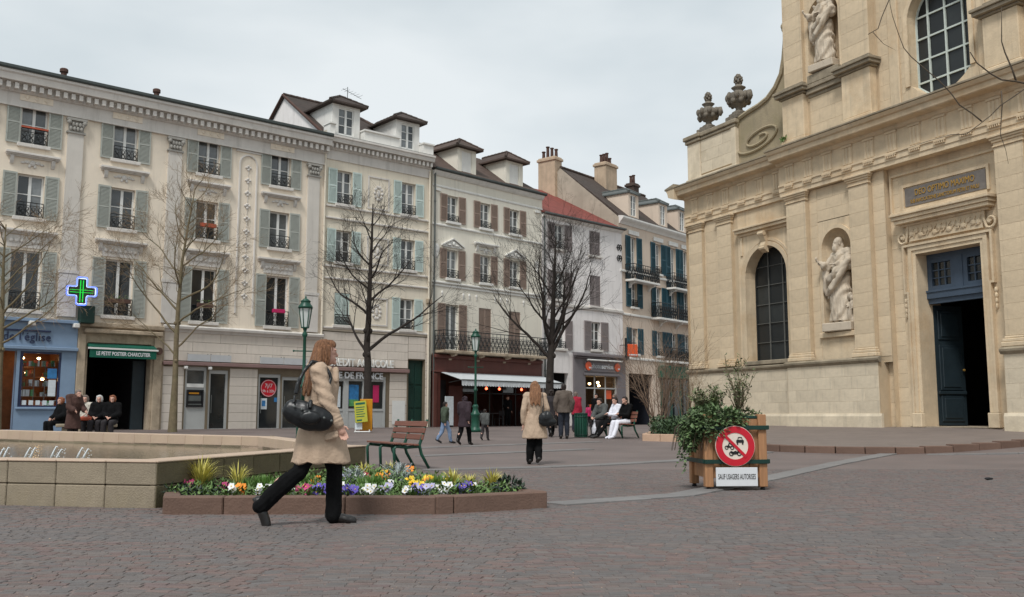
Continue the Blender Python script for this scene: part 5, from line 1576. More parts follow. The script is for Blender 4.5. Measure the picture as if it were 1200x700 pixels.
for c in ec:
    q = MB(); q.cbox(c - 0.65, c + 0.65, -0.10, -0.001, 12.98, 13.28, 0.02); q.build('lintel', 'white_trim', hE)
for z in (10.35, 7.5, 4.62):
    cornice(hE, 'string_course', 'white_trim', ex0, ex1, [(0.04, z), (0.09, z + 0.04), (0.09, z + 0.14), (0.01, z + 0.18)])
cornice(hE, 'cornice', 'white_trim', ex0 - 0.05, ex1, [(0.06, 13.55), (0.10, 13.62), (0.16, 13.70), (0.32, 13.84), (0.38, 13.92), (0.38, 14.02), (0.02, 14.08)])
roof_plane(hE, [(ex0, -0.2, 14.0), (ex1, -0.2, 14.0), (ex1, 4.7, 18.05), (ex0, 4.7, 18.05)], 'roof_dark'); roof_plane(hE, [(ex0, 4.7, 18.05), (ex1, 4.7, 18.05), (ex1, 9.6, 14.0), (ex0, 9.6, 14.0)], 'roof_dark')
q = MB(); q.prism([(0.0, 12.0), (-0.02, 13.95), (4.7, 18.0), (9.6, 13.95), (9.6, 12.0)], -0.06, 0.0, axis='x'); q.build('gable', 'rough_gable', hE)
ridge_tiles(hE, (0, 4.7, 18.1), (ex1, 4.7, 18.1), 'roof_brown')
for a, b in ((1.45, 2.72), (5.42, 6.62), (8.2, 9.4)):
    dormer(hE, a, b, 0.15, 14.2, 16.0, 16.35, 2.3, 'beige_render', 'zinc', yb_cheek=2.1, over=0.10, wh=1.45)
def chimney(parent, x0, x1, y0, y1, z0, z1, pots, m='chimney_render'):
    q = MB(); q.cbox(x0, x1, y0, y1, z0, z1, 0.02); q.cbox(x0 - 0.08, x1 + 0.08, y0 - 0.08, y1 + 0.08, z1 - 0.28, z1 - 0.1, 0.02)
    o = q.build('chimney', m, parent)
    for k in range(pots):
        t = (k + 0.5) / pots
        x, y = ((x0 + x1) / 2, y0 + (y1 - y0) * t) if (y1 - y0) > (x1 - x0) else (x0 + (x1 - x0) * t, (y0 + y1) / 2)
        q = MB(); h = 0.5 + 0.15 * ((k * 7) % 3)
        q.lathe([(0.12, 0), (0.10, h), (0.14, h), (0.14, h + 0.07), (0.08, h + 0.07)], (x, y, z1), 8); q.build('chimney_pot', 'terracotta', o)
chimney(hE, -0.35, 0.5, 4.95, 6.4, 13.5, 18.9, 4)
chimney(hE, 4.0, 5.5, 3.6, 4.6, 16.3, 19.2, 4)
chimney(hE, 8.9, 9.7, 4.3, 5.0, 17.3, 18.7, 2, 'roof_brown')
# its dark doorway and the green shop front towards the church
q = MB(); wall_grid(q, ex0, ex1, 0.2, 4.4, [(0.9, 3.9, 0.2, 3.75), (5.0, 10.4, 0.4, 3.6)], y=-0.02, depth=0.3); q.build('ground_floor_wall', 'beige_render', hE)
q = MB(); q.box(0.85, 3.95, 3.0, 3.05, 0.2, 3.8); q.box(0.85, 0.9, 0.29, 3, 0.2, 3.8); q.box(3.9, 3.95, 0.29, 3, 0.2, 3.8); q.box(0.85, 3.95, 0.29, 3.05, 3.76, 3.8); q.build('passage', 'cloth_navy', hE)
q = MB(); q.cbox(4.6, 10.9, -0.35, -0.03, 3.55, 4.4, 0.03); q.build('shop_fascia', 'awning_green', hE)
q = MB(); q.box(5.0, 10.4, 0.22, 0.26, 0.4, 3.6); q.build('pane', 'pane_dark', hE)
q = MB()
for x in (5.0, 6.3, 7.6, 8.9, 10.3):
    q.box(x - 0.09, x + 0.09, -0.10, -0.03, 0.3, 3.55)
q.build('shop_posts', 'green_paint', hE)
# ================================================================== CHURCH
ch = thing('church', 'honey coloured baroque stone church front with tall dark doorway, niches and scrolled gable', 'church', (CHF.o.x, CHF.o.y, 0), CHF.rot)
CB = CH_BASE
mat('church_joint', rgb(192, 172, 143), 0.95, 0.1, 2)

def arch_path(xc, hw, zs, zb, n=16, bottom=0.0):
    p = [(xc + hw, zb)] + [(xc + hw * math.cos(PI * k / n), zs + hw * math.sin(PI * k / n)) for k in range(n + 1)] + [(xc - hw, zb)]
    if bottom:
        p += [(xc - hw + 2 * hw * k / 8, zb - bottom * (1 - (2 * k / 8 - 1) ** 2)) for k in range(1, 8)]
    return p

def arch_face(mb, x0, x1, z0, z1, xc, hw, zs, zb, y, depth, n=16, mi=0, bottom=0.0):
    """flat wall with a round-headed opening and its reveal"""
    q = lambda a, b, c, d: mb.add([(a, y, c), (b, y, c), (b, y, d), (a, y, d)], [(0, 1, 2, 3)], mi)
    q(x0, xc - hw, z0, z1); q(xc + hw, x1, z0, z1)
    zl = zb - bottom
    if bottom:
        for k in range(8):
            a, b = -1 + 2 * k / 8, -1 + 2 * (k + 1) / 8
            za, zc = zb - bottom * (1 - a * a), zb - bottom * (1 - b * b)
            mb.add([(xc + a * hw, y, z0), (xc + b * hw, y, z0), (xc + b * hw, y, zc), (xc + a * hw, y, za)], [(0, 1, 2, 3)], mi)
    else:
        q(xc - hw, xc + hw, z0, zb)
    for k in range(n):
        a0, a1 = PI * k / n, PI * (k + 1) / n
        xa, xb = xc + hw * math.cos(a0), xc + hw * math.cos(a1)
        mb.add([(xa, y, zs + hw * math.sin(a0)), (xb, y, zs + hw * math.sin(a1)), (xb, y, z1), (xa, y, z1)], [(0, 1, 2, 3)], mi)
    P = arch_path(xc, hw, zs, zb, n, bottom)
    vs = [(x, y, z) for x, z in P] + [(x, y + depth, z) for x, z in P]
    m = len(P)
    mb.add(vs, [(k, (k + 1) % m, (k + 1) % m + m, k + m) for k in range(m)], mi)

def niche_shell(mb, xc, hw, zs, zb, y, d=0.85, n=14):
    """half-round recess with a quarter-sphere head"""
    vs = []; fs = []
    for z in (zb, zs):
        for k in range(n + 1):
            a = PI * k / n
            vs.append((xc - hw * math.cos(a), y + hw * d * math.sin(a), z))
    for k in range(n):
        fs.append((k, k + 1, n + 2 + k, n + 1 + k))
    fs.append(tuple(range(n + 1)))
    rows = 7
    for r_ in range(1, rows + 1):
        t = PI / 2 * r_ / rows
        for k in range(n + 1):
            a = PI * k / n
            vs.append((xc - hw * math.cos(a) * math.cos(t), y + hw * d * math.sin(a) * math.cos(t), zs + hw * math.sin(t)))
    for r_ in range(rows):
        o = (n + 1) * (1 + r_)
        for k in range(n):
            fs.append((o + k, o + k + 1, o + k + n + 2, o + k + n + 1))
    mb.add(vs, fs)

def frame_band(mb, path, y0, y1, w):
    """flat moulding along an open outline (x,z), w wide to the outside"""
    n = len(path); P = [Vector(p) for p in path]
    out = []
    for i in range(n):
        d0 = (P[i] - P[max(i - 1, 0)]); d1 = (P[min(i + 1, n - 1)] - P[i])
        if d0.length < 1e-6: d0 = d1
        if d1.length < 1e-6: d1 = d0
        n0 = Vector((d0.y, -d0.x)).normalized(); n1 = Vector((d1.y, -d1.x)).normalized()
        h = (n0 + n1).normalized(); out.append(P[i] + h * (w / max(0.4, h.dot(n0))))
    vs = [(p.x, y0, p.y) for p in P] + [(p.x, y0, p.y) for p in out] + [(p.x, y1, p.y) for p in P] + [(p.x, y1, p.y) for p in out]
    fs = []
    for i in range(n - 1):
        fs += [(i, i + 1, n + i + 1, n + i), (i, 2 * n + i, 2 * n + i + 1, i + 1), (n + i, n + i + 1, 3 * n + i + 1, 3 * n + i)]
    fs += [(0, n, 3 * n, 2 * n), (n - 1, 3 * n - 1, 4 * n - 1, 2 * n - 1)]
    mb.add(vs, fs)

WC, WHW, WZS, WZB = -8.06, 1.14, 6.32, 3.05        # window of the left bay
NC, NHW, NZS, NZB = -4.27, 0.66, 6.80, 3.85        # niche
# ---- core walls behind the facing stones
mb = MB()
def face(x0, x1, z0, z1, y):
    mb.add([(x0, y, z0), (x1, y, z0), (x1, y, z1), (x0, y, z1)], [(0, 1, 2, 3)])
face(-12.85, -9.62, CB - 0.2, 9.1, 0.009); face(-12.85, -6.6, CB - 0.3, 2.75, -0.111)
face(-6.62, -2.45, CB - 0.3, 2.75, -0.471); face(-6.6, -5.1, 2.7, 9.1, -0.211); face(-3.55, -2.1, 2.7, 9.1, -0.211)
mb.add([(-2.1, -0.2, CB - 0.2), (-2.1, 0.02, CB - 0.2), (-2.1, 0.02, 9.1), (-2.1, -0.2, 9.1)], [(0, 1, 2, 3)])
mb.add([(-2.45, -0.46, CB - 0.2), (-2.45, 0.02, CB - 0.2), (-2.45, 0.02, 2.75), (-2.45, -0.46, 2.75)], [(0, 1, 2, 3)])
face(2.0, 9.0, CB - 0.3, 9.1, -0.211); face(2.0, 9.0, CB - 0.3, 2.75, -0.471)
mb.add([(2.0, -0.2, CB - 0.2), (2.0, 0.02, CB - 0.2), (2.0, 0.02, 9.1), (2.0, -0.2, 9.1)], [(0, 1, 2, 3)])
# flank, back and roof line so the building is closed
mb.add([(-12.85, -0.1, CB - 0.3), (-12.85, 22, CB - 0.3), (-12.85, 22, 10.8), (-12.85, -0.1, 10.8)], [(0, 1, 2, 3)])
mb.add([(9.0, -0.2, CB - 0.3), (9.0, 22, CB - 0.3), (9.0, 22, 10.8), (9.0, -0.2, 10.8)], [(0, 1, 2, 3)])
mb.add([(-12.85, 22, CB - 0.3), (9.0, 22, CB - 0.3), (9.0, 22, 10.8), (-12.85, 22, 10.8)], [(0, 1, 2, 3)])
mb.add([(-12.85, 0, 10.82), (9.0, 0, 10.82), (9.0, 22, 10.82), (-12.85, 22, 10.82)], [(0, 1, 2, 3)])
mb.build('wall', 'church_joint', ch)
mb = MB()
arch_face(mb, -9.64, -6.56, 2.72, 9.1, WC, WHW, WZS, WZB, 0.0, 0.55)
mb.build('window_bay', 'church_stone', ch)
mb = MB()
arch_face(mb, -5.12, -3.53, 2.72, 7.8, NC, NHW, NZS, NZB, -0.212, 0.02)
niche_shell(mb, NC, NHW, NZS, NZB, -0.195)
mb.build('niche', 'church_stone', ch)

# ---- facing stones
blocks = []
rb = random.Random(17)
def courses(x0, x1, z0, z1, y, m, L=0.95, h=0.46):
    n = max(1, round((z1 - z0) / h)); hh = (z1 - z0) / n
    for r_ in range(n):
        k = max(1, round((x1 - x0) / L)); l = (x1 - x0) / k
        off = l * rb.uniform(0.35, 0.65) if (r_ % 2 and k > 1) else 0
        e = [x0] + [x0 + off + i * l for i in range(0 if off else 1, k + 1) if x0 + off + i * l < x1 - 0.08] + [x1]
        e = [e[0]] + [v + (rb.uniform(-0.08, 0.08) if 0 < i < len(e) - 1 else 0) for i, v in enumerate(e)][1:-1] + [e[-1]]
        for a, b in zip(e[:-1], e[1:]):
            blocks.append((a, b, z0 + r_ * hh, z0 + (r_ + 1) * hh, y - rb.uniform(0, 0.004), m))
courses(-12.83, -6.62, CB + 0.42, 2.70, -0.12, 'church_pale', 0.95, 0.43)
courses(-6.6, -2.47, CB + 0.42, 2.70, -0.48, 'church_pale', 0.95, 0.43)
courses(2.02, 8.9, CB + 0.42, 2.70, -0.48, 'church_pale', 0.95, 0.43)
for (a, b, y) in ((-12.63, -11.75, -0.14), (-10.76, -9.9, -0.14), (-6.47, -5.50, -0.40), (-3.47, -2.62, -0.40), (2.05, 2.95, -0.40)):
    courses(a, b, 3.22, 8.68, y, 'church_stone', 1.0, 0.44)
courses(-11.74, -10.77, 2.86, 9.02, 0.0, 'church_stone', 0.98, 0.44)
courses(-5.48, -5.13, 2.9, 9.02, -0.22, 'church_stone', 1, 0.44)
courses(-5.12, -3.53, 7.82, 9.02, -0.22, 'church_stone', 0.8, 0.42)
courses(-2.60, -2.12, 2.9, 9.02, -0.22, 'church_stone', 1, 0.44)
courses(2.97, 8.9, 2.86, 9.02, -0.22, 'church_stone', 0.95, 0.44)
courses(-2.46, -2.09, CB - 0.1, 2.7, 0.0, 'church_stone', 1, 0.44); courses(-2.10, -1.72, CB - 0.1, 9.06, 0.0, 'church_stone', 1, 0.44); courses(1.72, 2.01, CB - 0.1, 9.06, 0.0, 'church_stone', 1, 0.44)
# upper storey
courses(-5.45, -3.72, 10.95, 12.5, -0.02, 'church_stone', 0.9, 0.5)
courses(-2.40, -1.35, 10.95, 17.2, 0.12, 'church_stone', 1.05, 0.5); courses(1.35, 1.95, 10.95, 17.2, 0.12, 'church_stone', 0.7, 0.5); courses(1.97, 8.5, 13.2, 17.2, 0.0, 'church_stone', 1.0, 0.5)
courses(-6.58, -5.62, 13.2, 17.4, -0.16, 'church_stone', 1, 0.52); courses(-3.70, -2.50, 13.2, 17.4, -0.16, 'church_stone', 1.3, 0.52)
courses(-12.0, -9.85, 11.2, 12.65, 0.13, 'church_pale', 0.72, 0.5)
cen = CHF
def size_key(b):
    w = CHF.w((b[0] + b[1]) / 2, 0)
    return -((b[1] - b[0]) * (b[3] - b[2]) / (w.x ** 2 + w.y ** 2)) * (0.2 if b[2] > 15.5 or b[0] > 2.96 else 1)
blocks.sort(key=size_key)
rest = {}
for i, (a, b, c, d, y, m) in enumerate(blocks):
    g = 0.0022
    if i < 295:
        q = MB(); q.cbox(-(b - a) / 2 + g, (b - a) / 2 - g, 0, 0.06, g, d - c - g, 0.003)
        link('stone', q.mesh('stone', m), ch, ((a + b) / 2, y, c))
    else:
        rest.setdefault(m, MB()).cbox(a + g, b - g, y, y + 0.06, c + g, d - g, 0.003)
for m, q in rest.items():
    q.build('stones', m, ch, kind='stuff')
# shaft sides
mb = MB()
for (a, b, y, y2) in ((-12.64, -11.74, -0.131, 0.02), (-10.77, -9.89, -0.131, 0.02), (-6.48, -5.49, -0.391, -0.2), (-3.48, -2.61, -0.391, -0.2), (2.04, 2.96, -0.391, -0.2)):
    MB().box(a + 0.012, b - 0.012, y, y2, 2.9, 9.02).build('pilaster_core', 'church_joint', ch)
for (a, b) in ((-6.59, -5.61), (-3.71, -2.49)):
    MB().box(a + 0.012, b - 0.012, -0.151, 0.0, 13.1, 17.4).build('pilaster_core', 'church_joint', ch)

# ---- mouldings: plinth, pilaster bases and capitals
def run(parent, name, m, pieces, prof, back=0.05):
    """moulding (projection, z) repeated over stretches (x0, x1, y of the wall)"""
    for x0, x1, y in pieces:
        MB().prism([(y + back, prof[0][1])] + [(y - p, z) for p, z in prof] + [(y + back, prof[-1][1])], x0, x1, axis='x').build(name, m, parent)
PL = [(-12.95, -6.64, -0.12), (-6.68, -2.37, -0.48), (1.94, 9.0, -0.48)]
run(ch, 'plinth_moulding', 'church_grey', PL, [(0.03, 2.70), (0.06, 2.74), (0.10, 2.78), (0.11, 2.84), (0.02, 2.90)])
run(ch, 'socle', 'church_pale', PL, [(0.06, CB - 0.4), (0.06, CB + 0.34), (0.02, CB + 0.43)])
for (a, b, y) in ((-12.63, -11.75, -0.14), (-10.76, -9.9, -0.14), (-6.47, -5.50, -0.40), (-3.47, -2.62, -0.40), (2.05, 2.95, -0.40)):
    q = MB()
    for z0, z1, p in ((2.905, 3.04, 0.10), (3.04, 3.14, 0.07), (3.14, 3.21, 0.03)):
        q.cbox(a - p, b + p, y - p, y + 0.12, z0, z1, 0.02)
    q.build('pilaster_base', 'church_stone', ch)
    q = MB()
    for z0, z1, p in ((8.69, 8.73, 0.04), (8.73, 8.83, 0.01), (8.83, 8.90, 0.05), (8.90, 8.97, 0.09), (8.97, 9.04, 0.13)):
        q.cbox(a - p, b + p, y - p, y + 0.12, z0, z1, 0.012)
    q.build('capital', 'church_stone', ch)

# ---- entablature
EN = [(-12.85, -6.72, -0.10), (-6.75, 9.0, -0.42)]
run(ch, 'architrave', 'church_stone', EN, [(0.0, 9.042), (0.0, 9.20), (0.03, 9.202), (0.03, 9.38), (0.07, 9.40), (0.07, 9.46), (-0.02, 9.47)], 0.6)
run(ch, 'frieze', 'church_stone', EN, [(0.0, 9.465), (0.0, 10.18)])
run(ch, 'cornice', 'church_stone', [(-12.90, -6.74, -0.10), (-6.80, 9.0, -0.42)], [(0.04, 10.17), (0.10, 10.22), (0.12, 10.30), (0.42, 10.33), (0.46, 10.36), (0.48, 10.52), (0.54, 10.55), (0.60, 10.66)])
run(ch, 'cornice_weathering', 'church_grey', [(-13.0, -6.80, -0.10), (-6.86, 9.0, -0.42)], [(0.56, 10.662), (0.63, 10.68), (0.63, 10.73), (0.1, 10.86)])
q = MB()   # return of the entablature round the left corner
q.box(-12.93, -12.85, -0.1, 6, 9.042, 10.18); q.prism([(-12.85, 10.18), (-12.97, 10.22), (-13.27, 10.33), (-13.33, 10.52), (-13.45, 10.66), (-12.85, 10.7)], -0.70, 6.0)
q.build('cornice', 'church_stone', ch)
q = MB(); q.prism([(-12.85, 10.70), (-13.48, 10.662), (-13.48, 10.73), (-12.85, 10.86)], -0.73, 6.0); q.build('cornice_weathering', 'church_grey', ch)
q = MB()
q.box(-0.21, 0.21, -0.02, 0.05, 0, 0.66)
for x in (-0.14, 0, 0.14):
    q.prism([(x - 0.05, -0.02), (x - 0.03, -0.05), (x + 0.03, -0.05), (x + 0.05, -0.02)], 0.0, 0.58, axis='z')
q.box(-0.23, 0.23, -0.06, 0.05, 0.60, 0.67)
q.box(-0.21, 0.21, -0.10, 0.0, -0.15, -0.09)
for k in range(6):
    q.box(-0.19 + k * 0.068, -0.155 + k * 0.068, -0.095, 0.0, -0.22, -0.15)
tm = q.mesh('triglyph', 'church_stone')
for x, y in [(-12.2 + k * 1.0, -0.10) for k in range(6)] + [(-6.2 + k * 0.93, -0.42) for k in range(11)]:
    link('triglyph', tm, ch, (x, y, 9.49))

# ---- left window
q = MB()
frame_band(q, arch_path(WC, WHW + 0.001, WZS, WZB), -0.07, 0.01, 0.16)
frame_band(q, arch_path(WC, WHW + 0.20, WZS, WZB), -0.035, 0.01, 0.10)
for z0, z1, p in ((8.02, 8.12, 0.08), (8.12, 8.24, 0.22), (8.24, 8.32, 0.28)):
    q.cbox(-9.55 - p * 0.3, -6.62 + 0.0, -p, 0.02, z0, z1, 0.015)
for x in (-9.42, -6.72):
    q.cbox(x - 0.06, x + 0.06, -0.05, 0.01, 7.25, 8.0, 0.012)
q.build('window_surround', 'church_stone', ch)
q = MB(); q.prism([(-0.02, 7.2), (-0.16, 7.28), (-0.20, 7.45), (-0.12, 7.6), (-0.24, 7.85), (-0.26, 8.02), (0.02, 8.02), (0.02, 7.2)], WC - 0.14, WC + 0.14, axis='x')
q.tube([(WC - 0.15, -0.16, 7.36), (WC + 0.15, -0.16, 7.36)], 0.08, 8); q.tube([(WC - 0.16, -0.2, 7.92), (WC + 0.16, -0.2, 7.92)], 0.09, 8); q.build('keystone', 'church_stone', ch)
q = MB(); q.cbox(WC - WHW - 0.05, WC + WHW + 0.05, -0.22, 0.5, 2.905, 3.06, 0.02); q.build('window_sill', 'church_grey', ch)
win = link('arched_window', MB().tube([(x, 0.46, z) for x, z in arch_path(WC, WHW - 0.02, WZS, WZB + 0.03)], 0.04, 5).mesh('arched_window', 'iron'), ch)
xs_, zs_ = [WC - 1.16, WC - 0.39, WC + 0.39, WC + 1.16], [3.05 + k * 0.74 for k in range(7)]
for xa, xb in zip(xs_[:-1], xs_[1:]):
    for za, zb in zip(zs_[:-1], zs_[1:]):
        q = MB(); q.box(-(xb - xa) / 2, (xb - xa) / 2, 0, 0.012, 0.0, zb - za); link('pane', q.mesh('pane', 'church_glass'), win, ((xa + xb) / 2, 0.48, za))
q = MB()
for x in xs_[1:-1]:
    q.box(x - 0.022, x + 0.022, 0.43, 0.47, 3.1, 6.5 + 0.8)
for z in zs_[1:-1]:
    q.box(WC - 1.1, WC + 1.1, 0.435, 0.465, z - 0.012, z + 0.012)
q.build('glazing_bars', 'dark_leading', win)

# ---- niche dressings
q = MB()
frame_band(q, arch_path(NC, NHW + 0.001, NZS, NZB), -0.26, -0.205, 0.13)
q.cbox(NC - 0.86, NC + 0.86, -0.34, -0.21, 3.66, 3.84, 0.02)
q.build('niche_frame', 'church_stone', ch)

# ---- doorway
ow, oh = 1.16, 6.08
q = MB()
wall_grid(q, -1.72, 1.74, CB - 0.2, 9.05, [(-ow, ow, CB, oh)], y=0.0, depth=1.0)
q.build('door_bay', 'church_stone', ch)
q = MB()
pth = [(ow, CB + 0.45), (ow, oh), (-ow, oh), (-ow, CB + 0.45)]
frame_band(q, pth, -0.05, 0.01, 0.12); frame_band(q, [(ow + 0.122, CB + 0.45), (ow + 0.122, oh + 0.122), (-ow - 0.122, oh + 0.122), (-ow - 0.122, CB + 0.45)], -0.09, 0.01, 0.13)
e = 0.26
frame_band(q, [(ow + e, CB + 0.45), (ow + e, 4.9), (ow + e + 0.12, 4.9), (ow + e + 0.12, oh + e), (-ow - e - 0.12, oh + e), (-ow - e - 0.12, 4.9), (-ow - e, 4.9), (-ow - e, CB + 0.45)], -0.13, 0.01, 0.07)
for s in (-1, 1):
    q.cbox(s * (ow + 0.17) - 0.18, s * (ow + 0.17) + 0.18, -0.16, 0.01, CB, CB + 0.44, 0.02)
    for k in range(4):
        q.ell((s * (ow + 0.44), -0.05, 4.62 - k * 0.16), (0.06 - k * 0.008, 0.05, 0.09), seg=7, rings=5)
q.build('door_surround', 'church_stone', ch)
q = MB(); q.box(-1.32, 1.32, -0.10, 0.01, 6.50, 7.0)
rc = random.Random(4)
for k in range(15):
    x = -1.2 + k * 0.171
    q.ell((x, -0.11, 6.74 + 0.08 * math.sin(k * 2.2)), (0.10, 0.045, 0.09), seg=7, rings=5)
    q.tube([(x - 0.09, -0.115, 6.62), (x, -0.125, 6.72 + 0.1 * math.sin(k * 1.7)), (x + 0.08, -0.115, 6.9)], 0.025, 5)
q.build('carved_frieze', 'church_stone', ch)
for s in (-1, 1):
    q = MB()
    c = [(s * (1.55 + 0.0), 6.62)]
    sp = [(s * 1.58 + s * (0.20 - 0.013 * k) * math.cos(-0.5 * PI + k * 0.5), 6.66 + (0.20 - 0.013 * k) * math.sin(-0.5 * PI + k * 0.5)) for k in range(14)]
    q.tube([(x, -0.09, z) for x, z in sp], 0.045, 6)
    q.tube([(s * 1.36, -0.09, 7.0), (s * 1.38, -0.10, 6.75), (s * 1.45, -0.09, 6.5), (s * 1.58, -0.09, 6.46)], 0.05, 6)
    q.lathe([(0.05, 0), (0.05, 0.14)], (0, 0, 0), 10)
    for i in range(len(q.v) - 20, len(q.v)):
        v = q.v[i]; q.v[i] = (s * 1.58 + v[0], -0.14 + v[2] * 0.9, 6.66 + v[1])
    q.build('scroll_console', 'church_stone', ch)
q = MB()
for z0, z1, p in ((7.0, 7.08, 0.16), (7.08, 7.20, 0.34), (7.20, 7.32, 0.40), (7.32, 7.40, 0.46), (7.40, 7.44, 0.42)):
    q.cbox(-1.45 - p * 0.75, 1.45 + p * 0.75, -p, 0.02, z0, z1, 0.015)
q.build('door_hood', 'church_stone', ch)
q = MB()
frame_band(q, [(1.5, 7.62), (1.5, 8.30), (-1.5, 8.30), (-1.5, 7.62), (1.5, 7.62)], -0.05, 0.01, 0.09)
frame_band(q, [(1.95, 7.46), (1.95, 8.72), (-1.95, 8.72), (-1.95, 7.46)], -0.08, 0.01, 0.07)
q.build('panel_moulding', 'church_stone', ch)
q = MB(); q.box(-1.46, 1.46, -0.03, 0.0, 7.66, 8.26); pl = q.build('inscription_plaque', 'slate', ch)
link('lettering', text_mesh('DEO OPTIMO MAXIMO', 0.29, 'gilt', 0.008, sx=0.72), pl, (0.02, -0.042, 7.97))
link('lettering', text_mesh('SUB INVOCATIONE SANCTORUM PETRI ET PAULI', 0.17, 'gilt', 0.006, sx=0.66), pl, (0, -0.042, 7.74))
# blue transom with two small-paned lights
q = MB()
q.box(-ow, ow, 0.45, 0.62, 4.50, 4.66); q.box(-ow, ow, 0.38, 0.64, 4.66, 4.86); q.box(-ow, ow, 0.35, 0.64, 4.86, 4.92)
q.box(-ow, ow, 0.46, 0.60, 5.92, oh)
q.box(-0.14, 0.14, 0.44, 0.62, 4.92, 5.92)
for s in (-1, 1):
    a, b = sorted((s * 0.14, s * ow))
    q.box(a, a + 0.16, 0.46, 0.6, 4.92, 5.92); q.box(b - 0.16, b, 0.46, 0.6, 4.92, 5.92); q.box(a + 0.16, b - 0.16, 0.463, 0.6, 4.92, 5.06); q.box(a + 0.16, b - 0.16, 0.463, 0.6, 5.80, 5.92)
tr = q.build('transom', 'door_blue', ch)
for s in (-1, 1):
    a, b = sorted((s * 0.14, s * ow)); a += 0.16; b -= 0.16
    for i in range(3):
        for j in range(3):
            w, h = (b - a) / 3, 0.74 / 3
            p = MB(); p.box(-w / 2 + 0.018, w / 2 - 0.018, 0, 0.02, 0.018, h - 0.018); link('pane', p.mesh('pane', 'pane_dark'), tr, (a + (i + 0.5) * w, 0.54, 5.06 + j * h))
    q = MB()
    for i in range(1, 3):
        q.box(a + i * (b - a) / 3 - 0.018, a + i * (b - a) / 3 + 0.018, 0.49, 0.56, 5.06, 5.80); q.box(a, b, 0.495, 0.555, 5.06 + i * 0.74 / 3 - 0.018, 5.06 + i * 0.74 / 3 + 0.018)
    q.build('glazing_bars', 'door_blue', tr)
# open leaf, turned inwards against the left jamb
q = MB(); q.box(0, 1.1, 0, 0.09, 0, 3.8)
for z0, z1 in ((0.12, 0.95), (1.1, 2.55), (2.7, 3.65)):
    q.cbox(0.12, 0.98, -0.035, 0.0, z0, z1, 0.02); q.cbox(0.22, 0.88, -0.06, -0.03, z0 + 0.1, z1 - 0.1, 0.015)
q.cbox(0.02, 1.08, -0.07, 0, 0.98, 1.08, 0.012)
leafd = q.build('door_leaf', 'door_dark', ch, loc=(-ow + 0.02, 0.62, CB + 0.05), rot=R(80))
q = MB(); q.ell((1.0, -0.08, 1.75), (0.04, 0.05, 0.04), seg=8, rings=6); q.build('handle', 'gilt', leafd)
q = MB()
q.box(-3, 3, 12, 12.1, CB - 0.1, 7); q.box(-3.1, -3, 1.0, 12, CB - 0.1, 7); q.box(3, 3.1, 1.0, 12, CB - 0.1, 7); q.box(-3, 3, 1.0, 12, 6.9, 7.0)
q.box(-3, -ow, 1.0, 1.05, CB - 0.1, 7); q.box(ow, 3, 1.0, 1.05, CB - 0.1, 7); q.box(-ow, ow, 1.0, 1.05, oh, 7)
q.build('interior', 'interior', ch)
q = MB(); q.box(-3, 3, 0.0, 12, CB - 0.1, CB + 0.03); q.build('threshold', 'old_stone', ch)

# ---- attic parapet of the left bay
q = MB()
q.box(-12.85, -9.8, 0.16, 1.2, 10.7, 12.66)
q.build('attic', 'church_joint', ch)
q = MB(); q.cbox(-12.88, -12.02, 0.08, 0.5, 11.1, 12.66, 0.02); q.cbox(-10.0, -9.72, 0.08, 0.5, 11.1, 12.66, 0.02)
q.cbox(-12.95, -9.66, 0.02, 0.6, 10.8, 11.1, 0.03)
q.build('attic_pedestal', 'church_pale', ch)
q = MB(); q.cbox(-13.02, -11.9, -0.06, 1.3, 12.82, 13.0, 0.03); q.cbox(-12.95, -11.95, 0.0, 1.25, 12.66, 12.81, 0.03); q.cbox(-11.89, -9.62, 0.0, 1.3, 12.80, 12.98, 0.03); q.cbox(-11.94, -9.7, 0.06, 1.25, 12.66, 12.79, 0.03)
q.build('coping', 'church_grey', ch)

# ---- scrolled gable wall
q = MB()
vol = [(-9.78, 10.75), (-9.85, 12.55), (-9.62, 12.98), (-9.05, 13.10), (-8.45, 13.18), (-7.95, 13.32), (-7.5, 13.62), (-7.15, 14.05), (-6.98, 14.6), (-6.88, 15.2), (-6.84, 15.6), (-6.92, 15.75), (-6.9, 15.95), (-6.8, 16.05), (-6.6, 16.05), (-6.6, 10.75)]
q.prism(vol, 0.26, 0.85)
q.build('volute_wall', 'moss_stone', ch)
q = MB()
q.tube([(x, 0.24, z) for x, z in vol[1:14]], 0.10, 6)
spi = []
for k in range(46):
    a = PI * 1.05 + k * 0.24; t = 1 - k / 58
    x, z = 1.28 * t * math.cos(a), 0.46 * t * math.sin(a)
    spi.append((-8.5 + x + 0.03 * k / 46, 0.23, 11.86 + z + 0.13 * x))
q.tube(spi, 0.055, 6)
q.ell((-6.92, 0.4, 15.85), (0.16, 0.3, 0.2), seg=10, rings=7)
q.build('volute_scroll', 'moss_stone', ch)

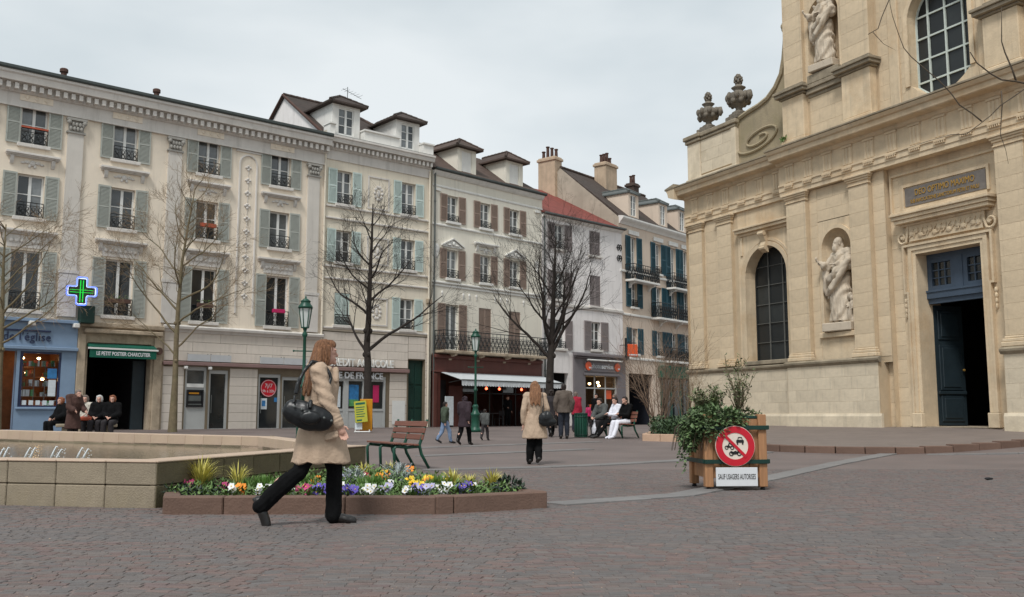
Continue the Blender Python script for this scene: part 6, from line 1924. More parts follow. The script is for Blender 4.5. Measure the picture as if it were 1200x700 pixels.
# ---- upper storey
mb = MB()
arch_face(mb, -1.36, 1.36, 10.75, 17.4, 0.0, 1.12, 13.75, 11.62, 0.115, 0.5, bottom=0.55)
mb.build('upper_window_bay', 'church_stone', ch)
mb = MB()
U_NC, U_NH, U_NZS, U_NZB = -4.70, 0.74, 15.4, 13.32
arch_face(mb, -5.62, -3.70, 12.4, 17.4, U_NC, U_NH, U_NZS, U_NZB, -0.015, 0.02)
niche_shell(mb, U_NC, U_NH, U_NZS, U_NZB, 0.0, d=0.7)
mb.build('upper_niche', 'church_stone', ch)
mb = MB()
face2 = lambda a, b, c, d, y: mb.add([(a, y, c), (b, y, c), (b, y, d), (a, y, d)], [(0, 1, 2, 3)])
face2(-6.6, -5.6, 10.75, 17.4, 0.0); face2(-5.62, -3.7, 10.75, 12.45, 0.0); face2(-3.72, -2.48, 10.75, 17.4, 0.0); face2(-2.5, -1.35, 10.75, 17.4, 0.135); face2(1.35, 2.0, 10.75, 17.4, 0.135); face2(1.95, 8.6, 10.75, 17.4, 0.02)
mb.add([(-2.48, 0, 10.75), (-2.48, 0.14, 10.75), (-2.48, 0.14, 17.4), (-2.48, 0, 17.4)], [(0, 1, 2, 3)])
mb.add([(-6.6, 0, 10.75), (-6.6, 9, 10.75), (-6.6, 9, 17.4), (-6.6, 0, 17.4)], [(0, 1, 2, 3)])
mb.add([(8.6, 0, 10.75), (8.6, 9, 10.75), (8.6, 9, 17.4), (8.6, 0, 17.4)], [(0, 1, 2, 3)]); mb.add([(-6.6, 9, 10.75), (8.6, 9, 10.75), (8.6, 9, 17.4), (-6.6, 9, 17.4)], [(0, 1, 2, 3)]); mb.add([(-6.6, 0.6, 17.39), (8.6, 0.6, 17.39), (8.6, 9, 17.39), (-6.6, 9, 17.39)], [(0, 1, 2, 3)])
mb.build('upper_wall', 'church_joint', ch)
for a, b in ((-6.72, -5.52), (-3.78, -2.42), (1.75, 3.0)):
    q = MB(); q.cbox(a + 0.05, b - 0.05, -0.24, 0.1, 11.15, 12.72, 0.02); q.cbox(a - 0.02, b + 0.02, -0.30, 0.1, 10.85, 11.14, 0.03)
    q.build('upper_pedestal', 'church_stone', ch)
    q = MB()
    for z0, z1, p in ((12.725, 12.80, 0.06), (12.80, 12.92, 0.20), (12.92, 13.02, 0.26)):
        q.cbox(a - p * 0.7, b + p * 0.7, -0.24 - p, 0.1, z0, z1, 0.015)
    q.cbox(a + 0.04, b - 0.04, -0.26, 0.0, 13.02, 13.14, 0.03); q.cbox(a + 0.08, b - 0.08, -0.22, 0.0, 13.14, 13.20, 0.02)
    q.build('pedestal_cornice', 'church_grey', ch)
q = MB()
for z0, z1, p in ((12.5, 12.62, 0.04), (12.62, 12.80, 0.14), (12.80, 12.95, 0.20)):
    q.cbox(-5.50, -3.80, -0.02 - p, 0.05, z0, z1, 0.015)
q.cbox(-5.4, -3.9, -0.20, 0.3, 12.955, 13.30, 0.03)
q.build('niche_sill', 'church_grey', ch)
q = MB()
frame_band(q, [(1.12, 11.62), (1.12, 13.75)] + arch_path(0, 1.12, 13.75, 13.75)[1:-1] + [(-1.12, 13.75), (-1.12, 11.62)], 0.06, 0.13, 0.16)
q.cbox(-1.9, -1.5, 0.04, 0.13, 10.95, 17.2, 0.02); q.cbox(1.42, 1.72, 0.04, 0.13, 10.95, 17.2, 0.02)
q.build('upper_window_frame', 'church_stone', ch)
uw = link('grid_window', MB().tube([(x, 0.5, z) for x, z in arch_path(0, 1.12, 13.75, 11.62, bottom=0.55)] + [(1.12, 0.5, 11.62)], 0.05, 5).mesh('grid_window', 'leading'), ch)
xs_ = [-1.28, -0.64, 0.0, 0.64, 1.28]; zs_ = [11.0 + k * 0.74 for k in range(6)]
for xa, xb in zip(xs_[:-1], xs_[1:]):
    for za, zb in zip(zs_[:-1], zs_[1:]):
        q = MB(); q.box(-(xb - xa) / 2, (xb - xa) / 2, 0, 0.012, 0, zb - za); link('pane', q.mesh('pane', 'church_glass'), uw, ((xa + xb) / 2, 0.53, za))
q = MB()
for x in xs_[1:-1]:
    q.box(x - 0.03, x + 0.03, 0.47, 0.525, 11.1, 14.85)
for z in zs_[1:]:
    q.box(-1.12, 1.12, 0.475, 0.52, z - 0.028, z + 0.028)
q.build('glazing_bars', 'leading', uw)
q = MB(); rl = random.Random(9)
for x, y, z in ((-6.63, -0.25, 11.12), (-6.55, -0.27, 11.12)):
    for k in range(26):
        leaf(q, (x + rl.uniform(-0.15, 0.15), y + rl.uniform(-0.1, 0.1), z + rl.uniform(0, 0.16)), (rl.uniform(-1, 1), rl.uniform(-1, 1), 1), 0.12, 0.05)
o = q.build('weed_tuft', 'leaf_mid', None); o.parent = None
w = CHF.w(0, 0)
o.location = (CHF.o.x, CHF.o.y, 0); o.rotation_euler = (0, 0, CHF.rot)
tag(o, 'small green weed tuft growing on the church cornice at the foot of the scroll', 'plant')

# ---- stone vases on the parapet
def urn(label, x, s, turn):
    t = thing('stone_urn', label, 'urn', CHF.w(x, 0.55, 12.99), CHF.rot + turn, 'carved urns on the church parapet')
    q = MB(); q.cbox(-0.42 * s, 0.42 * s, -0.42 * s, 0.42 * s, 0, 0.22 * s, 0.03); q.cbox(-0.32 * s, 0.32 * s, -0.32 * s, 0.32 * s, 0.22 * s, 0.34 * s, 0.03)
    q.build('base', 'urn_stone', t)
    q = MB()
    q.lathe([(0.30 * s, 0.34 * s), (0.30 * s, 0.38 * s), (0.16 * s, 0.46 * s), (0.13 * s, 0.56 * s), (0.20 * s, 0.62 * s), (0.36 * s, 0.72 * s), (0.47 * s, 0.92 * s), (0.48 * s, 1.08 * s), (0.40 * s, 1.18 * s), (0.24 * s, 1.24 * s), (0.18 * s, 1.32 * s), (0.26 * s, 1.40 * s), (0.30 * s, 1.44 * s), (0.16 * s, 1.52 * s), (0.10 * s, 1.60 * s)], seg=20)
    for k in range(8):
        a = k * PI / 4
        q.ell((0.46 * s * math.cos(a), 0.46 * s * math.sin(a), 1.04 * s), (0.11 * s, 0.11 * s, 0.17 * s), seg=8, rings=6)
        q.ell((0.40 * s * math.cos(a + 0.39), 0.40 * s * math.sin(a + 0.39), 0.82 * s), (0.11 * s, 0.11 * s, 0.13 * s), seg=8, rings=6)
    for k in range(2):
        a = k * PI
        q.tube([(0.44 * s * math.cos(a), 0.1, 1.12 * s), (0.60 * s * math.cos(a), 0.1, 1.10 * s), (0.64 * s * math.cos(a), 0.1, 0.92 * s), (0.58 * s * math.cos(a), 0.1, 0.76 * s)], [0.10 * s, 0.12 * s, 0.12 * s, 0.07 * s], 7)
    q.build('vase', 'urn_stone', t, True)
    q = MB()
    for k in range(26):
        a = k * 2.4; h = k / 26
        r = 0.15 * s * math.sin(PI * (0.18 + 0.78 * h))
        q.ell((r * math.cos(a), r * math.sin(a), (1.60 + 0.40 * h) * s), (0.06 * s, 0.06 * s, 0.075 * s), seg=7, rings=5)
    q.build('flame_finial', 'urn_stone', t, True)
urn('outer carved stone urn at the left corner of the church parapet', -11.95, 0.92, 0.2)
urn('inner carved stone urn beside the church scroll, the taller standing one', -9.98, 1.0, -0.1)
# ================================================================== PEOPLE AND STATUES
def fuse(mb, name, m, parent, voxel, smooth=3, fold=None, loc=(0, 0, 0)):
    """merge overlapping rounded pieces into one continuous skin"""
    me = mb.mesh('tmp', 'skin')
    o = bpy.data.objects.new('tmp', me); col.objects.link(o)
    r = o.modifiers.new('r', 'REMESH'); r.mode = 'VOXEL'; r.voxel_size = voxel; r.use_smooth_shade = True
    if smooth:
        s = o.modifiers.new('s', 'SMOOTH'); s.factor = 0.5; s.iterations = smooth
    dg = bpy.context.evaluated_depsgraph_get()
    out = bpy.data.meshes.new_from_object(o.evaluated_get(dg))
    bpy.data.objects.remove(o)
    out.materials.clear(); out.materials.append(M[m])
    out.polygons.foreach_set('use_smooth', [True] * len(out.polygons))
    if fold:
        nr = [v.normal.copy() for v in out.vertices]
        for v, n in zip(out.vertices, nr):
            v.co = v.co + n * fold(v.co, n)
    out.name = name
    return link(name, out, parent, loc)

STAND = dict(pelvis=(0, 0, .93), chest=(0, 0, 1.27), neck=(0, -.01, 1.44), head=(0, .02, 1.575),
             shR=(.165, 0, 1.39), elR=(.205, -.03, 1.11), wrR=(.215, .04, .87), shL=(-.165, 0, 1.39), elL=(-.205, -.03, 1.11), wrL=(-.215, .04, .87),
             hipR=(.085, 0, .90), knR=(.095, .02, .49), anR=(.095, -.02, .09), hipL=(-.085, 0, .90), knL=(-.095, .02, .49), anL=(-.095, -.02, .09),
             toR=None, toL=None)
SIT = dict(pelvis=(0, 0, .55), chest=(0, -.06, .90), neck=(0, -.05, 1.08), head=(0, -.01, 1.22),
           shR=(.165, -.05, 1.03), elR=(.22, .04, .76), wrR=(.12, .24, .66), shL=(-.165, -.05, 1.03), elL=(-.22, .04, .76), wrL=(-.12, .24, .66),
           hipR=(.09, 0, .53), knR=(.11, .43, .50), anR=(.11, .42, .09), hipL=(-.09, 0, .53), knL=(-.11, .43, .50), anL=(-.11, .42, .09))
WALK = dict(knR=(.09, .17, .50), anR=(.09, .24, .10), knL=(-.09, -.08, .48), anL=(-.09, -.30, .17), elR=(.21, -.12, 1.13), wrR=(.21, -.10, .88), elL=(-.21, .06, 1.12), wrL=(-.2, .22, .92))

def joints(base, over):
    J = dict(base); J.update(over)
    return {k: (Vector(v) if v is not None else None) for k, v in J.items()}

def hand_prims(q, wr, el, side, grip=0.5):
    """palm with four curled fingers of different lengths and a thumb from its side"""
    d = (wr - el).normalized()
    u, w = cross_basis(d)
    fwd = Vector((0, 1, 0)); fwd = (fwd - d * fwd.dot(d)).normalized() if abs(d.y) < 0.95 else Vector((0, 0, 1))
    inn = d.cross(fwd) * (1 if side > 0 else -1)
    c = wr + d * 0.045
    q.cap(wr, wr + d * 0.075, 0.024, 0.030, 8); q.cap(wr + d * 0.03 + fwd * 0.018, wr + d * 0.08 + fwd * 0.022, 0.018, 0.016, 8); q.cap(wr + d * 0.03 - fwd * 0.018, wr + d * 0.08 - fwd * 0.022, 0.018, 0.015, 8)
    for k, L in enumerate((0.062, 0.072, 0.066, 0.05)):
        b = wr + d * 0.088 + fwd * (0.030 - 0.020 * k)
        m = b + d * L * 0.55 + inn * 0.012 * grip
        q.cap(b, m, 0.0095, 0.009, 7); q.cap(m, m + (d * (1 - grip) + inn * grip).normalized() * L * 0.5, 0.009, 0.0075, 7)
    t = wr + d * 0.03 + fwd * 0.028
    t2 = t + (d * 0.6 + fwd * 0.7).normalized() * 0.035
    q.cap(t, t2, 0.012, 0.010, 7); q.cap(t2, t2 + (d * 0.9 + fwd * 0.2 + inn * 0.3).normalized() * 0.028, 0.010, 0.008, 7)

def foot(J, s):
    an = J['an' + s]; to = J.get('to' + s)
    if to is None:
        kn = J['kn' + s]; to = an + Vector((0, 0.155, -0.055 if an.z < 0.13 else -0.10))
    return an, to

def body_prims(J):
    q = MB(); fem = 1.0
    q.ell(J['pelvis'], (.15, .105, .12)); q.cap(J['pelvis'] + Vector((0, 0, .03)), J['chest'], .118, .135, 12)
    q.ell(J['chest'] + Vector((0, .0, .02)), (.165, .105, .15)); q.cap(J['shL'], J['shR'], .062, .062); q.cap(J['neck'] - Vector((0, 0, .03)), J['head'] - Vector((0, 0, .03)), .054, .050)
    H = J['head']; f = J.get('face', Vector((0, 1, 0))); f = Vector((f[0], f[1], 0)).normalized(); r = Vector((f.y, -f.x, 0)); up = Vector((0, 0, 1))
    rot = Matrix((r, f, up)).transposed()
    q.ell(H + up * .02 - f * .005, (.074, .092, .100), rot); q.ell(H - up * .045 + f * .025, (.056, .062, .066), rot)
    q.cap(H + f * .083 + up * .012, H + f * .102 - up * .020, .010, .014, 7); q.ell(H + f * .080 - up * .088 + up * .0, (.022, .020, .018), rot)
    q.ell(H + f * .079 - up * .053, (.024, .014, .009), rot); q.ell(H + f * .078 - up * .064, (.021, .014, .009), rot)
    for s in (-1, 1):
        q.ell(H + r * s * .074 - up * .012 - f * .008, (.012, .022, .032), rot); q.ell(H + r * s * .031 + f * .076 + up * .030, (.026, .014, .008), rot)
        q.ell(H + r * s * .031 + f * .0765 + up * .008, (.014, .012, .008), rot)
    for s, sg in (('R', 1), ('L', -1)):
        q.cap(J['sh' + s], J['el' + s], .050, .040); q.cap(J['el' + s], J['wr' + s], .040, .026); hand_prims(q, J['wr' + s], J['el' + s], sg)
        q.cap(J['hip' + s], J['kn' + s], .085, .056); q.cap(J['kn' + s] + Vector((0, 0, -.02)), (J['kn' + s] + J['an' + s]) / 2 + Vector((0, -.01, .05)), .050, .048); q.cap((J['kn' + s] + J['an' + s]) / 2 + Vector((0, -.01, .05)), J['an' + s], .048, .032)
        an, to = foot(J, s); q.cap(an + (an - to) * 0.15, to, .033, .026)
    return q

def cl_top(J, inf=.018, hem=None, sleeve=True, collar=True, cuff=1.0):
    q = MB()
    q.ell(J['chest'] + Vector((0, 0, .02)), (.165 + inf, .112 + inf, .16 + inf)); q.cap(J['pelvis'] + Vector((0, 0, .06)), J['chest'], .122 + inf, .138 + inf, 14); q.ell(J['pelvis'] + Vector((0, 0, .03)), (.155 + inf, .118 + inf, .13 + inf)); q.cap(J['shL'], J['shR'], .064 + inf, .064 + inf)
    if collar:
        q.cap(J['neck'] - Vector((0, 0, .05)), J['neck'] + Vector((0, -.005, .0)), .07 + inf, .058 + inf * .6)
    if sleeve:
        for s in 'RL':
            d = (J['wr' + s] - J['el' + s])
            q.cap(J['sh' + s], J['el' + s], .054 + inf, .046 + inf); q.cap(J['el' + s], J['el' + s] + d * (0.94 * cuff), .046 + inf, .036 + inf)
    return q

def cl_skirt(q, J, hem, rx=.24, ry=.20, waist=.16, cy=0.0, top=None, slit=None):
    """flared lower part of a coat, from the waist to the hem"""
    p = J['pelvis']; z1 = top or p.z + .17
    n = 7; rings = []
    for k in range(n + 1):
        t = k / n
        rings.append((p.x, p.y + cy * t, z1 + (hem - z1) * t, waist + (rx - waist) * t ** 0.8, waist * .78 + (ry - waist * .78) * t ** 0.8))
    q.loft(rings[::-1], 28)
    return q

def cl_legs(J, inf=.020, flare=0.0, end=0.97, waist=True):
    q = MB()
    if waist:
        q.ell(J['pelvis'], (.152 + inf, .115 + inf, .12 + inf))
    for s in 'RL':
        q.cap(J['hip' + s], J['kn' + s], .088 + inf, .060 + inf); d = J['an' + s] - J['kn' + s]
        q.cap(J['kn' + s], J['kn' + s] + d * .5 + Vector((0, -.008, 0)), .064 + inf, .060 + inf + flare * .4); q.cap(J['kn' + s] + d * .5 + Vector((0, -.008, 0)), J['kn' + s] + d * end, .060 + inf + flare * .4, .048 + inf + flare)
    return q

def cl_shoes(J, heel=0.0, feet='R'):
    q = MB()
    for s in feet:
        an, to = foot(J, s); d = (to - an).normalized(); dn = Vector((0, 0, -1)) if abs(d.z) < 0.7 else Vector((0, -1, 0))
        q.cap(an - d * .035 + dn * .022, to + d * .03, .050, .041); q.cap(an, an + Vector((0, 0, .05)), .050, .046)
        if heel:
            q.cap(an - d * .05 + dn * .03, an - d * .05 + dn * (.03 + heel), .022, .016, 8)
    return q

def cl_hair(J, kind):
    q = MB(); H = J['head']; f = J.get('face', Vector((0, 1, 0))); f = Vector((f[0], f[1], 0)).normalized(); r = Vector((f.y, -f.x, 0)); up = Vector((0, 0, 1)); rot = Matrix((r, f, up)).transposed()
    q.ell(H + up * .040 - f * .022, (.084, .092, .092), rot); q.ell(H - f * .045 - up * .01, (.076, .062, .09), rot); q.ell(H + up * .075 + f * .022, (.062, .066, .048), rot)
    if kind == 'short':
        for s in (-1, 1):
            q.ell(H + r * s * .070 + up * .02 - f * .012, (.014, .035, .045), rot)
    if kind == 'bob':
        for s in (-1, 1):
            q.ell(H + r * s * .066 - up * .02 - f * .02, (.035, .058, .085), rot)
        q.ell(H - f * .06 - up * .04, (.08, .05, .09), rot)
        for k in range(14):
            a = k * 2.4; q.ell(H + up * (.03 + .05 * math.sin(k)) - f * .02 + r * .08 * math.cos(a) + f * .06 * math.sin(a) - f * .03, (.030, .030, .030))
    if kind == 'long':
        for s in (-1, 1):
            q.cap(H + r * s * .062 + up * .03 - f * .02, H + r * s * .080 - up * .16 - f * .045, .040, .036); q.cap(H + r * s * .08 - up * .15 - f * .045, H + r * s * .075 - up * .26 - f * .06, .036, .022)
        for k in range(9):
            x = -.09 + .0225 * k; o = .115 + .045 * (1 - (x / .1) ** 2)
            q.cap(H + r * x * .8 - f * .075 + up * .02, H + r * x * 1.05 - f * (o - .015) - up * .15, .034, .034, 8); q.cap(H + r * x * 1.05 - f * (o - .015) - up * .15, H + r * (x * 1.1 + .012 * math.sin(k * 3)) - f * (o + .035) - up * (.35 + .04 * math.sin(k * 2.1)), .034, .016, 8)
    return q

def wrinkle(amp, sc=9.0):
    return lambda p, n: amp * (mnoise.noise(Vector((p.x * sc, p.y * sc, p.z * sc * 0.45))) + 0.5 * mnoise.noise(Vector((p.x * sc * 2.3, p.y * sc * 2.3, p.z * sc * 1.2))))

def person(label, x, y, heading, h, base, over, parts, z=None, voxel=.014, group=None, bodyvox=.011):
    """person > body (one continuous figure), hair, clothes. heading: radians, 0 faces away from the camera (+Y), positive turns left"""
    t = thing('person', label, 'person', (x, y, gz(x, y) if z is None else z), heading, group)
    t.scale = (h / 1.70,) * 3
    J = joints(base, over)
    fuse(body_prims(J), 'body', 'skin', t, bodyvox, 2)
    for nm, m, q in [('shoe' if e[0] == 'shoes' else e[0],) + tuple(e[1:]) for p in parts(J) for e in ([p] if p[0] != 'shoes' else [p, (p[0], p[1], cl_shoes(J, .03 if p[0] == 'x' else 0, 'L'))])]:
        fuse(q, nm, m, t, voxel, 3, wrinkle(.014 if nm not in ('hair', 'shoe', 'bag') else .004, 9 if nm != 'hair' else 22))
    return t

def outfit(top, topm, legm, hairm, hair='short', hem=None, rx=.24, ry=.2, shoe='shoe', extra=None, inf=.02, flare=0.0):
    def f(J):
        q = cl_top(J, inf)
        if hem is not None:
            cl_skirt(q, J, hem, rx, ry)
        L = [(top, topm, q), ('trousers', legm, cl_legs(J, flare=flare)), ('shoes', shoe, cl_shoes(J)), ('hair', hairm, cl_hair(J, hair))]
        if extra:
            L += extra(J)
        return L
    return f

def ground_xy(px, py):
    """where a line of sight of the photograph meets the paving (used once, to read positions off)"""
    vx, vz = (px - 600) / 1120, (350 - py) / 1120
    d = Vector((vx, math.cos(PITCH) - vz * math.sin(PITCH), math.sin(PITCH) + vz * math.cos(PITCH)))
    lo, hi = 2.0, 90.0
    for _ in range(40):
        m = (lo + hi) / 2
        if EYE + d.z / d.y * m > gz(d.x / d.y * m, m):
            lo = m
        else:
            hi = m
    return d.x / d.y * lo, lo

# ---- the woman crossing in front
def main_parts(J):
    q = cl_top(J, .022); cl_skirt(q, J, .555, .225, .275, .155, cy=.01)
    q.cap((-.03, -.05, 1.42), (.03, -.05, 1.42), .07, .07)
    for s in (-1, 1):
        q.cap((s * .03, .125, 1.40), (s * .09, .135, 1.30), .03, .02)          # lapels
    d = (J['wrR'] - J['elR']).normalized(); u, w = cross_basis(d)      # cuff strap, pocket flap, turned-up collar
    for t_ in (.17, .20):
        c = J['elR'] + d * t_; q.tube([c + (u * math.cos(k * PI / 6) + w * math.sin(k * PI / 6)) * .058 for k in range(13)], .008, 6)
    q.cap((.20, .08, .80), (.215, .16, .83), .022, .022); q.cap((.205, .08, .775), (.22, .16, .80), .02, .02)
    q.tube([(-.09, -.10, 1.43), (0, -.125, 1.44), (.09, -.10, 1.43), (.115, -.02, 1.42), (.09, .09, 1.40)], [.02, .026, .028, .03, .026], 8)
    lower = cl_legs(J, .014, flare=.014, end=1.03)
    hair = cl_hair(J, 'long')
    bag = MB()
    a, b = Vector((.27, -.30, 1.07)), Vector((.27, .13, .93)); d = b - a
    ts = (0, .06, .2, .4, .6, .8, .94, 1); bag.tube([a + d * t + Vector((0, 0, -.03 * math.sin(PI * t))) for t in ts], [.045, .08, .11, .124, .122, .105, .075, .04], 18)
    bag.v = [(.27 + (v[0] - .27) * .62, v[1], v[2]) for v in bag.v]
    for e in (a + d * .22, a + d * .55):
        bag.cap(e + Vector((.03, 0, .11)), e + Vector((.075, 0, .06)), .02, .014, 7)
    bag.ell((.35, -.06, .96), (.03, .09, .06))
    strap = MB()
    strap.tube([(.27, -.20, 1.17), (.25, -.19, 1.26), (.215, -.14, 1.38), (.165, -.07, 1.465), (.14, .03, 1.45), (.17, .10, 1.32), (.25, .04, 1.10)], .017, 8)
    return [('coat', 'coat_beige', q), ('trousers', 'cloth_black', lower), ('shoe', 'shoe', cl_shoes(J, .035)), ('shoe', 'shoe', cl_shoes(J, .035, 'L')), ('hair', 'hair_auburn', hair), ('bag_strap', 'leather_black', strap)], bag
ov = dict(pelvis=(0, 0, .93), chest=(0, .0, 1.265), neck=(0, -.005, 1.43), head=(0, .035, 1.555), face=(-.35, 1, 0),
          shR=(.16, -.01, 1.375), elR=(.225, .07, 1.11), wrR=(.215, .175, .90), shL=(-.16, .01, 1.375), elL=(-.22, .0, 1.12), wrL=(-.2, .06, .90),
          hipR=(.08, -.01, .89), knR=(.09, -.17, .48), anR=(.09, -.49, .19), toR=(.09, -.455, .035), hipL=(-.08, .01, .89), knL=(-.08, .13, .49), anL=(-.08, .13, .085), toL=(-.08, .27, .035))
mx, my = -1.73, 8.72
J = joints(STAND, ov)
parts, bag = main_parts(J)
w1 = thing('person', 'woman striding to the right in a beige coat and black flared trousers, nearest the camera', 'person', (mx, my, 0), R(-84))
w1.scale = (0.985,) * 3
fuse(body_prims(J), 'body', 'skin', w1, .006, 2)
def strands(p, n):
    a = math.atan2(p.y - .02, p.x)
    return .0045 * math.sin(a * 22 + 5 * mnoise.noise(p * 6)) + .006 * mnoise.noise(Vector((p.x * 30, p.y * 30, p.z * 4)))
def coat_fold(p, n):
    a = 0.012 * mnoise.noise(Vector((p.x * 8, p.y * 8, p.z * 3.2))) + 0.005 * mnoise.noise(Vector((p.x * 20, p.y * 20, p.z * 9)))
    if p.z < 1.0:
        ang = math.atan2(p.y, p.x); a += 0.013 * math.sin(ang * 7 + p.z * 2.5 + 2 * mnoise.noise(p * 3)) * min(1, (1.0 - p.z) * 2.2)
    else:
        a += 0.005 * math.sin(p.z * 70 + p.y * 30) * (1 if abs(p.x) > .15 else 0)
    return a
for nm, m, q in parts:
    fuse(q, nm, m, w1, .0075, 2, coat_fold if nm == 'coat' else (strands if nm == 'hair' else wrinkle(.011, 11)))
q = MB(); rh = random.Random(6); hd_, fc_ = Vector(ov['head']), Vector(ov['face']).normalized(); rt_ = Vector((fc_.y, -fc_.x, 0)); up_ = Vector((0, 0, 1))
for k in range(150):
    a = rh.uniform(-1.9, 1.9); side = rt_ * math.sin(a) - fc_ * math.cos(a)
    L = rh.uniform(.16, .40) * (1 if abs(a) < 1.2 else .8); o = rh.uniform(.002, .012)
    P = [hd_ + up_ * (.118 - .03 * rh.random()) - fc_ * .02 + side * .035, hd_ + up_ * .05 - fc_ * .015 + side * (.088 + o), hd_ - up_ * .08 - fc_ * .03 + side * (.100 + o) + fc_ * rh.uniform(-.01, .01)]
    P.append(hd_ - up_ * L - fc_ * (.07 + .12 * (L - .16)) + side * (.085 + rh.uniform(-.01, .03)) + fc_ * rh.uniform(-.02, .02)); q.tube(P, [.003, .0045, .0045, .0012], 4)
q.build('hair_strands', 'hair_auburn', w1, True, kind='stuff')
hd_, fc_ = Vector(ov['head']), Vector(ov['face']).normalized(); rt_ = Vector((fc_.y, -fc_.x, 0))
for sg_ in (-1, 1):
    q = MB(); q.ell(hd_ + rt_ * sg_ * .031 + fc_ * .079 + Vector((0, 0, .010)), (.012, .010, .006), seg=8, rings=6); q.build('eye', 'hair_dark', w1)
    q = MB(); q.tube([hd_ + rt_ * sg_ * .015 + fc_ * .090 + Vector((0, 0, .030)), hd_ + rt_ * sg_ * .045 + fc_ * .078 + Vector((0, 0, .033))], .004, 5); q.build('eyebrow', 'hair_auburn', w1)
q = MB(); q.ell(hd_ + fc_ * .086 - Vector((0, 0, .058)), (.020, .012, .006), seg=10, rings=6); q.build('lips', 'petal_red', w1)
hb = thing('shoulder_bag', 'black leather shoulder bag hanging under the arm of the striding woman', 'bag', (mx, my, 0), R(-84))
hb.scale = (0.985,) * 3
fuse(bag, 'bag_body', 'leather_black', hb, .008, 2, wrinkle(.008, 9))
q = MB()
for k in range(6):
    c = Vector((.352, -.2 + .065 * k, 1.06 - .025 * k)); q.ell(c, (.010, .012, .012), seg=8, rings=6)
q.build('stud', 'zinc', hb, True, kind='stuff')

# ---- the woman walking away in the middle of the square
def back_coat(J):
    q = cl_top(J, .022); cl_skirt(q, J, .53, .27, .22, .15)
    b = MB(); b.ell((.22, -.17, .90), (.16, .09, .15)); b.ell((.24, -.17, .84), (.19, .08, .10))
    s = MB(); s.tube([(.13, -.18, .98), (.16, -.13, 1.22), (.15, -.06, 1.46), (.16, .06, 1.44), (.26, .0, 1.1)], .016, 6)
    return [('coat', 'coat_beige', q), ('trousers', 'cloth_black', cl_legs(J, flare=.008)), ('shoes', 'shoe', cl_shoes(J, .03)), ('hair', 'hair_auburn', cl_hair(J, 'long')), ('bag_strap', 'leather_black', s)]
x, y = ground_xy(627, 544.5)
person('woman in a belted beige coat seen from behind, walking away with a black bag', x, y, R(6), 1.66, STAND,
       dict(knR=(.07, .05, .49), anR=(.06, -.12, .13), knL=(-.09, .03, .49), anL=(-.10, .04, .09), elR=(.24, -.05, 1.13), wrR=(.22, .06, .92), elL=(-.23, -.05, 1.10), wrL=(-.24, .0, .83)), back_coat, voxel=.011, bodyvox=.009)
hb2 = thing('shoulder_bag', 'black hobo bag at the right hip of the woman seen from behind', 'bag', (x, y, 0), R(6))
b = MB(); b.ell((.20, -.20, .92), (.16, .08, .15)); b.ell((.23, -.20, .85), (.19, .075, .10))
fuse(b, 'bag_body', 'leather_black', hb2, .012, 2, wrinkle(.01, 12))

# ---- passers-by
x, y = ground_xy(521, 520)
person('boy in a dark green jacket and pale jeans walking left of the lamp post', x, y, R(-60), 1.22, STAND, WALK, outfit('jacket', 'cloth_olive', 'denim', 'hair_dark', inf=.04))
x, y = ground_xy(544, 522)
person('person in a long dark plum hooded coat walking beside the boy', x, y, R(-25), 1.40, STAND, dict(WALK, head=(0, .05, 1.55)), outfit('coat', 'cloth_plum', 'cloth_black', 'cloth_plum', 'bob', hem=.62, rx=.23, ry=.2, inf=.045))
x, y = ground_xy(568, 516.5)
person('small child in a grey jacket walking right of the green lamp post', x, y, R(-20), 0.98, STAND, WALK, outfit('jacket', 'cloth_greygreen', 'cloth_dark', 'hair_dark', inf=.05))
x, y = ground_xy(661, 514.5)
person('man in a taupe jacket and dark jeans seen from behind near the green litter bin', x, y, R(2), 1.80, STAND, dict(elR=(.26, -.02, 1.13), wrR=(.24, .05, .88), elL=(-.26, -.02, 1.13), wrL=(-.24, .05, .88)), outfit('jacket', 'cloth_taupe', 'cloth_navy', 'hair_dark', inf=.04, hem=.80, rx=.22, ry=.17))
x, y = ground_xy(646, 512.5)
person('person in a dark coat half hidden behind the man in the taupe jacket', x, y, R(10), 1.62, STAND, WALK, outfit('coat', 'cloth_dark', 'cloth_black', 'hair_dark', 'bob', hem=.55, rx=.22, ry=.18))
x, y = ground_xy(675, 507)
person('person in a red jacket standing behind the litter bin', x, y, R(-30), 1.58, STAND, {}, outfit('jacket', 'cloth_red', 'cloth_navy', 'hair_grey', inf=.035, hem=.75, rx=.21, ry=.17))
for px, py, hd, h, lab, a, b, c in ((699, 501.5, 160, 1.66, 'person in black standing left in front of the photo shop window', 'cloth_black', 'cloth_dark', 'hair_dark'), (721, 502, 60, 1.62, 'person in dark clothes standing behind the seated group at the shop', 'cloth_navy', 'cloth_dark', 'hair_grey'),
                                    (690, 500.0, 20, 1.2, 'child in a pink and grey top by the photo shop door', 'poster_pink', 'cloth_dark', 'hair_dark')):
    x, y = ground_xy(px, py)
    person(lab, x, y, R(hd), h, STAND, {}, outfit('jacket', a, b, c, inf=.03, hem=.78, rx=.2, ry=.17), voxel=.02, bodyvox=.013)
w = FC.w(5.2, -0.6)
person('waiter in black standing under the pale awning of the red cafe', w.x, w.y, R(200), 1.70, STAND, dict(elR=(.24, .06, 1.12), wrR=(.12, .24, 1.05)), outfit('jacket', 'cloth_black', 'cloth_black', 'hair_dark', inf=.03), voxel=.02, bodyvox=.013)

